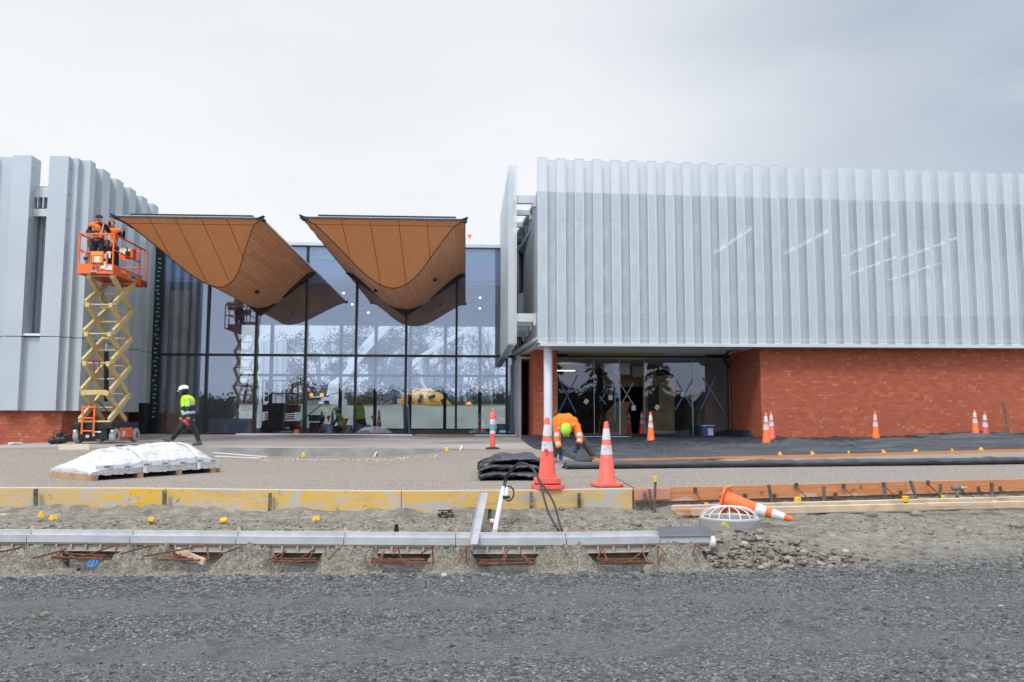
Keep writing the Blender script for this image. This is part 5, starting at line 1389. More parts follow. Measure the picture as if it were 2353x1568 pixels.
# blue pail
t=T('blue_pail','square blue pail with a white label behind the fabric at the entry corner','pail',onG(1625,29.2)); c=onG(1625,29.2,.03)
mb=MB(); mb.prism([(c.x-.2,c.y-.15,c.z+.02),(c.x+.2,c.y-.15,c.z+.02),(c.x+.2,c.y+.15,c.z+.02),(c.x-.2,c.y+.15,c.z+.02)],(0,0,.36)); mb.build('body',pm('blue_plastic_pail',(.02,.08,.30),.4),t,bevel=.02)
mb=MB(); mb.bx(c.x-.22,c.x+.22,c.y-.17,c.y+.17,c.z+.38,c.z+.41); mb.build('lid',M_pvc,t,bevel=.008)
mb=MB(); mb.bx(c.x-.03,c.x+.16,c.y-.156,c.y-.15,c.z+.06,c.z+.30); mb.build('label_patch',M_lab,t)
mb=MB(); mb.bx(c.x-.26,c.x+.26,c.y-.3,c.y+.1,c.z-.02,c.z+.015); o=mb.build('white_tray',M_white); tag(o,'flat white tray under the blue pail','tray')
# teal bucket at the hall corner
t=T('teal_bucket','dark teal bucket with printed label inside the glass corner','bucket',onG(1155,32.6)); c=onG(1155,32.6,.0)
mb=MB(); mb.lathe([(.19,.02),(.235,.40),(.25,.41),(.25,.45),(.23,.45)],c,24); mb.build('body',pm('dark_teal_plastic',(.01,.10,.11),.4),t,smooth=True)
mb=MB(); mb.tube([(c.x-.24,c.y,c.z+.42),(c.x,c.y-.2,c.z+.30),(c.x+.24,c.y,c.z+.42)],.008,6); mb.build('handle',M_galv,t)
mb=MB(); mb.box(c+Vector((-.02,-.235,.16)),(.24,.02,.10),Matrix.Rotation(R(6),3,'X')); mb.build('label_patch',M_lab,t)
# the drill standing among the braces
c=PZ(2200,1155,.30); t=T('drill','grey green cordless drill standing upright by the orange board','drill',c)
M_ol=pm('olive_grey_tool',(.16,.17,.13),.6,0,.2,20)
mb=MB(); mb.box(c+Vector((0,0,.03)),(.12,.08,.06)); mb.build('battery',M_hose,t,bevel=.012)
mb=MB(); mb.tube([c+Vector((0,0,.05)),c+Vector((0,0,.18))],[.022,.028],10); mb.tube([c+Vector((-.07,0,.21)),c+Vector((-.03,0,.215)),c+Vector((.05,0,.215))],[.035,.042,.036],12); mb.build('body',M_ol,t,smooth='all')
mb=MB(); mb.tube([c+Vector((.05,0,.215)),c+Vector((.09,0,.217))],[.025,.018],10); mb.tube([c+Vector((.09,0,.217)),c+Vector((.17,0,.22))],.006,6); mb.build('chuck',M_galv,t,smooth='all')
# ================================================================== figures
def capmesh(mb,a,b,ra,rb,n=14):
    a=Vector(a);b=Vector(b); d=b-a; L=max(d.length,1e-5); t=d/L
    pts=[];rs=[]
    for k in range(5):
        ph=math.pi/2*(1-k/4); pts.append(a-t*ra*math.sin(ph)); rs.append(max(ra*math.cos(ph),1e-4))
    for k in range(1,5):
        ph=math.pi/2*k/4; pts.append(b+t*rb*math.sin(ph)); rs.append(max(rb*math.cos(ph),1e-4))
    pts.insert(5,a.lerp(b,.5)); rs.insert(5,(ra+rb)/2)
    pts.insert(6,b); rs.insert(6,rb)
    mb.tube(pts,rs,n)
def figure(name,label,base,prims,mats,bands=(),vox=.014,extras=None,group='workers on site',smooth=3,rk=1.0):
    """prims: ('c',a,b,ra,rb,mi) capsule | ('e',c,(rx,ry,rz),mi[,rot]) ellipsoid, world space"""
    t=T(name,label,'person',base,group=group)
    mb=MB(); prims=[(p[0],p[1],p[2],p[3]*rk,p[4]*rk,p[5]) if p[0]=='c' else p for p in prims]
    for p in prims:
        if p[0]=='c': capmesh(mb,*p[1:5])
        else: mb.ell(p[1],p[2],16,12,p[4] if len(p)>4 else None)
    me=bpy.data.meshes.new('tmp'); me.from_pydata(mb.v,[],mb.f); ob=bpy.data.objects.new('tmp',me); COL.objects.link(ob)
    m=ob.modifiers.new('r','REMESH'); m.mode='VOXEL'; m.voxel_size=vox
    s=ob.modifiers.new('s','SMOOTH'); s.factor=.5; s.iterations=smooth
    bpy.context.view_layer.update()
    me2=bpy.data.meshes.new_from_object(ob.evaluated_get(bpy.context.evaluated_depsgraph_get()))
    COL.objects.unlink(ob); bpy.data.objects.remove(ob)
    nf=len(me2.polygons); cen=np.empty(nf*3); me2.polygons.foreach_get('center',cen); cen=cen.reshape(-1,3)
    best=np.full(nf,1e9); mi=np.zeros(nf,int)
    for p in prims:
        if p[0]=='c':
            a=np.array(p[1]);b=np.array(p[2]); d=b-a; tt=np.clip(((cen-a)@d)/max(d@d,1e-9),0,1)
            dist=np.linalg.norm(cen-(a+tt[:,None]*d),axis=1)-(p[3]+(p[4]-p[3])*tt); k=p[5]
        else:
            q=(cen-np.array(p[1]))
            if len(p)>4: q=q@np.array(p[4])
            r=np.array(p[2]); u=np.linalg.norm(q/r,axis=1); dist=(u-1)*min(r); k=p[3]
        w_=dist<best; best=np.where(w_,dist,best); mi=np.where(w_,k,mi)
    for (a,b,t0,t1,rad,src,dst) in bands:   # stripe across a limb or torso between t0..t1
        a=np.array(a);b=np.array(b);d=b-a; tt=((cen-a)@d)/(d@d); dist=np.linalg.norm(cen-(a+np.clip(tt,0,1)[:,None]*d),axis=1)
        w_=(tt>t0)&(tt<t1)&(dist<rad)&np.isin(mi,src); mi=np.where(w_,dst,mi)
    me2.materials.clear()
    for mm in mats: me2.materials.append(mm)
    me2.polygons.foreach_set('material_index',mi.astype(np.int32)); me2.polygons.foreach_set('use_smooth',[True]*nf)
    Mi=WM[t.name].inverted(); me2.transform(Mi); me2.name='body'
    if extras:
        ex=MB(); extras(ex)
        import bmesh
        bm=bmesh.new(); bm.from_mesh(me2)
        vs=[bm.verts.new(Mi@Vector(v)) for v in ex.v]
        for f,k in zip(ex.f,ex.m):
            try: ff=bm.faces.new([vs[i] for i in f]); ff.material_index=k; ff.smooth=True
            except ValueError: pass
        bm.to_mesh(me2); bm.free()
    o=bpy.data.objects.new('body',me2); COL.objects.link(o); o.parent=t; WM[o.name]=WM[t.name]
    return t
def hand(mb,w,dirv,side,mi,curl=.5,s=1.0):
    """five curled fingers from wrist w along dirv; side = across-palm vector towards the thumb"""
    d=Vector(dirv).normalized(); sd=(Vector(side)-d*Vector(side).dot(d)).normalized(); nrm=d.cross(sd)
    mb.mi=mi; w=Vector(w)
    mb.ell(w+d*.045*s,(.040*s,.020*s,.048*s),10,8,Matrix((sd,nrm,d)).transposed())
    for k,(o_,L) in enumerate(((.030,.070),(.010,.080),(-.010,.074),(-.029,.058))):
        p0=w+d*.080*s+sd*o_*s; p1=p0+(d*math.cos(curl)+nrm*math.sin(curl))*L*.5*s; p2=p1+(d*math.cos(curl*2)+nrm*math.sin(curl*2))*L*.5*s
        mb.tube([p0,p1,p2],[.0095*s,.009*s,.007*s],6)
    p0=w+d*.03*s+sd*.036*s; p1=p0+(d*.6+sd*.6+nrm*.3).normalized()*.035*s; p2=p1+(d*.8+nrm*.6).normalized()*.03*s
    mb.tube([p0,p1,p2],[.011*s,.010*s,.008*s],6); mb.mi=0
def cloth(nm,c,rough=.85,**k): return pm(nm,c,rough,0,k.pop('var',.12),k.pop('scale',7),.9,9,.05,**k)
M_ho=cloth('hi_vis_orange_cloth',(.95,.19,.012)); M_hy=cloth('hi_vis_yellow_cloth',(.50,.80,.015)); M_refl=pm('silver_reflective_tape',(.52,.53,.54),.35,.1,.05,9,0)
M_trg=cloth('dark_grey_trousers',(.075,.073,.07)); M_trn=cloth('navy_black_work_trousers',(.022,.025,.032)); M_blk=cloth('black_jacket_cloth',(.014,.015,.018)); M_nav=cloth('navy_cloth',(.018,.028,.06))
M_boot=pm('tan_work_boot',(.36,.19,.08),.8,0,.2,20); M_bootd=pm('dark_grey_boot',(.07,.075,.075),.7,0,.25,20); M_skin=pm('skin',(.50,.27,.18),.5,0,.08,20,0); M_glove=pm('blue_work_glove',(.012,.05,.22),.8,0,.2,30)
M_hel=pm('lime_green_hard_hat',(.42,.72,.04),.3,0,.03,9,0); M_helw=pm('white_hard_hat',(.78,.79,.78),.3,0,.03,9,0); M_leather=pm('brown_leather_pouch',(.14,.075,.045),.8,0,.25,18)
M_greyc=cloth('grey_sweater',(.13,.14,.14)); M_hair=pm('dark_hair',(.012,.01,.009),.6)
# ---- bending worker laying the fabric ------------------------------------
Yb=17.8; P_=lambda px,py,dy=0:PY(px,py,Yb+dy)
gz=G(P_(1300,1060).x,Yb)
hipL,hipR=P_(1284,972,.22),P_(1312,971,.22); chest=P_(1300,975,-.22); shL,shR=P_(1281,978,-.30),P_(1324,981,-.28)
knL,anL=P_(1273,1018,.05),P_(1274,1052,.10); knR,anR=P_(1339,1012,.12),P_(1361,1048,.20)
elL,wrL=P_(1281,1013,-.40),P_(1288,1043,-.48); elR,wrR=P_(1333,1009,-.42),P_(1327,1030,-.50)
head=P_(1299.5,991,-.52)
anL.z=gz+.09; anR.z=gz+.10
pr=[('c',hipL.lerp(hipR,.5)+Vector((0,.02,-.02)),chest,.165,.19,0),('c',hipL.lerp(hipR,.2),hipL.lerp(hipR,.8),.15,.15,1),
 ('e',P_(1299,967,-.02),(.215,.24,.15),0),('c',P_(1282,968,-.05),P_(1316,970,-.05),.12,.12,0),
 ('c',shL,shR,.10,.10,0),('c',shL,elL,.088,.072,0),('c',shR,elR,.088,.072,0),
 ('c',elL,elL.lerp(wrL,.45),.070,.062,0),('c',elR,elR.lerp(wrR,.40),.070,.064,0),
 ('c',elL.lerp(wrL,.45),wrL,.058,.045,2),('c',elR.lerp(wrR,.45),wrR,.060,.046,2),
 ('c',hipL,knL,.105,.082,1),('c',hipR,knR,.110,.084,1),('c',knL,anL+Vector((0,0,.05)),.078,.068,1),('c',knR,anR+Vector((0,0,.05)),.080,.068,1),
 ('c',anL,anL+Vector((0,.03,-.05)),.058,.045,3),('c',anL+Vector((0,.04,-.05)),anL+Vector((-.01,-.13,-.055)),.046,.042,3),
 ('c',anR,anR+Vector((0,.03,-.05)),.060,.045,3),('c',anR+Vector((-.02,.04,-.055)),anR+Vector((.12,-.06,-.06)),.048,.044,3),
 ('c',chest+Vector((0,-.10,-.06)),head+Vector((0,.07,.02)),.072,.065,0),('e',head,(.082,.098,.10),4),('e',P_(1310,979,-.36),(.13,.10,.07),0),('c',P_(1288,961,.02),P_(1292,975,-.28),.10,.075,0),('c',P_(1306,960,.02),P_(1318,972,-.2),.10,.07,0)]
bands=[(shL,elL,.55,.78,.14,[0],5),(shR,elR,.62,.85,.14,[0],5),(elL,wrL,.12,.36,.13,[0],5),(elR,wrR,.10,.34,.13,[0],5),
 (P_(1271,972,-.2),P_(1289,986,-.45),-.2,1.2,.028,[0],5),(P_(1321,975,-.25),P_(1322,992,-.5),-.2,1.1,.024,[0],5)]
def exb(mb):
    hand(mb,wrL,(-.02,-.3,-1),(1,0,0),6,.35,1.05); hand(mb,wrR,(-.5,-.2,-.8),(-.6,.2,.4),6,.9,1.05)
    mb.mi=4; mb.tube([head+Vector((0,-.09,-.02)),head+Vector((0,-.112,-.045))],[.014,.010],6); mb.mi=0
t=figure('person','worker in orange hi-vis jacket bending over to lay black fabric beside the cones',(P_(1300,1060).x,Yb,gz),pr,[M_ho,M_trg,M_blk,M_boot,M_skin,M_refl,M_glove],bands,.011,exb)
def hardhat(t,c,up,fwd,mat,r=.125,name='hard_hat',strap=True,muffs=False):
    up=Vector(up).normalized(); fwd=(Vector(fwd)-up*Vector(fwd).dot(up)).normalized(); sd=fwd.cross(up); Rm=Matrix((sd,fwd,up)).transposed()
    mb=MB(); prof=[(r*math.cos(a)**.9 if a<1.5 else .001,r*.98*math.sin(a)) for a in np.linspace(0,math.pi/2,9)]
    vs=[];fs=[];n=26
    for i,(rr_,z) in enumerate(prof):
        for k in range(n):
            a=2*math.pi*k/n; q=Vector((rr_*math.cos(a)*.88,rr_*math.sin(a)*1.12,z)); vs.append(c+Rm@q)
    for i in range(len(prof)-1):
        for k in range(n): fs.append((i*n+k,i*n+(k+1)%n,(i+1)*n+(k+1)%n,(i+1)*n+k))
    fs.append(tuple(range(n-1,-1,-1)))
    mb.add(vs,fs)
    for k in (-1,0,1): # ridges
        mb.tube([c+Rm@Vector((k*.03,math.cos(a)*r*1.1,math.sin(a)*r*.985)) for a in np.linspace(.5,2.6,9)],.008,5)
    # peak
    mb.prism([c+Rm@Vector(q) for q in ((-.085,.09,0),(-.055,.155,-.012),(.055,.155,-.012),(.085,.09,0))],Rm@Vector((0,0,.012)))
    o=mb.build(name,mat,t,smooth=True)
    mb=MB(); mb.tube([c+Rm@Vector((r*.90*math.cos(a),r*1.14*math.sin(a),.006)) for a in np.linspace(0,2*math.pi,28)],.008,5)
    if muffs:
        for s_ in (-1,1): mb.ell(c+Rm@Vector((s_*r*.93,-.03,-.02)),(.022,.04,.05),10,8,Rm)
    mb.build('hat_band',M_hose,o,smooth=True); return o
hardhat(t,head+Vector((0,-.035,.035)),(0,-.86,.50),(0,-.45,-.9),M_hel,.128)
# ---- walking worker ---------------------------------------------------------
Yw=22.35; P_=lambda px,py,dy=0:PY(px,py,Yw+dy)
g0=G(P_(452,1025).x,Yw)
hip=P_(434,962); hipN=P_(434,966,-.09); hipF=P_(432,966,.09); sh=P_(430,915); shN=P_(431,918,-.15); shF=P_(429,918,.15)
knF,anF=P_(412,988,.10),P_(396,1009,.12); knB,anB=P_(450,992,-.10),P_(456,1011,-.10)
el,wr=P_(431.5,943,-.24),P_(434,957,-.26); head=P_(423.5,901)
pr=[('c',P_(429,920),P_(432,945),.150,.170,0),('c',P_(432,938),P_(434,960),.175,.165,2),('c',shN,shF,.075,.075,0),('c',P_(430,915),P_(425,906),.085,.07,3),('e',P_(437,925,0),(.12,.16,.17),0),
 ('e',head,(.088,.080,.112),3),('e',P_(417.5,903),(.03,.05,.055),5),
 ('c',shN,shN.lerp(el,.55),.068,.066,7),('c',shN.lerp(el,.5),el,.052,.046,2),('c',el,wr,.045,.036,2),('c',shF,P_(424,945,.25),.062,.045,2),('c',P_(424,945,.25),P_(418,958,.22),.044,.034,2),
 ('c',hipF,knF,.105,.078,1),('c',knF,anF,.074,.056,1),('c',hipN,knB,.105,.078,1),('c',knB,anB,.074,.058,1),
 ('c',P_(435,958),P_(434,968),.150,.140,2),
 ('c',anF,P_(395,1014,.12),.055,.05,4),('c',P_(396,1015,.12),P_(378,1009,.12),.048,.042,4),('c',anB,P_(459,1018,-.10),.055,.05,4),('c',P_(461,1020,-.10),P_(445,1021.5,-.10),.046,.042,4)]
bands=[(P_(430,925),P_(433,950),.86,1.10,.30,[0,2],6),(P_(434,940),P_(435,972),.78,.92,.30,[2],6),(P_(438,916,-.1),P_(440,948,-.18),-.2,1.2,.035,[0],6)]
def exw(mb):
    hand(mb,wr,(-.1,0,-1),(-1,0,0),5,.8,1.0); hand(mb,P_(418,958,.22),(-.2,0,-1),(-1,0,0),5,.7,1.0)
    mb.mi=5; mb.tube([P_(416.5,902),P_(414.5,903.4)],[.016,.010],6); mb.mi=0
t=figure('person','walking worker in yellow hi-vis vest and white helmet carrying a red drill past the glass',(P_(430,1025).x,Yw,g0),pr,[M_hy,M_trn,M_nav,M_blk,M_bootd,M_skin,M_refl,pm('lime_shirt',(.35,.78,.10),.85)],bands,.012,exw)
hardhat(t,P_(422.5,896.5),(-.22,0,1),(-1,0,-.12),M_helw,.125,muffs=True)
tt=T('red_drill','red cordless drill carried by the walking worker','drill',wr); a=P_(423,966,-.3); b=P_(434,979,-.3); mb=MB(); mb.tube([a,a.lerp(b,.25),b],[.035,.045,.04],10); mb.build('body',pm('red_tool_plastic',(.62,.03,.035),.4),tt,smooth='all')
mb=MB(); mb.tube([wr+Vector((.0,0,-.07)),P_(436,981,-.3)],[.022,.026],8); mb.box(P_(436,984,-.3),(.10,.06,.05)); mb.build('handle',M_hose,tt)
# ================================================================== scissor lift
M_or=pm('orange_machine_paint',(.90,.17,.035),.45,0,.05,4,.05); M_tan=pm('cream_scissor_paint',(.60,.47,.22),.5,0,.06,5,.05); M_bk=pm('black_machine_paint',(.012,.013,.015),.45,0,.1,6,.05)
M_orr=pm('shaded_orange_underside',(.42,.05,.012),.55,0,.1,4); M_wheel=pm('grey_solid_tyre',(.42,.42,.41),.8,0,.1,8,.3); M_yell=pm('yellow_manual_box',(.85,.33,.02),.5)  # deck orange is a darker copy with underside shade in its colour
LY0=24.5; base_=Vector((XA(213,LY0),LY0+.9,G(XA(213,LY0),25.2)))
L_=T('scissor_lift','orange scissor lift with cream arms raised beside the silver wall','scissor lift',base_)
gz=base_.z; xl,xr=XA(172,LY0),XA(255,LY0); Wd=xr-xl; LYr=LY0+1.88
for sx,yy in ((xl,LY0+.28),(xr,LY0+.28),(xl,LYr-.12),(xr,LYr-.12)):
    s=1 if sx==xr else -1
    mb=MB(); rr_=.21; mb.lathe([(.10,-.075),(rr_-.02,-.08),(rr_,-.06),(rr_,.06),(rr_-.02,.08),(.10,.075)],(sx,yy,gz+rr_),28,M=Matrix.Rotation(R(90),3,'Y')); w_=mb.build('wheel',M_wheel,L_,smooth=True)
    mb=MB(); mb.lathe([(.10,-.078),(.10,.078)],(sx,yy,gz+rr_),20,M=Matrix.Rotation(R(90),3,'Y')); mb.lathe([(.04,-.085),(.04,.085)],(sx,yy,gz+rr_),12,M=Matrix.Rotation(R(90),3,'Y')); mb.build('rim',pm('rim_grey',(.16,.16,.17),.5,.3) if 'rim_grey' not in MATS else MATS['rim_grey'],w_,smooth=True)
mb=MB(); mb.bx(xl-.02,xr+.02,LY0,LYr+.1,gz+.40,gz+.60); mb.bx(xl+.10,xr-.10,LY0+.02,LYr+.08,gz+.12,gz+.40); mb.bx(xl-.05,xl+.16,LY0-.04,LY0,gz+.42,gz+.56); mb.bx(xr-.16,xr+.05,LY0-.04,LY0,gz+.42,gz+.56)
mb.build('chassis',M_bk,L_,bevel=.012)
mb=MB(); mb.bx(xr-.08,xr+.04,LY0+.60,LYr-.38,gz+.14,gz+.44); mb.build('side_cover',M_or,L_,bevel=.02)
mb=MB(); mb.prism([(xr+.043,LY0+.7,gz+.2),(xr+.043,LY0+.85,gz+.16),(xr+.043,LY0+.98,gz+.30),(xr+.043,LY0+.8,gz+.38)],(.003,0,0)); mb.build('cover_decal',M_lab,L_)
for px in (174,268-8): 
    mb=MB(); x_=XA(px,LY0); mb.box((x_,LY0-.045,gz+.36),(.07,.008,.05)); mb.build('sticker',M_lab,L_)
mb=MB(); mb.box(((xl+xr)/2+.13,LY0-.004,gz+.33),(.22,.006,.04)); mb.build('sticker',M_lab,L_)
mb=MB(); mb.box(((xl+xr)/2-.12,LY0-.01,gz+.20),(.10,.05,.08)); mb.box(((xl+xr)/2+.05,LY0-.01,gz+.24),(.06,.05,.08)); mb.build('motor',M_galv,L_,bevel=.01)
# access ladder
lx0,lx1=XA(192,LY0),XA(219,LY0); mb=MB()
for x_ in (lx0,lx1): mb.bx(x_-.022,x_+.022,LY0-.10,LY0-.06,gz+.26,gz+1.08)
for z in (.36,.72,1.02): mb.bar((lx0,LY0-.08,gz+z),(lx1,LY0-.08,gz+z),.04,.04)
mb.build('ladder',M_or,L_,bevel=.005)
# scissor stack
z0=gz+.60; zt=PY(218,631,24.3).z; NS=5; dz=(zt-z0)/NS; ya,yb_=LY0+.0,LY0+1.34
xsl,xsr=XA(183,LY0),XA(251,LY0)
for k in range(NS):
    za,zb=z0+k*dz,z0+(k+1)*dz; 
    for x_,s in ((xsl,1),(xsr,-1)):
        mb=MB(); mb.bar((x_,ya,za+.05),(x_,yb_,zb-.03),.085,.16,up=(0,0,1)); mb.build('scissor_arm',M_tan,L_,bevel=.004)
        mb=MB(); mb.bar((x_+s*.085,yb_,za+.05),(x_+s*.085,ya,zb-.03),.085,.16,up=(0,0,1)); mb.build('scissor_arm',M_tan,L_,bevel=.004)
        mb=MB(); mb.cyl((x_-.05,(ya+yb_)/2,(za+zb)/2+.01),(x_+s*.085+.05*s,(ya+yb_)/2,(za+zb)/2+.01),.022,n=10); mb.build('pivot_pin',M_galv,L_)
    if k<NS:
        mb=MB(); mb.cyl((xsl,ya,zb),(xsr,ya,zb),.024,n=10); 
        for x_ in (xsl+.085,xsr-.085): mb.box((x_,ya-.02,zb-.02),(.11,.12,.13))
        mb.build('cross_tube',M_tan,L_,bevel=.003)
        mb=MB(); mb.cyl((xsl,yb_,zb),(xsr,yb_,zb),.028,n=10); mb.cyl((xsl+.06,(ya+yb_)/2,(za+zb)/2),(xsr-.06,(ya+yb_)/2,(za+zb)/2),.03,n=10); mb.build('cross_tube',M_tan,L_)
mb=MB(); mb.cyl((xsl-.03,ya,z0+.02),(xsr+.03,ya,z0+.02),.03,n=10); mb.build('cross_tube',M_tan,L_)
mb=MB(); mb.box(((xsl+xsr)/2,ya-.05,z0+dz),(.64,.03,.14)); mb.build('front_plate',M_tan,L_,bevel=.01)
mb=MB(); mb.box(((xsl+xsr)/2,ya-.068,z0+dz),(.12,.005,.10)); mb.build('warning_sticker',M_yel,L_)
mb=MB(); mb.box(((xsl+xsr)/2+.15,(ya+yb_)/2,z0+dz*2.9),(.42,.35,.05)); mb.box(((xsl+xsr)/2,(ya+yb_)/2,z0+dz*4.0),(.5,.12,.06)); mb.build('cylinder_bracket',M_tan,L_,bevel=.01)
xm=(xsl+xsr)/2+.03
mb=MB(); mb.tube([(xm-.10,ya+.9,z0+.62),(xm+.02,ya+.45,z0+dz*2.45)],.065,14); mb.build('lift_cylinder',M_bk,L_,smooth=True)
mb=MB(); mb.tube([(xm+.02,ya+.45,z0+dz*2.45),(xm+.04,ya+.38,z0+dz*2.7)],.03,10); mb.build('cylinder_rod',M_galv,L_,smooth=True)
mb=MB(); 
for H in ([(xm-.18,ya+.3,z0+.75),(xm-.16,ya+.2,z0+.62),(xm+.0,ya+.2,z0+.55),(xm+.12,ya+.4,z0+.35),(xm+.2,ya+.7,z0+.1)],[(xm-.05,ya+.3,z0+dz*4.5),(xm-.10,ya+.25,z0+dz*4.3),(xm-.02,ya+.2,z0+dz*4.13),(xm+.15,ya+.2,z0+dz*4.1),(xm+.24,ya+.3,z0+dz*4.3)],[(xm+.03,ya+.3,z0+dz*2.2),(xm+.12,ya+.3,z0+dz*2.0),(xm+.22,ya+.4,z0+dz*1.95),(xm+.26,ya+.5,z0+dz*2.3)],[(xm+.20,ya+.9,zt-.05),(xm+.24,ya+.8,zt-.3),(xm+.28,ya+.8,zt-.45)]): mb.tube(cat_([Vector(q) for q in H]),.016,6)
mb.build('hydraulic_hose',M_hose,L_,smooth=True)
mb=MB(); q=Vector(((xsl+xsr)/2-.02,ya-.03,z0+dz*2)); mb.bar(q+Vector((-.12,0,.06)),q+Vector((.12,0,.06)),.03,.06); mb.bar(q+Vector((-.08,0,.03)),q+Vector((-.02,0,-.26)),.02,.02); mb.bar(q+Vector((.08,0,.03)),q+Vector((.13,0,-.26)),.02,.02); mb.bar(q+Vector((-.04,0,-.18)),q+Vector((.12,0,-.18)),.02,.02); mb.build('safety_prop',pm('dark_red_paint',(.30,.012,.02),.5),L_)
# platform
f0=24.35; pl,prr=PY(179,618,f0).x,PY(259.5,618,f0).x; f1=26.4; zb=PY(218,628.5,f0).z; zd=zb+.06; zt_=PY(218,607,f0).z
mb=MB(); mb.bx(pl,prr,f0,f1,zb,zd); mb.build('deck',M_orr,L_)
for nm,(a,b,c,d) in (('front_toe_board',(pl-.01,prr+.01,f0-.02,f0)),('side_toe_board',(prr-.005,prr+.02,f0,f1)),('side_toe_board',(pl-.02,pl+.005,f0,f1)),('rear_toe_board',(pl,prr,f1,f1+.02))):
    mb=MB(); mb.bx(a,b,c,d,zb-.01,zt_); o=mb.build('toe_board',M_or,L_,bevel=.004)
mb=MB(); mb.bx(pl+.34,prr-.30,f0-.045,f0-.022,zb+.09,zt_-.01); mb.build('gate_kick_plate',M_or,L_,bevel=.004)
pc_=lambda px,py,y=f0-.05:PY(px,py,y)
text('JLG',.12,L_,M_bk,frame(pc_(219.5,616,f0-.048),(1,0,.0),(.22,0,1)),'maker_lettering',bold=.004)
for (px,py,w_,h_) in ((215,623.8,.20,.075),(237,614.2,.12,.09),(250,615.5,.20,.125),(243,616,.04,.12)):
    mb=MB(); mb.box(pc_(px,py,f0-.05),(w_,.004,h_)); mb.build('sticker',M_lab,L_)
mb=MB(); mb.box(pc_(215,622.6,f0-.054),(.19,.004,.028)); mb.build('sticker',pm('red_sticker',(.6,.08,.07),.5),L_)
mb=MB(); mb.box(pc_(214,626,f0-.054),(.17,.004,.018)); mb.build('sticker',M_bk,L_)
text('JLG',.035,L_,M_con3,frame(pc_(246.5,613,f0-.056),(1,0,0),(0,0,1)),'sticker_lettering')
text('ELECTRIC',.10,L_,M_lab,frame((prr+.024,f0+.72,zb+.16),(0,1,0),(0,0,1)),'side_lettering',bold=.002); text('3246ES',.125,L_,M_bk,frame((prr+.024,f0+1.4,zb+.13),(0,1,0),(0,0,1)),'side_lettering',bold=.003)
mb=MB(); mb.bx(prr+.02,prr+.023,f0+1.08,f0+1.72,zb+.05,zb+.21); mb.build('side_decal',pm('pale_decal',(.45,.52,.55),.5),L_)
zr=PY(218,538,f0).z; zm=PY(218,574,f0).z
def rail(a,b,w_=.042,m_=M_or): mb=MB(); mb.bar(a,b,w_,w_); mb.build('guardrail',m_,L_,bevel=.006)
for x_ in (pl+.01,prr-.01): rail((x_,f0,zb),(x_,f0,zr+.02))
rail((pl,f0,zr),(prr,f0,zr)); 
zg=PY(218,580.5,f0).z
rail((pl,f0,zg),(pl+.22,f0,zg)); rail((pl+.24,f0-.02,zg+.005),(prr-.27,f0-.02,zg+.005)); rail((prr-.22,f0,zg),(prr,f0,zg))
for q in (.20,.345): rail((pl+q,f0,zt_),(pl+q,f0,zg))
for q in (.30,.19): rail((prr-q,f0,zt_),(prr-q,f0,zg),.05)
for x_,r_ in ((pl,1),(prr,1)):
    rail((x_,f0,zr),(x_,f1+.35,zr)); rail((x_,f0,zm),(x_,f1-.1,zm))
    for yy in (f1-.12,f1+.5): rail((x_,yy,zb),(x_,yy,zr if yy<f1+.2 else zr-.0))
rail((pl,f1+.5,zr),(prr,f1+.5,zr)); rail((pl,f1+.5,zb+.62),(prr,f1+.5,zb+.62)); 
mb=MB(); mb.bx(pl,prr,f1,f1+.52,zb,zb+.05); mb.bx(prr-.005,prr+.02,f1,f1+.52,zb-.01,zb+.17); mb.build('deck_extension',M_orr,L_)
# manual box, control box, sign panel, bucket
q=PY(224.5,594,f0-.06); mb=MB(); mb.bx(q.x-.15,q.x+.15,f0-.10,f0-.02,q.z-.14,q.z+.10); mb.build('manual_box',M_yell,L_,bevel=.01)
mb=MB(); mb.bx(q.x-.165,q.x+.165,f0-.115,f0-.01,q.z+.07,q.z+.17); mb.build('manual_box_lid',M_yell,L_,bevel=.01)
mb=MB(); mb.bx(q.x-.07,q.x+.07,f0-.108,f0-.102,q.z-.12,q.z+.05); mb.build('sticker',M_lab,L_)
q=PY(197,594,f0-.03); mb=MB(); mb.box(q,(.11,.06,.08)); mb.build('socket_box',M_bk,L_,bevel=.01)
for px,py,w_,h_ in ((241,589,.06,.14),(252,587,.05,.16),(240.5,606,.06,.13),(250.5,581.5,.06,.10)): mb=MB(); mb.box(PY(px,py,f0-.03),(w_,.006,h_)); mb.build('sticker',M_lab,L_)
q=PY(306,584,26.0); mb=MB(); mb.box(q,(.09,.25,.30)); mb.build('control_box',M_or,L_,bevel=.01); mb=MB(); mb.box(q+Vector((-.13,0,-.04)),(.14,.2,.22)); mb.tube([q+Vector((-.16,-.05,.05)),q+Vector((-.17,-.06,.2))],.02,8); mb.build('controls',M_bk,L_,bevel=.02)
q=PY(287,592,f1+.45); mb=MB(); mb.box(q,(.42,.01,.16)); mb.build('sign_panel',M_or,L_); mb=MB(); mb.box(q+Vector((-.03,0,.20)),(.46,.01,.20)); mb.build('sign_panel',M_lab,L_); mb=MB(); mb.box(q+Vector((-.03,-.007,.285)),(.46,.006,.04)); mb.build('sign_stripe',M_yel,L_)
q=Vector((prr-.20,f1+.1,zb+.05)); mb=MB(); mb.lathe([(.15,0),(.19,.24),(.20,.25)],q,20); mb.ell(q+Vector((0,0,.25)),(.17,.17,.06)); tb=mb.build('bucket',pm('teal_grey_bucket',(.035,.10,.12),.6),None,smooth=True); tag(tb,'dark teal bucket standing on the lift platform','bucket')
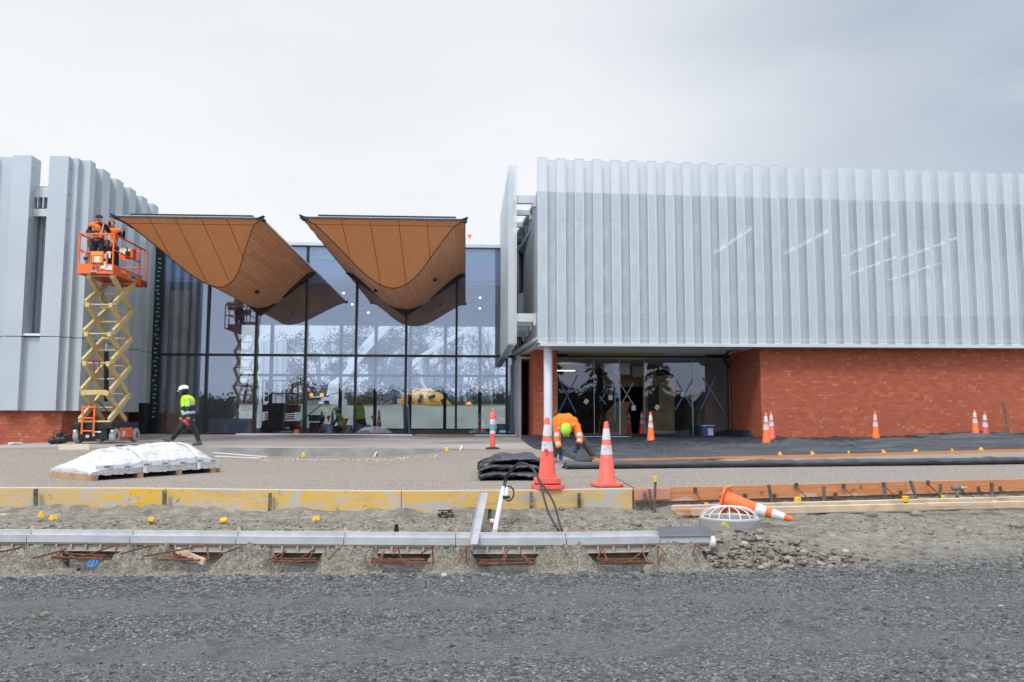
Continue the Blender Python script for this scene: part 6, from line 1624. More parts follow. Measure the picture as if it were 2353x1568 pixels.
# ---- worker A on the lift
Ya=25.15; P_=lambda px,py,dy=0:PY(px,py,Ya+dy); dz_=zd
hipL,hipR=P_(216,560),P_(234,560); shL,shR=P_(212,518),P_(243,518); head=P_(227.5,504,-.06)
anL=Vector((P_(214,600).x,Ya,zd+.10)); anR=Vector((P_(236,600).x,Ya,zd+.10)); kL=hipL.lerp(anL,.5)+Vector((-.02,-.02,0)); kR=hipR.lerp(anR,.5)+Vector((.02,-.02,0))
elL,wrL=P_(202,534,-.05),P_(217,533,-.28); elR,wrR=P_(250,532,-.08),P_(242,518,-.28)
pr=[('c',P_(227,522),P_(226,548),.165,.15,0),('c',shL,shR,.085,.085,0),('c',P_(221,556),P_(230,556),.125,.125,1),('c',P_(227.5,514),P_(227.5,508,-.03),.075,.065,2),
 ('c',shL,elL,.068,.056,2),('c',elL,wrL,.054,.040,2),('c',shR,elR,.068,.056,2),('c',elR,wrR,.054,.040,2),('e',head,(.085,.100,.115),3),('c',P_(222,516,-.1),P_(233,516,-.1),.06,.06,2),
 ('c',hipL,kL,.108,.085,1),('c',kL,anL,.080,.062,1),('c',hipR,kR,.108,.085,1),('c',kR,anR,.080,.062,1),('c',anL,anL+Vector((0,-.14,-.05)),.055,.045,2),('c',anR,anR+Vector((0,-.14,-.05)),.055,.045,2)]
bands=[(P_(226,536),P_(226,545),.0,.62,.3,[0],4),(P_(226,549),P_(226,552.5),0,1,.3,[0,1],2)]
def exa(mb):
    hand(mb,wrL,(.5,-.3,-.2),(0,0,1),3,.8); hand(mb,wrR,(-.3,-.2,.8),(-1,0,0),3,.9); mb.mi=3; mb.tube([head+Vector((0,-.095,.0)),head+Vector((0,-.125,-.03))],[.014,.012],6); mb.mi=0
t=figure('person','worker in orange vest and dark cap looking down at tools, front of the lift platform',(P_(226,640).x,Ya,zd),pr,[M_ho,M_trn,M_blk,M_skin,M_refl],bands,.012,exa,rk=1.07)
mb=MB(); c=head+Vector((0,.01,.045)); mb.lathe([(.104*math.cos(a),.095*math.sin(a)) for a in np.linspace(0,1.5,7)],c,18); mb.prism([c+Vector(q) for q in ((-.08,-.07,0),(-.06,-.18,-.035),(.06,-.18,-.035),(.08,-.07,0))],(0,0,.012)); mb.build('cap',M_blk,t,smooth=True)
for x_,nm in ((P_(209,559).x,'l'),(P_(248,556).x,'r')):
    mb=MB(); c=Vector((x_,Ya-.05,P_(226,560).z)); mb.box(c,(.13,.14,.22),Matrix.Rotation(.2 if nm=='r' else -.1,3,'Y')); mb.build('tool_pouch',M_leather,t,bevel=.03)
mb=MB(); mb.tube([wrR+Vector((-.01,-.06,.08)),P_(231,545,-.35)],.014,6); o=mb.build('steel_rule',M_galv); tag(o,'thin pale strip held by the worker in the dark cap','strip')
tt=T('hand_drill','small dark drill in the hand of the capped worker on the lift','drill',wrL); mb=MB(); q=wrL+Vector((.10,-.08,0)); mb.box(q,(.15,.06,.07),Matrix.Rotation(.3,3,'Y')); mb.build('body',M_bk,tt,bevel=.015); mb=MB(); mb.cyl(q+Vector((-.05,0,.03)),q+Vector((-.09,0,.15)),.02,n=8); mb.build('grip',pm('teal_tool',(.02,.12,.13),.4),tt)
# ---- worker B behind
Yc=25.85; P_=lambda px,py,dy=0:PY(px,py,Yc+dy)
anL=Vector((P_(252,620).x,Yc,zd+.10)); anR=Vector((P_(266,620).x,Yc+.1,zd+.10)); hipL,hipR=P_(252,572),P_(264,572); kL=hipL.lerp(anL,.5); kR=hipR.lerp(anR,.5)+Vector((.02,-.04,0))
shL,shR=P_(250,532),P_(272,532); head=P_(257,516,-.05); elR,wrR=P_(283,548,-.02),P_(285,533,-.15); elL,wrL=P_(246,528,-.2),P_(252,512,-.35)
pr=[('c',P_(260,536),P_(258,560),.155,.14,0),('c',shL,shR,.08,.08,0),('c',hipL,hipR,.12,.12,1),('c',P_(259,527),P_(258,520,-.03),.07,.06,2),('e',head,(.085,.10,.115),3),
 ('c',shR,elR,.065,.052,2),('c',elR,wrR,.05,.038,2),('c',shL,elL,.065,.052,2),('c',elL,wrL,.05,.038,2),('c',hipL,kL,.105,.08,1),('c',kL,anL,.078,.06,1),('c',hipR,kR,.105,.08,1),('c',kR,anR,.078,.06,1),('c',anL,anL+Vector((0,-.14,-.05)),.055,.045,2),('c',anR,anR+Vector((0,-.14,-.05)),.055,.045,2)]
bands=[(P_(259,552),P_(258,561),.1,.8,.3,[0],4),(P_(250,534,-.15),P_(252,566,-.15),-.1,1.1,.04,[0],4)]
def exc(mb): hand(mb,wrR,(.1,-.2,.9),(-1,0,0),3,.7); hand(mb,wrL,(.1,-.3,.9),(1,0,0),3,.7); mb.mi=3; mb.tube([head+Vector((0,-.095,.0)),head+Vector((0,-.12,-.02))],[.014,.012],6); mb.mi=0
t=figure('person','worker in orange vest reaching up to the canopy edge, partly behind the capped worker',(P_(258,640).x,Yc,zd),pr,[M_ho,M_trn,M_blk,M_skin,M_refl],bands,.012,exc,rk=1.07)
mb=MB(); mb.lathe([(.092*math.cos(a),.10*math.sin(a)) for a in np.linspace(0,1.5,6)],head+Vector((0,.015,.03)),16); mb.build('hair',M_hair,t,smooth=True)
for x_ in (P_(249,573).x,P_(270,575).x):
    mb=MB(); mb.box(Vector((x_,Yc-.08,P_(258,575).z)),(.12,.13,.20)); mb.build('tool_pouch',M_hose,t,bevel=.03)
# ================================================================== inside the hall
HF=.93
def hx(px,Y): return XA(px,Y)
# crouching worker
Yk=34.0; P_=lambda px,py,dy=0:PY(px,py,Yk+dy)
head=P_(775,948); 
pr=[('c',P_(779,957),P_(786,978),.13,.16,0),('c',P_(776,959,-.15),P_(781,958,.15),.07,.07,0),('c',P_(776,959,-.17),P_(768,974,-.2),.06,.05,1),('c',P_(768,974,-.2),P_(762,986,-.2),.048,.036,1),('c',P_(779,959,.17),P_(766,975,.2),.06,.045,1),
 ('e',head,(.085,.09,.115),2),('c',P_(777,955),P_(776,951),.06,.06,2),('c',P_(786,980),P_(772,985,-.12),.12,.09,3),('c',P_(772,984,-.12),P_(780,994,-.12),.085,.07,3),('c',P_(787,982,.1),P_(776,990,.15),.11,.09,3),('c',P_(780,994,-.12),P_(772,995,-.12),.05,.045,3)]
def exk(mb): hand(mb,P_(762,986,-.2),(-.5,0,-1),(-1,0,0),2,.6); hand(mb,P_(766,975,.2),(-.5,0,-1),(-1,0,0),2,.6)
t=figure('person','crouching worker in white helmet and hi-vis vest working inside the glass hall',(P_(780,996).x,Yk,HF),pr,[M_hy,M_greyc,M_skin,M_trn,M_refl,M_ho],[(P_(779,957),P_(786,978),.35,.55,.3,[0],5),(P_(779,957),P_(786,978),.62,.78,.3,[0],4)],.014,exk)
hardhat(t,P_(773.5,943),(-.15,0,1),(-1,0,-.25),M_helw,.13); mb=MB(); mb.ell(P_(778,948),(.06,.085,.07),12,8); mb.build('hair',M_hair,t,smooth=True)
# hi-vis vest hanging on a post
c=P_(828,955); t=T('hanging_vest','yellow and maroon hi-vis vest hanging from the mullion inside the hall','vest',c)
mb=MB(); rows=[]
for i in range(16):
    v=i/15; r=[]
    for j in range(14):
        a=2*math.pi*j/13; wx=lerp(.16,.26,v)*(1+.1*math.sin(v*9)); r.append((c.x-.05+.10*v+wx*math.cos(a),c.y+.10*math.sin(a)*(1+.3*math.sin(3*a+v*5)),c.z+.42-1.05*v))
    rows.append(r)
mb.grid(rows[:9]); mb.build('upper_cloth',M_hy,t,smooth='all'); mb=MB(); mb.grid(rows[8:]); mb.build('lower_cloth',pm('maroon_cloth',(.10,.012,.03),.85),t,smooth='all')
mb=MB(); mb.grid([[(x_*1.0,y_-.006,z_) for x_,y_,z_ in r] for r in rows[4:6]]); mb.build('reflective_band',M_refl,t,smooth='all')
mb=MB(); mb.cyl((c.x-.03,c.y+.05,HF),(c.x-.03,c.y+.05,c.z+.5),.03,n=10); o=mb.build('stand_post',M_black); tag(o,'thin dark post carrying the hanging hi-vis vest','post')
# cones, bunting
def icone(px,Y,m_,lab,**k): x_=hx(px,Y); return cone((x_,Y,HF),m_,lab,group='cones inside the building',**k)
icone(698,34.2,M_con2,'cone half hidden behind the third mullion of the glass hall')
icone(764,34.6,M_con2,'cone standing directly left of the crouching worker inside the hall'); icone(747-8,35.2,M_con1,'cone by the black bag inside the hall')
icone(871,33.8,M_con2,'cone alone in the middle bay of the glass hall',h=.95,base=.46)
rp=[(705,953,34.6),(746,950,34.8),(764,949,34.6),(815,960,34.2),(872,948,33.8)]
t=T('flag_line','string of orange triangle flags between the cones inside the hall','flag line',PY(*rp[2]))
pts=[]
for a,b in zip(rp,rp[1:]):
    A_,B_=PY(*a),PY(*b)
    for k in range(8): u=k/8; pts.append(A_.lerp(B_,u)-Vector((0,0,.12*math.sin(math.pi*u))))
pts.append(B_); mb=MB(); mb.tube(pts,.006,5); mb.build('string',M_hose,t)
for i in (6,12,18,21,24,27,30):
    if i<len(pts): q=pts[i]; mb=MB(); mb.prism([q+Vector((-.09,0,0)),q+Vector((.09,0,0)),q+Vector((0,0,-.26))],(0,.006,0)); mb.build('flag',M_con2,t)
# small red scissor lift parked inside
x0=hx(643,39.5); t=T('small_lift','small dark red scissor lift parked inside the hall','scissor lift',(x0,39.5,HF)); M_dred=pm('dark_red_machine',(.33,.03,.02),.5,0,.1,4)
mb=MB(); mb.bx(x0-.75,x0+.85,39.2,40,HF+.2,HF+.5); mb.build('chassis',M_dred,t,bevel=.02)
for sx in (-.6,.7):
    for yy in (39.2,40): mb=MB(); mb.cyl((x0+sx,yy-.05,HF+.18),(x0+sx,yy+.05,HF+.18),.18,n=18); mb.build('wheel',M_bk,t)
mb=MB(); mb.bx(x0-.75,x0+.85,39.2,40,HF+.92,HF+1.25); mb.build('deck',M_dred,t,bevel=.02)
mb=MB()
for k in range(4): mb.bar((x0-.65,39.3,HF+.52+k*.1),(x0+.7,39.3,HF+.60+k*.1),.05,.06)
mb.build('folded_arms',M_stake,t)
mb=MB()
for a,b in (((-.75,0,1.25),(-.75,0,2.35)),((.85,0,1.25),(.85,0,2.35)),((-.75,0,2.35),(.85,0,2.35)),((-.75,0,1.75),(.85,0,1.75)),((.6,0,1.25),(.6,0,2.3))): mb.bar((x0+a[0],39.2,HF+a[2]),(x0+b[0],39.2,HF+b[2]),.05,.05)
mb.build('guardrail',M_dred,t)
mb=MB(); mb.bx(x0-.62,x0-.25,39.1,39.16,HF+1.95,HF+2.3); mb.build('sign_board',M_dred,t); mb=MB(); mb.bx(x0-.62,x0-.48,39.05,39.15,HF+1.4,HF+1.85); mb.build('control_box',M_bk,t)
# wheelie bin
x0=hx(636,36); t=T('wheelie_bin','black wheelie bin in front of the small red lift inside the hall','bin',(x0,36,HF))
mb=MB(); mb.add([(x0-.24,35.8,HF+.08),(x0+.24,35.8,HF+.08),(x0+.24,36.2,HF+.08),(x0-.24,36.2,HF+.08),(x0-.33,35.7,HF+1.15),(x0+.33,35.7,HF+1.15),(x0+.33,36.3,HF+1.15),(x0-.33,36.3,HF+1.15)],[(0,3,2,1),(4,5,6,7),(0,1,5,4),(1,2,6,5),(2,3,7,6),(3,0,4,7)]); mb.build('body',M_hose,t,bevel=.02)
mb=MB(); mb.box((x0,36,HF+1.2),(.70,.68,.10)); mb.build('lid',M_hose,t,bevel=.03)
for s in (-1,1): mb=MB(); mb.cyl((x0+s*.26,36.3,HF+.12),(x0+s*.32,36.3,HF+.12),.12,n=14); mb.build('wheel',M_bk,t)
# white buckets etc.
def pail(px,Y,h,r,mat,lab,z=HF):
    x0=hx(px,Y); t=T('pail',lab,'pail',(x0,Y,z),group='pails inside the hall'); mb=MB(); mb.lathe([(r*.86,0),(r,h)],(x0,Y,z),18); mb.build('body',mat,t,smooth=True); mb=MB(); mb.lathe([(r*1.06,h-.04),(r*1.06,h),(r*.9,h+.005)],(x0,Y,z),18); mb.build('lid',mat,t); return t
pail(747,34.0,.38,.17,M_pvc,'white pail, rear one beside the crouching worker'); pail(757,33.6,.36,.17,M_pvc,'white pail nearest the crouching worker'); pail(797,33.8,.34,.15,M_yell,'yellowish pail right of the crouching worker'); pail(803,33.7,.34,.13,M_pvc,'white pail at the third mullion, right of the yellowish one'); pail(735,33.5,.2,.16,M_con3,'low red tub left of the white pails')
x0=hx(727,34.4); t=T('work_bag','black tool bag with a raised lid by the third mullion inside the hall','bag',(x0,34.4,HF)); mb=MB(); mb.bx(x0-.25,x0+.28,34.2,34.7,HF,HF+.45); mb.build('body',M_hose,t,bevel=.05); mb=MB(); mb.bx(x0-.28,x0+.3,34.18,34.72,HF+.50,HF+.75); mb.build('lid',M_bk,t,bevel=.05)
mb=MB(); mb.bar((x0-.9,34.4,HF+.25),(x0+.2,34.5,HF+1.2),.03,.04); o=mb.build('broom_handle',M_bk); tag(o,'dark handle slanting over the black bag inside the hall','handle')
x0=hx(838,33.6); mb=MB(); random.seed(4)
for k in range(6): mb.ell((x0+random.uniform(-.3,.25),33.6+random.uniform(-.1,.2),HF+random.uniform(.08,.28)),(.18,.14,.13),10,8,Matrix.Rotation(random.random(),3,'Y'))
o=mb.build('rag_pile',pm('pale_sacks',(.45,.42,.38),.9,0,.3,5),smooth='all'); tag(o,'pile of pale sacks right of the hanging vest inside the hall','sacks')
t=T('grey_boards','stack of narrow grey boards leaning inside the fifth bay','boards',(hx(936,33.6),33.6,HF))
for k in range(3):
    xx=hx(928+k*5,33.6); mb=MB(); mb.bar((xx+.06,33.45,HF),(xx-.02,33.7,HF+1.18-.03*k),.085,.02,up=(0,1,0)); mb.build('board',M_stake if k==1 else M_galv,t)
x0=hx(586,33.4); mb=MB(); mb.bar((x0-.02,33.4,HF),(x0+.04,33.5,HF+1.35),.05,.03); o=mb.build('white_level',M_white); tag(o,'white spirit level leaning inside the second bay','level')
x0=hx(622-38,33); mb=MB(); xx=hx(682,32.7); mb.box((xx,32.75,G(xx,32.7)+.10),(.18,.12,.19),Matrix.Rotation(.2,3,'Z')); o=mb.build('orange_box',M_con2,bevel=.005); tag(o,'small orange box on the slab against the glass base','box')
# workbench with teal basket in the first bay
x0=hx(392,34.2); t=T('workbench','rough timber bench behind the first glass bay','workbench',(x0,34.2,HF))
mb=MB(); mb.bx(x0-.75,x0+.75,33.9,34.7,HF+.92,HF+1.0); mb.build('top',M_ply,t)
for k in range(4): mb=MB(); mb.bx(x0-.72+k*.46,x0-.62+k*.46,33.95,34.05,HF,HF+.92); mb.build('leg',M_ply,t)
mb=MB(); mb.bx(x0-.7,x0+.7,34.5,34.55,HF+.05,HF+.9); mb.build('back_panel',M_ply,t)
M_bsk=pm('teal_plastic_crate',(.04,.25,.27),.5); mb=MB(); mb.prism([(x0-.28,33.95,HF+1.3),(x0+.28,33.95,HF+1.3),(x0+.34,33.95,HF+1.68),(x0-.34,33.95,HF+1.68)],(0,.4,0)); o=mb.build('teal_basket',M_bsk,bevel=.02); tag(o,'teal laundry basket on the bench behind the first glass bay','basket')
mb=MB(); mb.bx(x0-.25,x0+.4,33.95,34.4,HF+1.0,HF+1.28); o=mb.build('teal_crate',M_bsk,bevel=.03); tag(o,'flat teal case under the laundry basket','case')
mb=MB(); 
for k in range(5): mb.ell((x0-.2+k*.1,34.15,HF+1.72+.04*(k%2)),(.11,.12,.09),8,6)
o=mb.build('dark_clothes',M_blk,smooth='all'); tag(o,'dark clothes heaped in the teal basket','clothes')
x0=hx(525,36.5); mb=MB(); mb.bx(x0-1.1,x0+1.0,36.2,36.8,HF,HF+.6); o=mb.build('pale_board_stack',M_galv,bevel=.01); tag(o,'low grey stack of sheets behind the second glass bay','sheet stack')
# rope across the hall
for (a,b,m_,lab) in (((474,886,33.4),(585,884,33.4),'tan rope across the second bay'),((587,884,33.4),(698,886,33.5),'tan rope sagging across the third bay'),((700,915,33.5),(815,885,33.5),'tan rope rising across the fourth bay'),((818,891,33.6),(932,882,33.6),'tan rope across the fifth bay'),((933,882,33.6),(1048,882,33.6),'tan rope sagging across the sixth bay')) if False else ():
    pass
rope=pm('tan_rope',(.42,.24,.09),.8)
for i,(a,b,sag) in enumerate((((474,886),(583,884),.12),((585,886),(698,918),.10),((698,920),(815,886),.10),((815,892),(931,885),.02),((931,885),(1047,885),.28))):
    A_,B_=PY(*a,33.35),PY(*b,33.35); mb=MB(); mb.tube([A_.lerp(B_,u)-Vector((0,0,sag*4*u*(1-u))) for u in np.linspace(0,1,14)],.014,6); o=mb.build('rope',rope); tag(o,'tan rope strung behind the '+['second','third','fourth','fifth','sixth'][i]+' glass bay from the left','rope','ropes strung inside the hall')
# inside the entry
c=Vector((XA(1418,32.2),32.2,.93)); t=T('cardboard_box','big opened cardboard box inside the entry doors','cardboard box',c); M_card=pm('cardboard',(.42,.30,.18),.85,0,.1,4)
mb=MB(); mb.bx(c.x-.45,c.x+.35,32,32.7,.93,1.75); mb.build('box_body',M_card,t); mb=MB(); mb.prism([(c.x-.45,32,1.76),(c.x+.35,32,1.76),(c.x+.5,32,2.2),(c.x-.1,32,2.2)],(0,.02,0)); mb.build('flap',M_card,t)
icone(1445,32.6,M_con1,'cone beside the cardboard box inside the entry'); icone(1475,31.0,M_con1,'pale cone just inside the entry behind the bright orange one')
# ================================================================== yard behind the building
YZ=.86
M_clothf=pm('pale_green_mesh_cloth',(.66,.68,.58),.85,0,.06,.4,.2,6,.03)
mb=MB(); rows=[]; 
for z in np.linspace(0,1,6):
    rows.append([(x_,56+.10*nz(x_*.4,z*2,3),YZ+z*(1.60+.035*math.sin(x_*1.1))) for x_ in np.linspace(-19,4.5,140)])
mb.grid(rows); t=T('site_fence','pale green cloth screen fence behind the hall','fence',(-8,56,YZ)); mb.build('cloth',M_clothf,t,smooth='all')
mb=MB(); mb.tube([(x_,56,YZ+1.61+.035*math.sin(x_*1.1)) for x_ in np.linspace(-19,4.5,90)],.025,5); mb.build('top_rail',rope,t)
for k in range(9): mb=MB(); mb.cyl((-18.5+k*2.7,56.12,YZ),(-18.5+k*2.7,56.12,YZ+1.6),.03,n=8); mb.build('post',M_galv,t)
# concrete pump truck (cab, boom) behind the fence
Yt=61.0; q=lambda px,py,dy=0:PY(px,py,Yt+dy); M_wt=pm('white_truck_paint',(.80,.82,.80),.35,0,.04,2,0)
t=T('pump_truck','white concrete pump truck with raised boom behind the cloth fence','pump truck',(q(745,935).x,Yt,YZ))
mb=MB(); pts=[q(703,936),q(706,920),q(712,913),q(733,911),q(738,912),q(786,916),q(790,936)]
low=[Vector((pts[-1].x,Yt,YZ+.8)),Vector((pts[0].x,Yt,YZ+.8))]; mb.prism([Vector((p.x,Yt,p.z)) for p in pts]+low,(0,2.3,0)); mb.build('cab',M_wt,t,bevel=.05)
mb=MB(); mb.prism([q(704,932,-.02),q(707,921,-.02),q(732,921,-.02),q(729,932,-.02)],(0,.03,0)); mb.build('windscreen',M_glassd,t); mb=MB(); mb.prism([q(742,935,-.02),q(744,921,-.02),q(756,921,-.02),q(757,935,-.02)],(0,.03,0)); mb.build('side_window',M_bk,t)
mb=MB(); mb.prism([q(702,921,-.06),q(709,914,-.06),q(738,913,-.06),q(736,920,-.06)],(0,.05,0)); mb.build('sun_visor',pm('smoked_visor',(.08,.09,.10),.3),t)
for px in (712,736): mb=MB(); mb.lathe([(.13,0),(.14,.12),(.08,.24)],q(px,911)+Vector((0,.6,0)),12); mb.build('beacon',pm('orange_beacon',(1,.30,.02),.4,emis=(1,.3,.02),estr=1.5) if 'orange_beacon' not in MATS else MATS['orange_beacon'],t)
for px in (712,760,790,812): mb=MB(); x_=q(px,935).x; mb.cyl((x_,Yt-.05,YZ+.5),(x_,Yt+.3,YZ+.5),.5,n=20); mb.build('wheel',M_bk,t)
mb=MB(); mb.bx(q(790,930).x,q(840,930).x,Yt+.3,Yt+2,YZ+.8,YZ+1.4); mb.build('deck',M_wt,t)
B=lambda px,py:q(px,py,1.2)
def boom(pts,w_,nm='boom_section'):
    for a,b in zip(pts,pts[1:]): mb=MB(); mb.bar(B(*a),B(*b),w_,w_*1.3); mb.build(nm,M_wt,t,bevel=.03)
boom([(770,914),(776,885)],.9); boom([(762,888),(790,868),(842,800),(905,735)],.42); boom([(800,835),(866,760),(930,720)],.22); boom([(900,735),(870,765)],.2)
mb=MB(); mb.tube([B(775,890),B(797,862),B(808,838)],.12,8); mb.build('pipe',M_wt,t)
boom([(945,840),(965,822),(1060,765),(1120,735)],.25); boom([(945,840),(943,862),(944,905)],.16,'delivery_pipe'); 
mb=MB(); mb.tube([B(962,835),B(967,850),B(970,880),B(985,905)],.10,8); mb.build('delivery_hose',M_galv,t)
text('4Z42',.42,t,M_bk,frame(B(826,808)+Vector((0,-.35,0)),(.62,0,.78),(-.78,0,.62)),'boom_lettering')
# cement mixer drum truck
Yt=60.0; q=lambda px,py,dy=0:PY(px,py,Yt+dy); t=T('mixer_truck','yellow concrete mixer drum showing above the cloth fence','mixer truck',(q(975,935).x,Yt,YZ))
M_mx=pm('yellow_drum_paint',(.85,.42,.04),.45,0,.05,1.5); mb=MB(); cpt=[q(922,938,1.2),q(935,928,1.2),q(950,925,1.2),q(985,926,1.2),q(1005,930,1.2),q(1035,942,1.2)]; mb.tube(cpt,[.45,.62,.95,1.05,.85,.35],24); mb.build('drum',M_mx,t,smooth='all')
mb=MB(); 
for a,b in (((970,908),(962,925)),((985,915),(1000,910)),((1015,918),(1023,932)),((938,935),(944,915))): mb.bar(q(*a,.12),q(*b,.05),.25,.03,up=(0,1,0))
mb.build('drum_stripe',M_bk,t)
mb=MB(); mb.bx(q(920,938).x,q(936,938).x,Yt+.4,Yt+1.8,YZ+.9,YZ+2.55); mb.build('hopper',M_mx,t,bevel=.05); mb=MB(); mb.bx(q(925,938).x,q(1050,938).x,Yt+.3,Yt+2.1,YZ+.7,YZ+1.0); mb.build('chassis',M_bk,t)
for px in (945,965,1030): mb=MB(); x_=q(px,935).x; mb.cyl((x_,Yt,YZ+.5),(x_,Yt+.3,YZ+.5),.5,n=20); mb.build('wheel',M_bk,t)
# blue truck roof with beacon
t=T('blue_truck','low blue vehicle roof with an orange beacon at the right of the fence','vehicle',(q(1068,936).x,64,YZ)); x0=q(1068,936).x+.3
mb=MB(); mb.bx(x0-1.6,x0+1.4,64,66,YZ+.3,YZ+1.75); mb.build('body',pm('blue_vehicle_paint',(.06,.22,.45),.4),t,bevel=.15); mb=MB(); mb.lathe([(.2,0),(.2,.15),(.1,.25)],(x0,64.5,YZ+1.75),12); mb.build('beacon',MATS['orange_beacon'],t)
for s in (-1,1): mb=MB(); mb.cyl((x0+s,63.95,YZ+.4),(x0+s,64.2,YZ+.4),.4,n=16); mb.build('wheel',M_bk,t)
# ---- hills
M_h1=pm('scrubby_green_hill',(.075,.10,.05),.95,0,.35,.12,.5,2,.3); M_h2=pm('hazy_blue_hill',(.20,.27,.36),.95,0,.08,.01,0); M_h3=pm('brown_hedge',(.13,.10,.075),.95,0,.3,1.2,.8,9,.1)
def hill(name,Y,depth,xs,hf,mat):
    mb=MB(); rows=[]
    for v in np.linspace(0,1,8): rows.append([(x_,Y+depth*v,-.3+hf(x_)*math.sin(math.pi*min(1,v*1.0+.0)*.5)**.8) for x_ in xs])
    mb.grid(rows); return struct(mb.build(name,mat,smooth='all'))
hill('near_hill',120,60,np.linspace(-120,120,160),lambda x_:3.9+1.6*math.exp(-((x_+5)/14)**2)-2.2*sstep(2,22,x_)+.5*nz(x_*.12,1)+.25*nz(x_*.9,3),M_h1)
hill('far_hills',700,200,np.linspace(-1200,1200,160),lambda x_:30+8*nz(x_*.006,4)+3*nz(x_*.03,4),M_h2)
# ---- trees behind the hall
M_bark=pm('grey_bark',(.10,.085,.07),.9,0,.3,4,.5); M_leafd=pm('dark_evergreen_leaf',(.06,.085,.045),.7,0,.45,2,0); M_leafb=pm('brown_twiggy_leaf',(.12,.085,.055),.8,0,.35,2,0)
def bare_tree(x_,y_,h,seed,lab,lean=0):
    rnd=random.Random(seed); t=T('bare_tree',lab,'tree',(x_,y_,YZ),group='bare trees behind the hall')
    mb=MB(); tw=MB()
    def br(p,d,L,r,dep):
        q=p+d*L; m_=p.lerp(q,.5)+Vector((rnd.uniform(-.06,.06),rnd.uniform(-.06,.06),0))*L
        (mb if dep<2 else tw).tube([p,m_,q],[r,r*.8,r*.6],5 if dep<2 else 4,caps=False)
        if dep>=5 or r<.012: return
        n=2 if dep<1 else rnd.choice((2,3,3))
        for k in range(n):
            dd=(d+Vector((rnd.gauss(0,.42),rnd.gauss(0,.42),rnd.gauss(.12,.25)))).normalized(); br(q if k<2 else m_,dd,L*rnd.uniform(.62,.85),r*.6,dep+1)
    for k in range(rnd.choice((1,2))): br(Vector((x_+k*.5,y_,YZ)),Vector((rnd.uniform(-.12,.12)+lean,0,1)).normalized(),h*.28,.14,0)
    mb.build('trunk',M_bark,t); tw.build('branches',M_bark,t); return t
def leafy(name,x_,y_,z_,h,w_,mat,lab,cat,N,seed,leaf=.16,trunk=True,group=None,shape='round'):
    rs=np.random.RandomState(seed); t=T(name,lab,cat,(x_,y_,z_),group=group)
    cl=[]; 
    for k in range(34 if shape=='round' else 70):
        if shape=='round': u=rs.rand(); cl.append((x_+rs.normal()*w_*.27,y_+rs.normal()*w_*.22,z_+h*(.30+.62*u),w_*(.07+.12*rs.rand())))
        else: u=rs.rand(); a=rs.rand()*6.28; rr_=w_*.5*(1-u)*(.3+.7*rs.rand()); cl.append((x_+rr_*math.cos(a),y_+rr_*math.sin(a),z_+h*(.08+.9*u),w_*(.04+.07*(1-u))))
    V=np.zeros((N*4,3)); brs=[(u_,rs.rand()*6.28,w_*.55*(1-u_)**.8*(.6+.4*rs.rand())) for u_ in rs.rand(90)**.9*.93+.05]
    for i in range(N):
        c=cl[rs.randint(len(cl))]; d=rs.normal(size=3); d/=np.linalg.norm(d); p=np.array(c[:3])+d*c[3]*rs.uniform(.5,1.1)*np.array([1,1,.8])
        if shape=='cone':
            u_,a_,l_=brs[rs.randint(90)]; t_=rs.rand()**.7; p=np.array([x_+math.cos(a_)*l_*t_,y_+math.sin(a_)*l_*t_,z_+h*u_+.12*l_*math.sin(t_*3)-.22*l_*t_*t_])+rs.normal(size=3)*np.array([.10,.10,.07])*(1+.5*l_*(1-t_))
        a=rs.normal(size=3); b=rs.normal(size=3); a/=np.linalg.norm(a); b-=a*(a@b); b/=np.linalg.norm(b); s_=leaf*rs.uniform(.6,1.3)
        V[4*i:4*i+4]=[p-a*s_,p-b*s_*.5,p+a*s_,p+b*s_*.5]
    me=bpy.data.meshes.new('crown'); me.from_pydata(V.tolist(),[],(np.arange(N*4).reshape(-1,4)).tolist()); me.materials.append(mat); me.transform(WM[t.name].inverted()); o=bpy.data.objects.new('crown',me); COL.objects.link(o); o.parent=t
    if trunk:
        mb=MB(); mb.tube([(x_,y_,z_),(x_+.1,y_,z_+h*.4),(x_,y_,z_+h*.75)],[h*.03,h*.022,h*.008],8)
        for k in range(6):
            c=cl[k]; mb.tube([(x_,y_,z_+h*.25+k*.05*h),(c[0],c[1],c[2])],[h*.012,h*.004],5)
        mb.build('trunk',M_bark,t)
    return t
tl=['leftmost bare tree behind the hall','bare tree behind the third bay','bare tree left of the pump boom','bare tree right of the pump boom','slim bare tree behind the fifth bay','tall bare tree behind the fifth bay','bare tree in the sixth bay, left of three','bare tree in the sixth bay, middle of three','bare tree in the sixth bay, right of three','bare tree nearest the right end of the hall']
for i,(px,Y,h) in enumerate(((640,74,8),(700,78,9.5),(760,80,10),(880,82,11),(960,76,10),(1010,80,11.5),(1065,74,10),(1092,78,11),(1125,73,10.5),(1150,80,10))): bare_tree(hx(px,Y),Y,h,30+i,tl[i])
for i,(px,Y,h,w_,lab) in enumerate(((730,88,10,9,'dark evergreen behind the pump cab'),(850,90,13,10,'large dark evergreen right of the boom'),(905,86,9.5,8,'dark evergreen above the mixer drum'),(980,92,12,9,'dark evergreen behind the fifth bay'),(1060,94,7,9,'low dark evergreen behind the sixth bay'),(1150,70,3.6,2.6,'small conical evergreen at the right end of the fence'),(1110,72,2.2,4,'low green bush right of the mixer drum'))):
    leafy('evergreen_tree',hx(px,Y),Y,YZ,h,w_,M_leafd,lab,'tree',8000 if h>5 else 2500,50+i,.12 if h>5 else .09,group='evergreens behind the hall',shape='round' if i!=5 else 'cone')
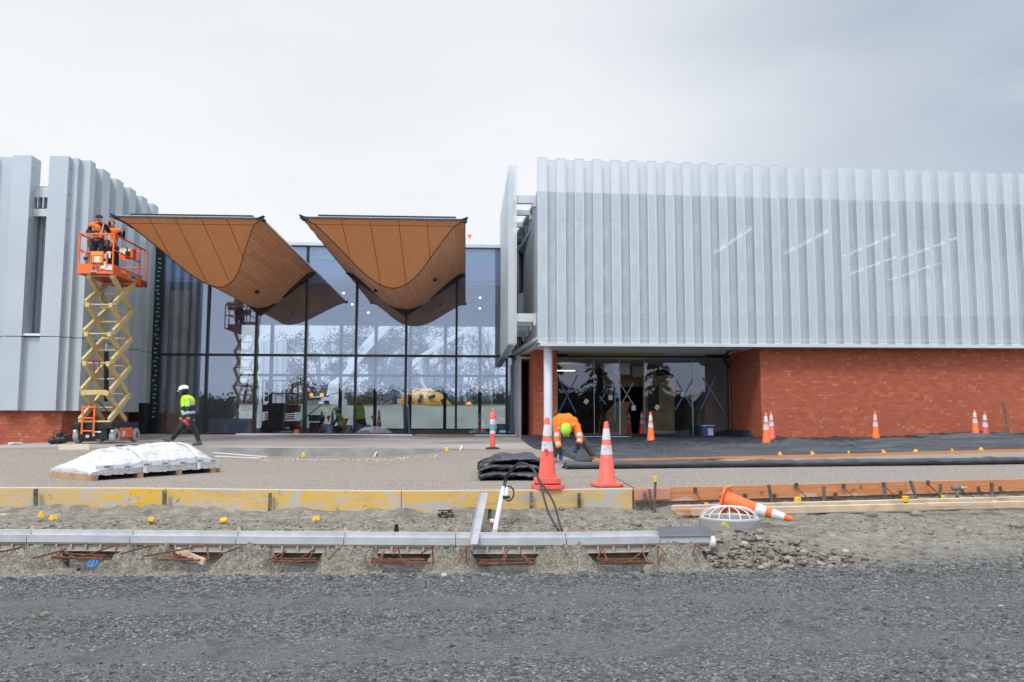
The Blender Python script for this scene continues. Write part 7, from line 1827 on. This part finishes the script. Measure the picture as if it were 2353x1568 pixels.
for i,(px,Y,h,w_,lab) in enumerate(((560,68,3.4,5,'brown scrub bush at the left behind the fence'),(620,69,3.2,5.5,'brown scrub bush behind the wheelie bin'),(672,70,3.3,5.5,'brown scrub bush left of the pump cab'),(812,72,3.3,6,'brown scrub bush right of the pump cab'),(860,71,3.0,6,'brown scrub bush left of the mixer drum'),(520,60,3.6,2.2,'dense rust brown shrub at the far left of the fence'))):
    leafy('scrub_bush',hx(px,Y),Y,YZ,h,w_,M_leafb,lab,'bush',5000,80+i,.09,trunk=False,group='scrub bushes behind the fence')
# roof flags (small orange warning flags above the parapets)
fl=[(650,571),(712,569),(722,571),(1080,540),(1440,411),(1485,418),(1530,430),(1618,424),(1690,432)]
for i,(px,py) in enumerate(()): pass
for i,(p,s_) in enumerate((((1079,540,40),1.0),((650,566,46),.8),((712,567,46),.8),((722,569,46),.8))):
    q=PY(*p); t=T('roof_flag','small orange flag above the hall roof, '+['right of the right canopy','between the canopies, first from left','between the canopies, second from left','between the canopies, third from left'][i],'flag',q,group='orange roof flags')
    mb=MB(); mb.prism([q+Vector((-.12*s_,0,0)),q+Vector((.12*s_,0,.02)),q+Vector((0,0,-.22*s_))],(0,.008,0)); mb.build('flag_cloth',M_con2,t); mb=MB(); mb.cyl(Vector((q.x,q.y+.02,8.19)),q+Vector((0,.02,.02)),.006,n=5); mb.build('rod',M_galv,t)
# ================================================================== behind the photographer (seen only as reflections)
for i,(px_,y_,h,w_) in enumerate(((9,-24,9,5),(14,-28,12,6),(19,-22,10,6))):
    leafy('reflected_tree' if False else 'conifer_tree' if i<3 else 'park_tree',px_,y_,0,h,w_,M_leafd,['dark conifer mirrored in the right entry door','tall dark conifer mirrored in the right entry door','dark conifer mirrored beside the brick wall',][i],'tree',9000,120+i,.12,group='trees across the road',shape='cone' if i<3 else 'round')

rs=np.random.RandomState(77); NB=26000; V=np.zeros((NB*4,3))
for i in range(NB):
    x_=rs.uniform(-75,75); top=5.2+1.6*nz(x_*.09,3)+.8*nz(x_*.5,5); p=np.array([x_,-32+rs.normal()*1.2,rs.rand()**.7*top-.1]); a=rs.normal(size=3); b=rs.normal(size=3); a/=np.linalg.norm(a); b-=a*(a@b); b/=np.linalg.norm(b); s_=rs.uniform(.06,.2)
    V[4*i:4*i+4]=[p-a*s_,p-b*s_*.6,p+a*s_,p+b*s_*.6]
rows=[[(x_,-32.6+.5*nz(x_*.4,q),(-.2,2.0,(4.6+1.6*nz(x_*.09,3)+.8*nz(x_*.5,5)+.35*nz(x_*2.3,9)))[q]) for x_ in np.linspace(-75,75,700)] for q in (0,1,2)]; nb=NB*4
fv=[p for r in rows for p in r]; ff=[(nb+i*700+j,nb+i*700+j+1,nb+(i+1)*700+j+1,nb+(i+1)*700+j) for i in range(2) for j in range(699)]
me=bpy.data.meshes.new('tree_belt'); me.from_pydata(V.tolist()+fv,[],np.arange(NB*4).reshape(-1,4).tolist()+ff); me.materials.append(pm('belt_foliage',(.085,.07,.05),.95,0,.25,.4,0)); o=bpy.data.objects.new('tree_belt',me); COL.objects.link(o); tag(o,'dark belt of trees across the road, mirrored low in the glass','tree belt',kind='stuff')

mb=MB(); xa_,xb_=XA(593,53),XA(649,53)
k=xa_
while k<xb_: mb.bx(k,k+.2,53,53.06,.86,6.4); mb.bx(k+.2,k+.4,53.08,53.14,.86,6.4); k+=.4
o=mb.build('white_ribbed_wall',M_white); tag(o,'pale ribbed wall seen through the third bay behind the hall','wall')
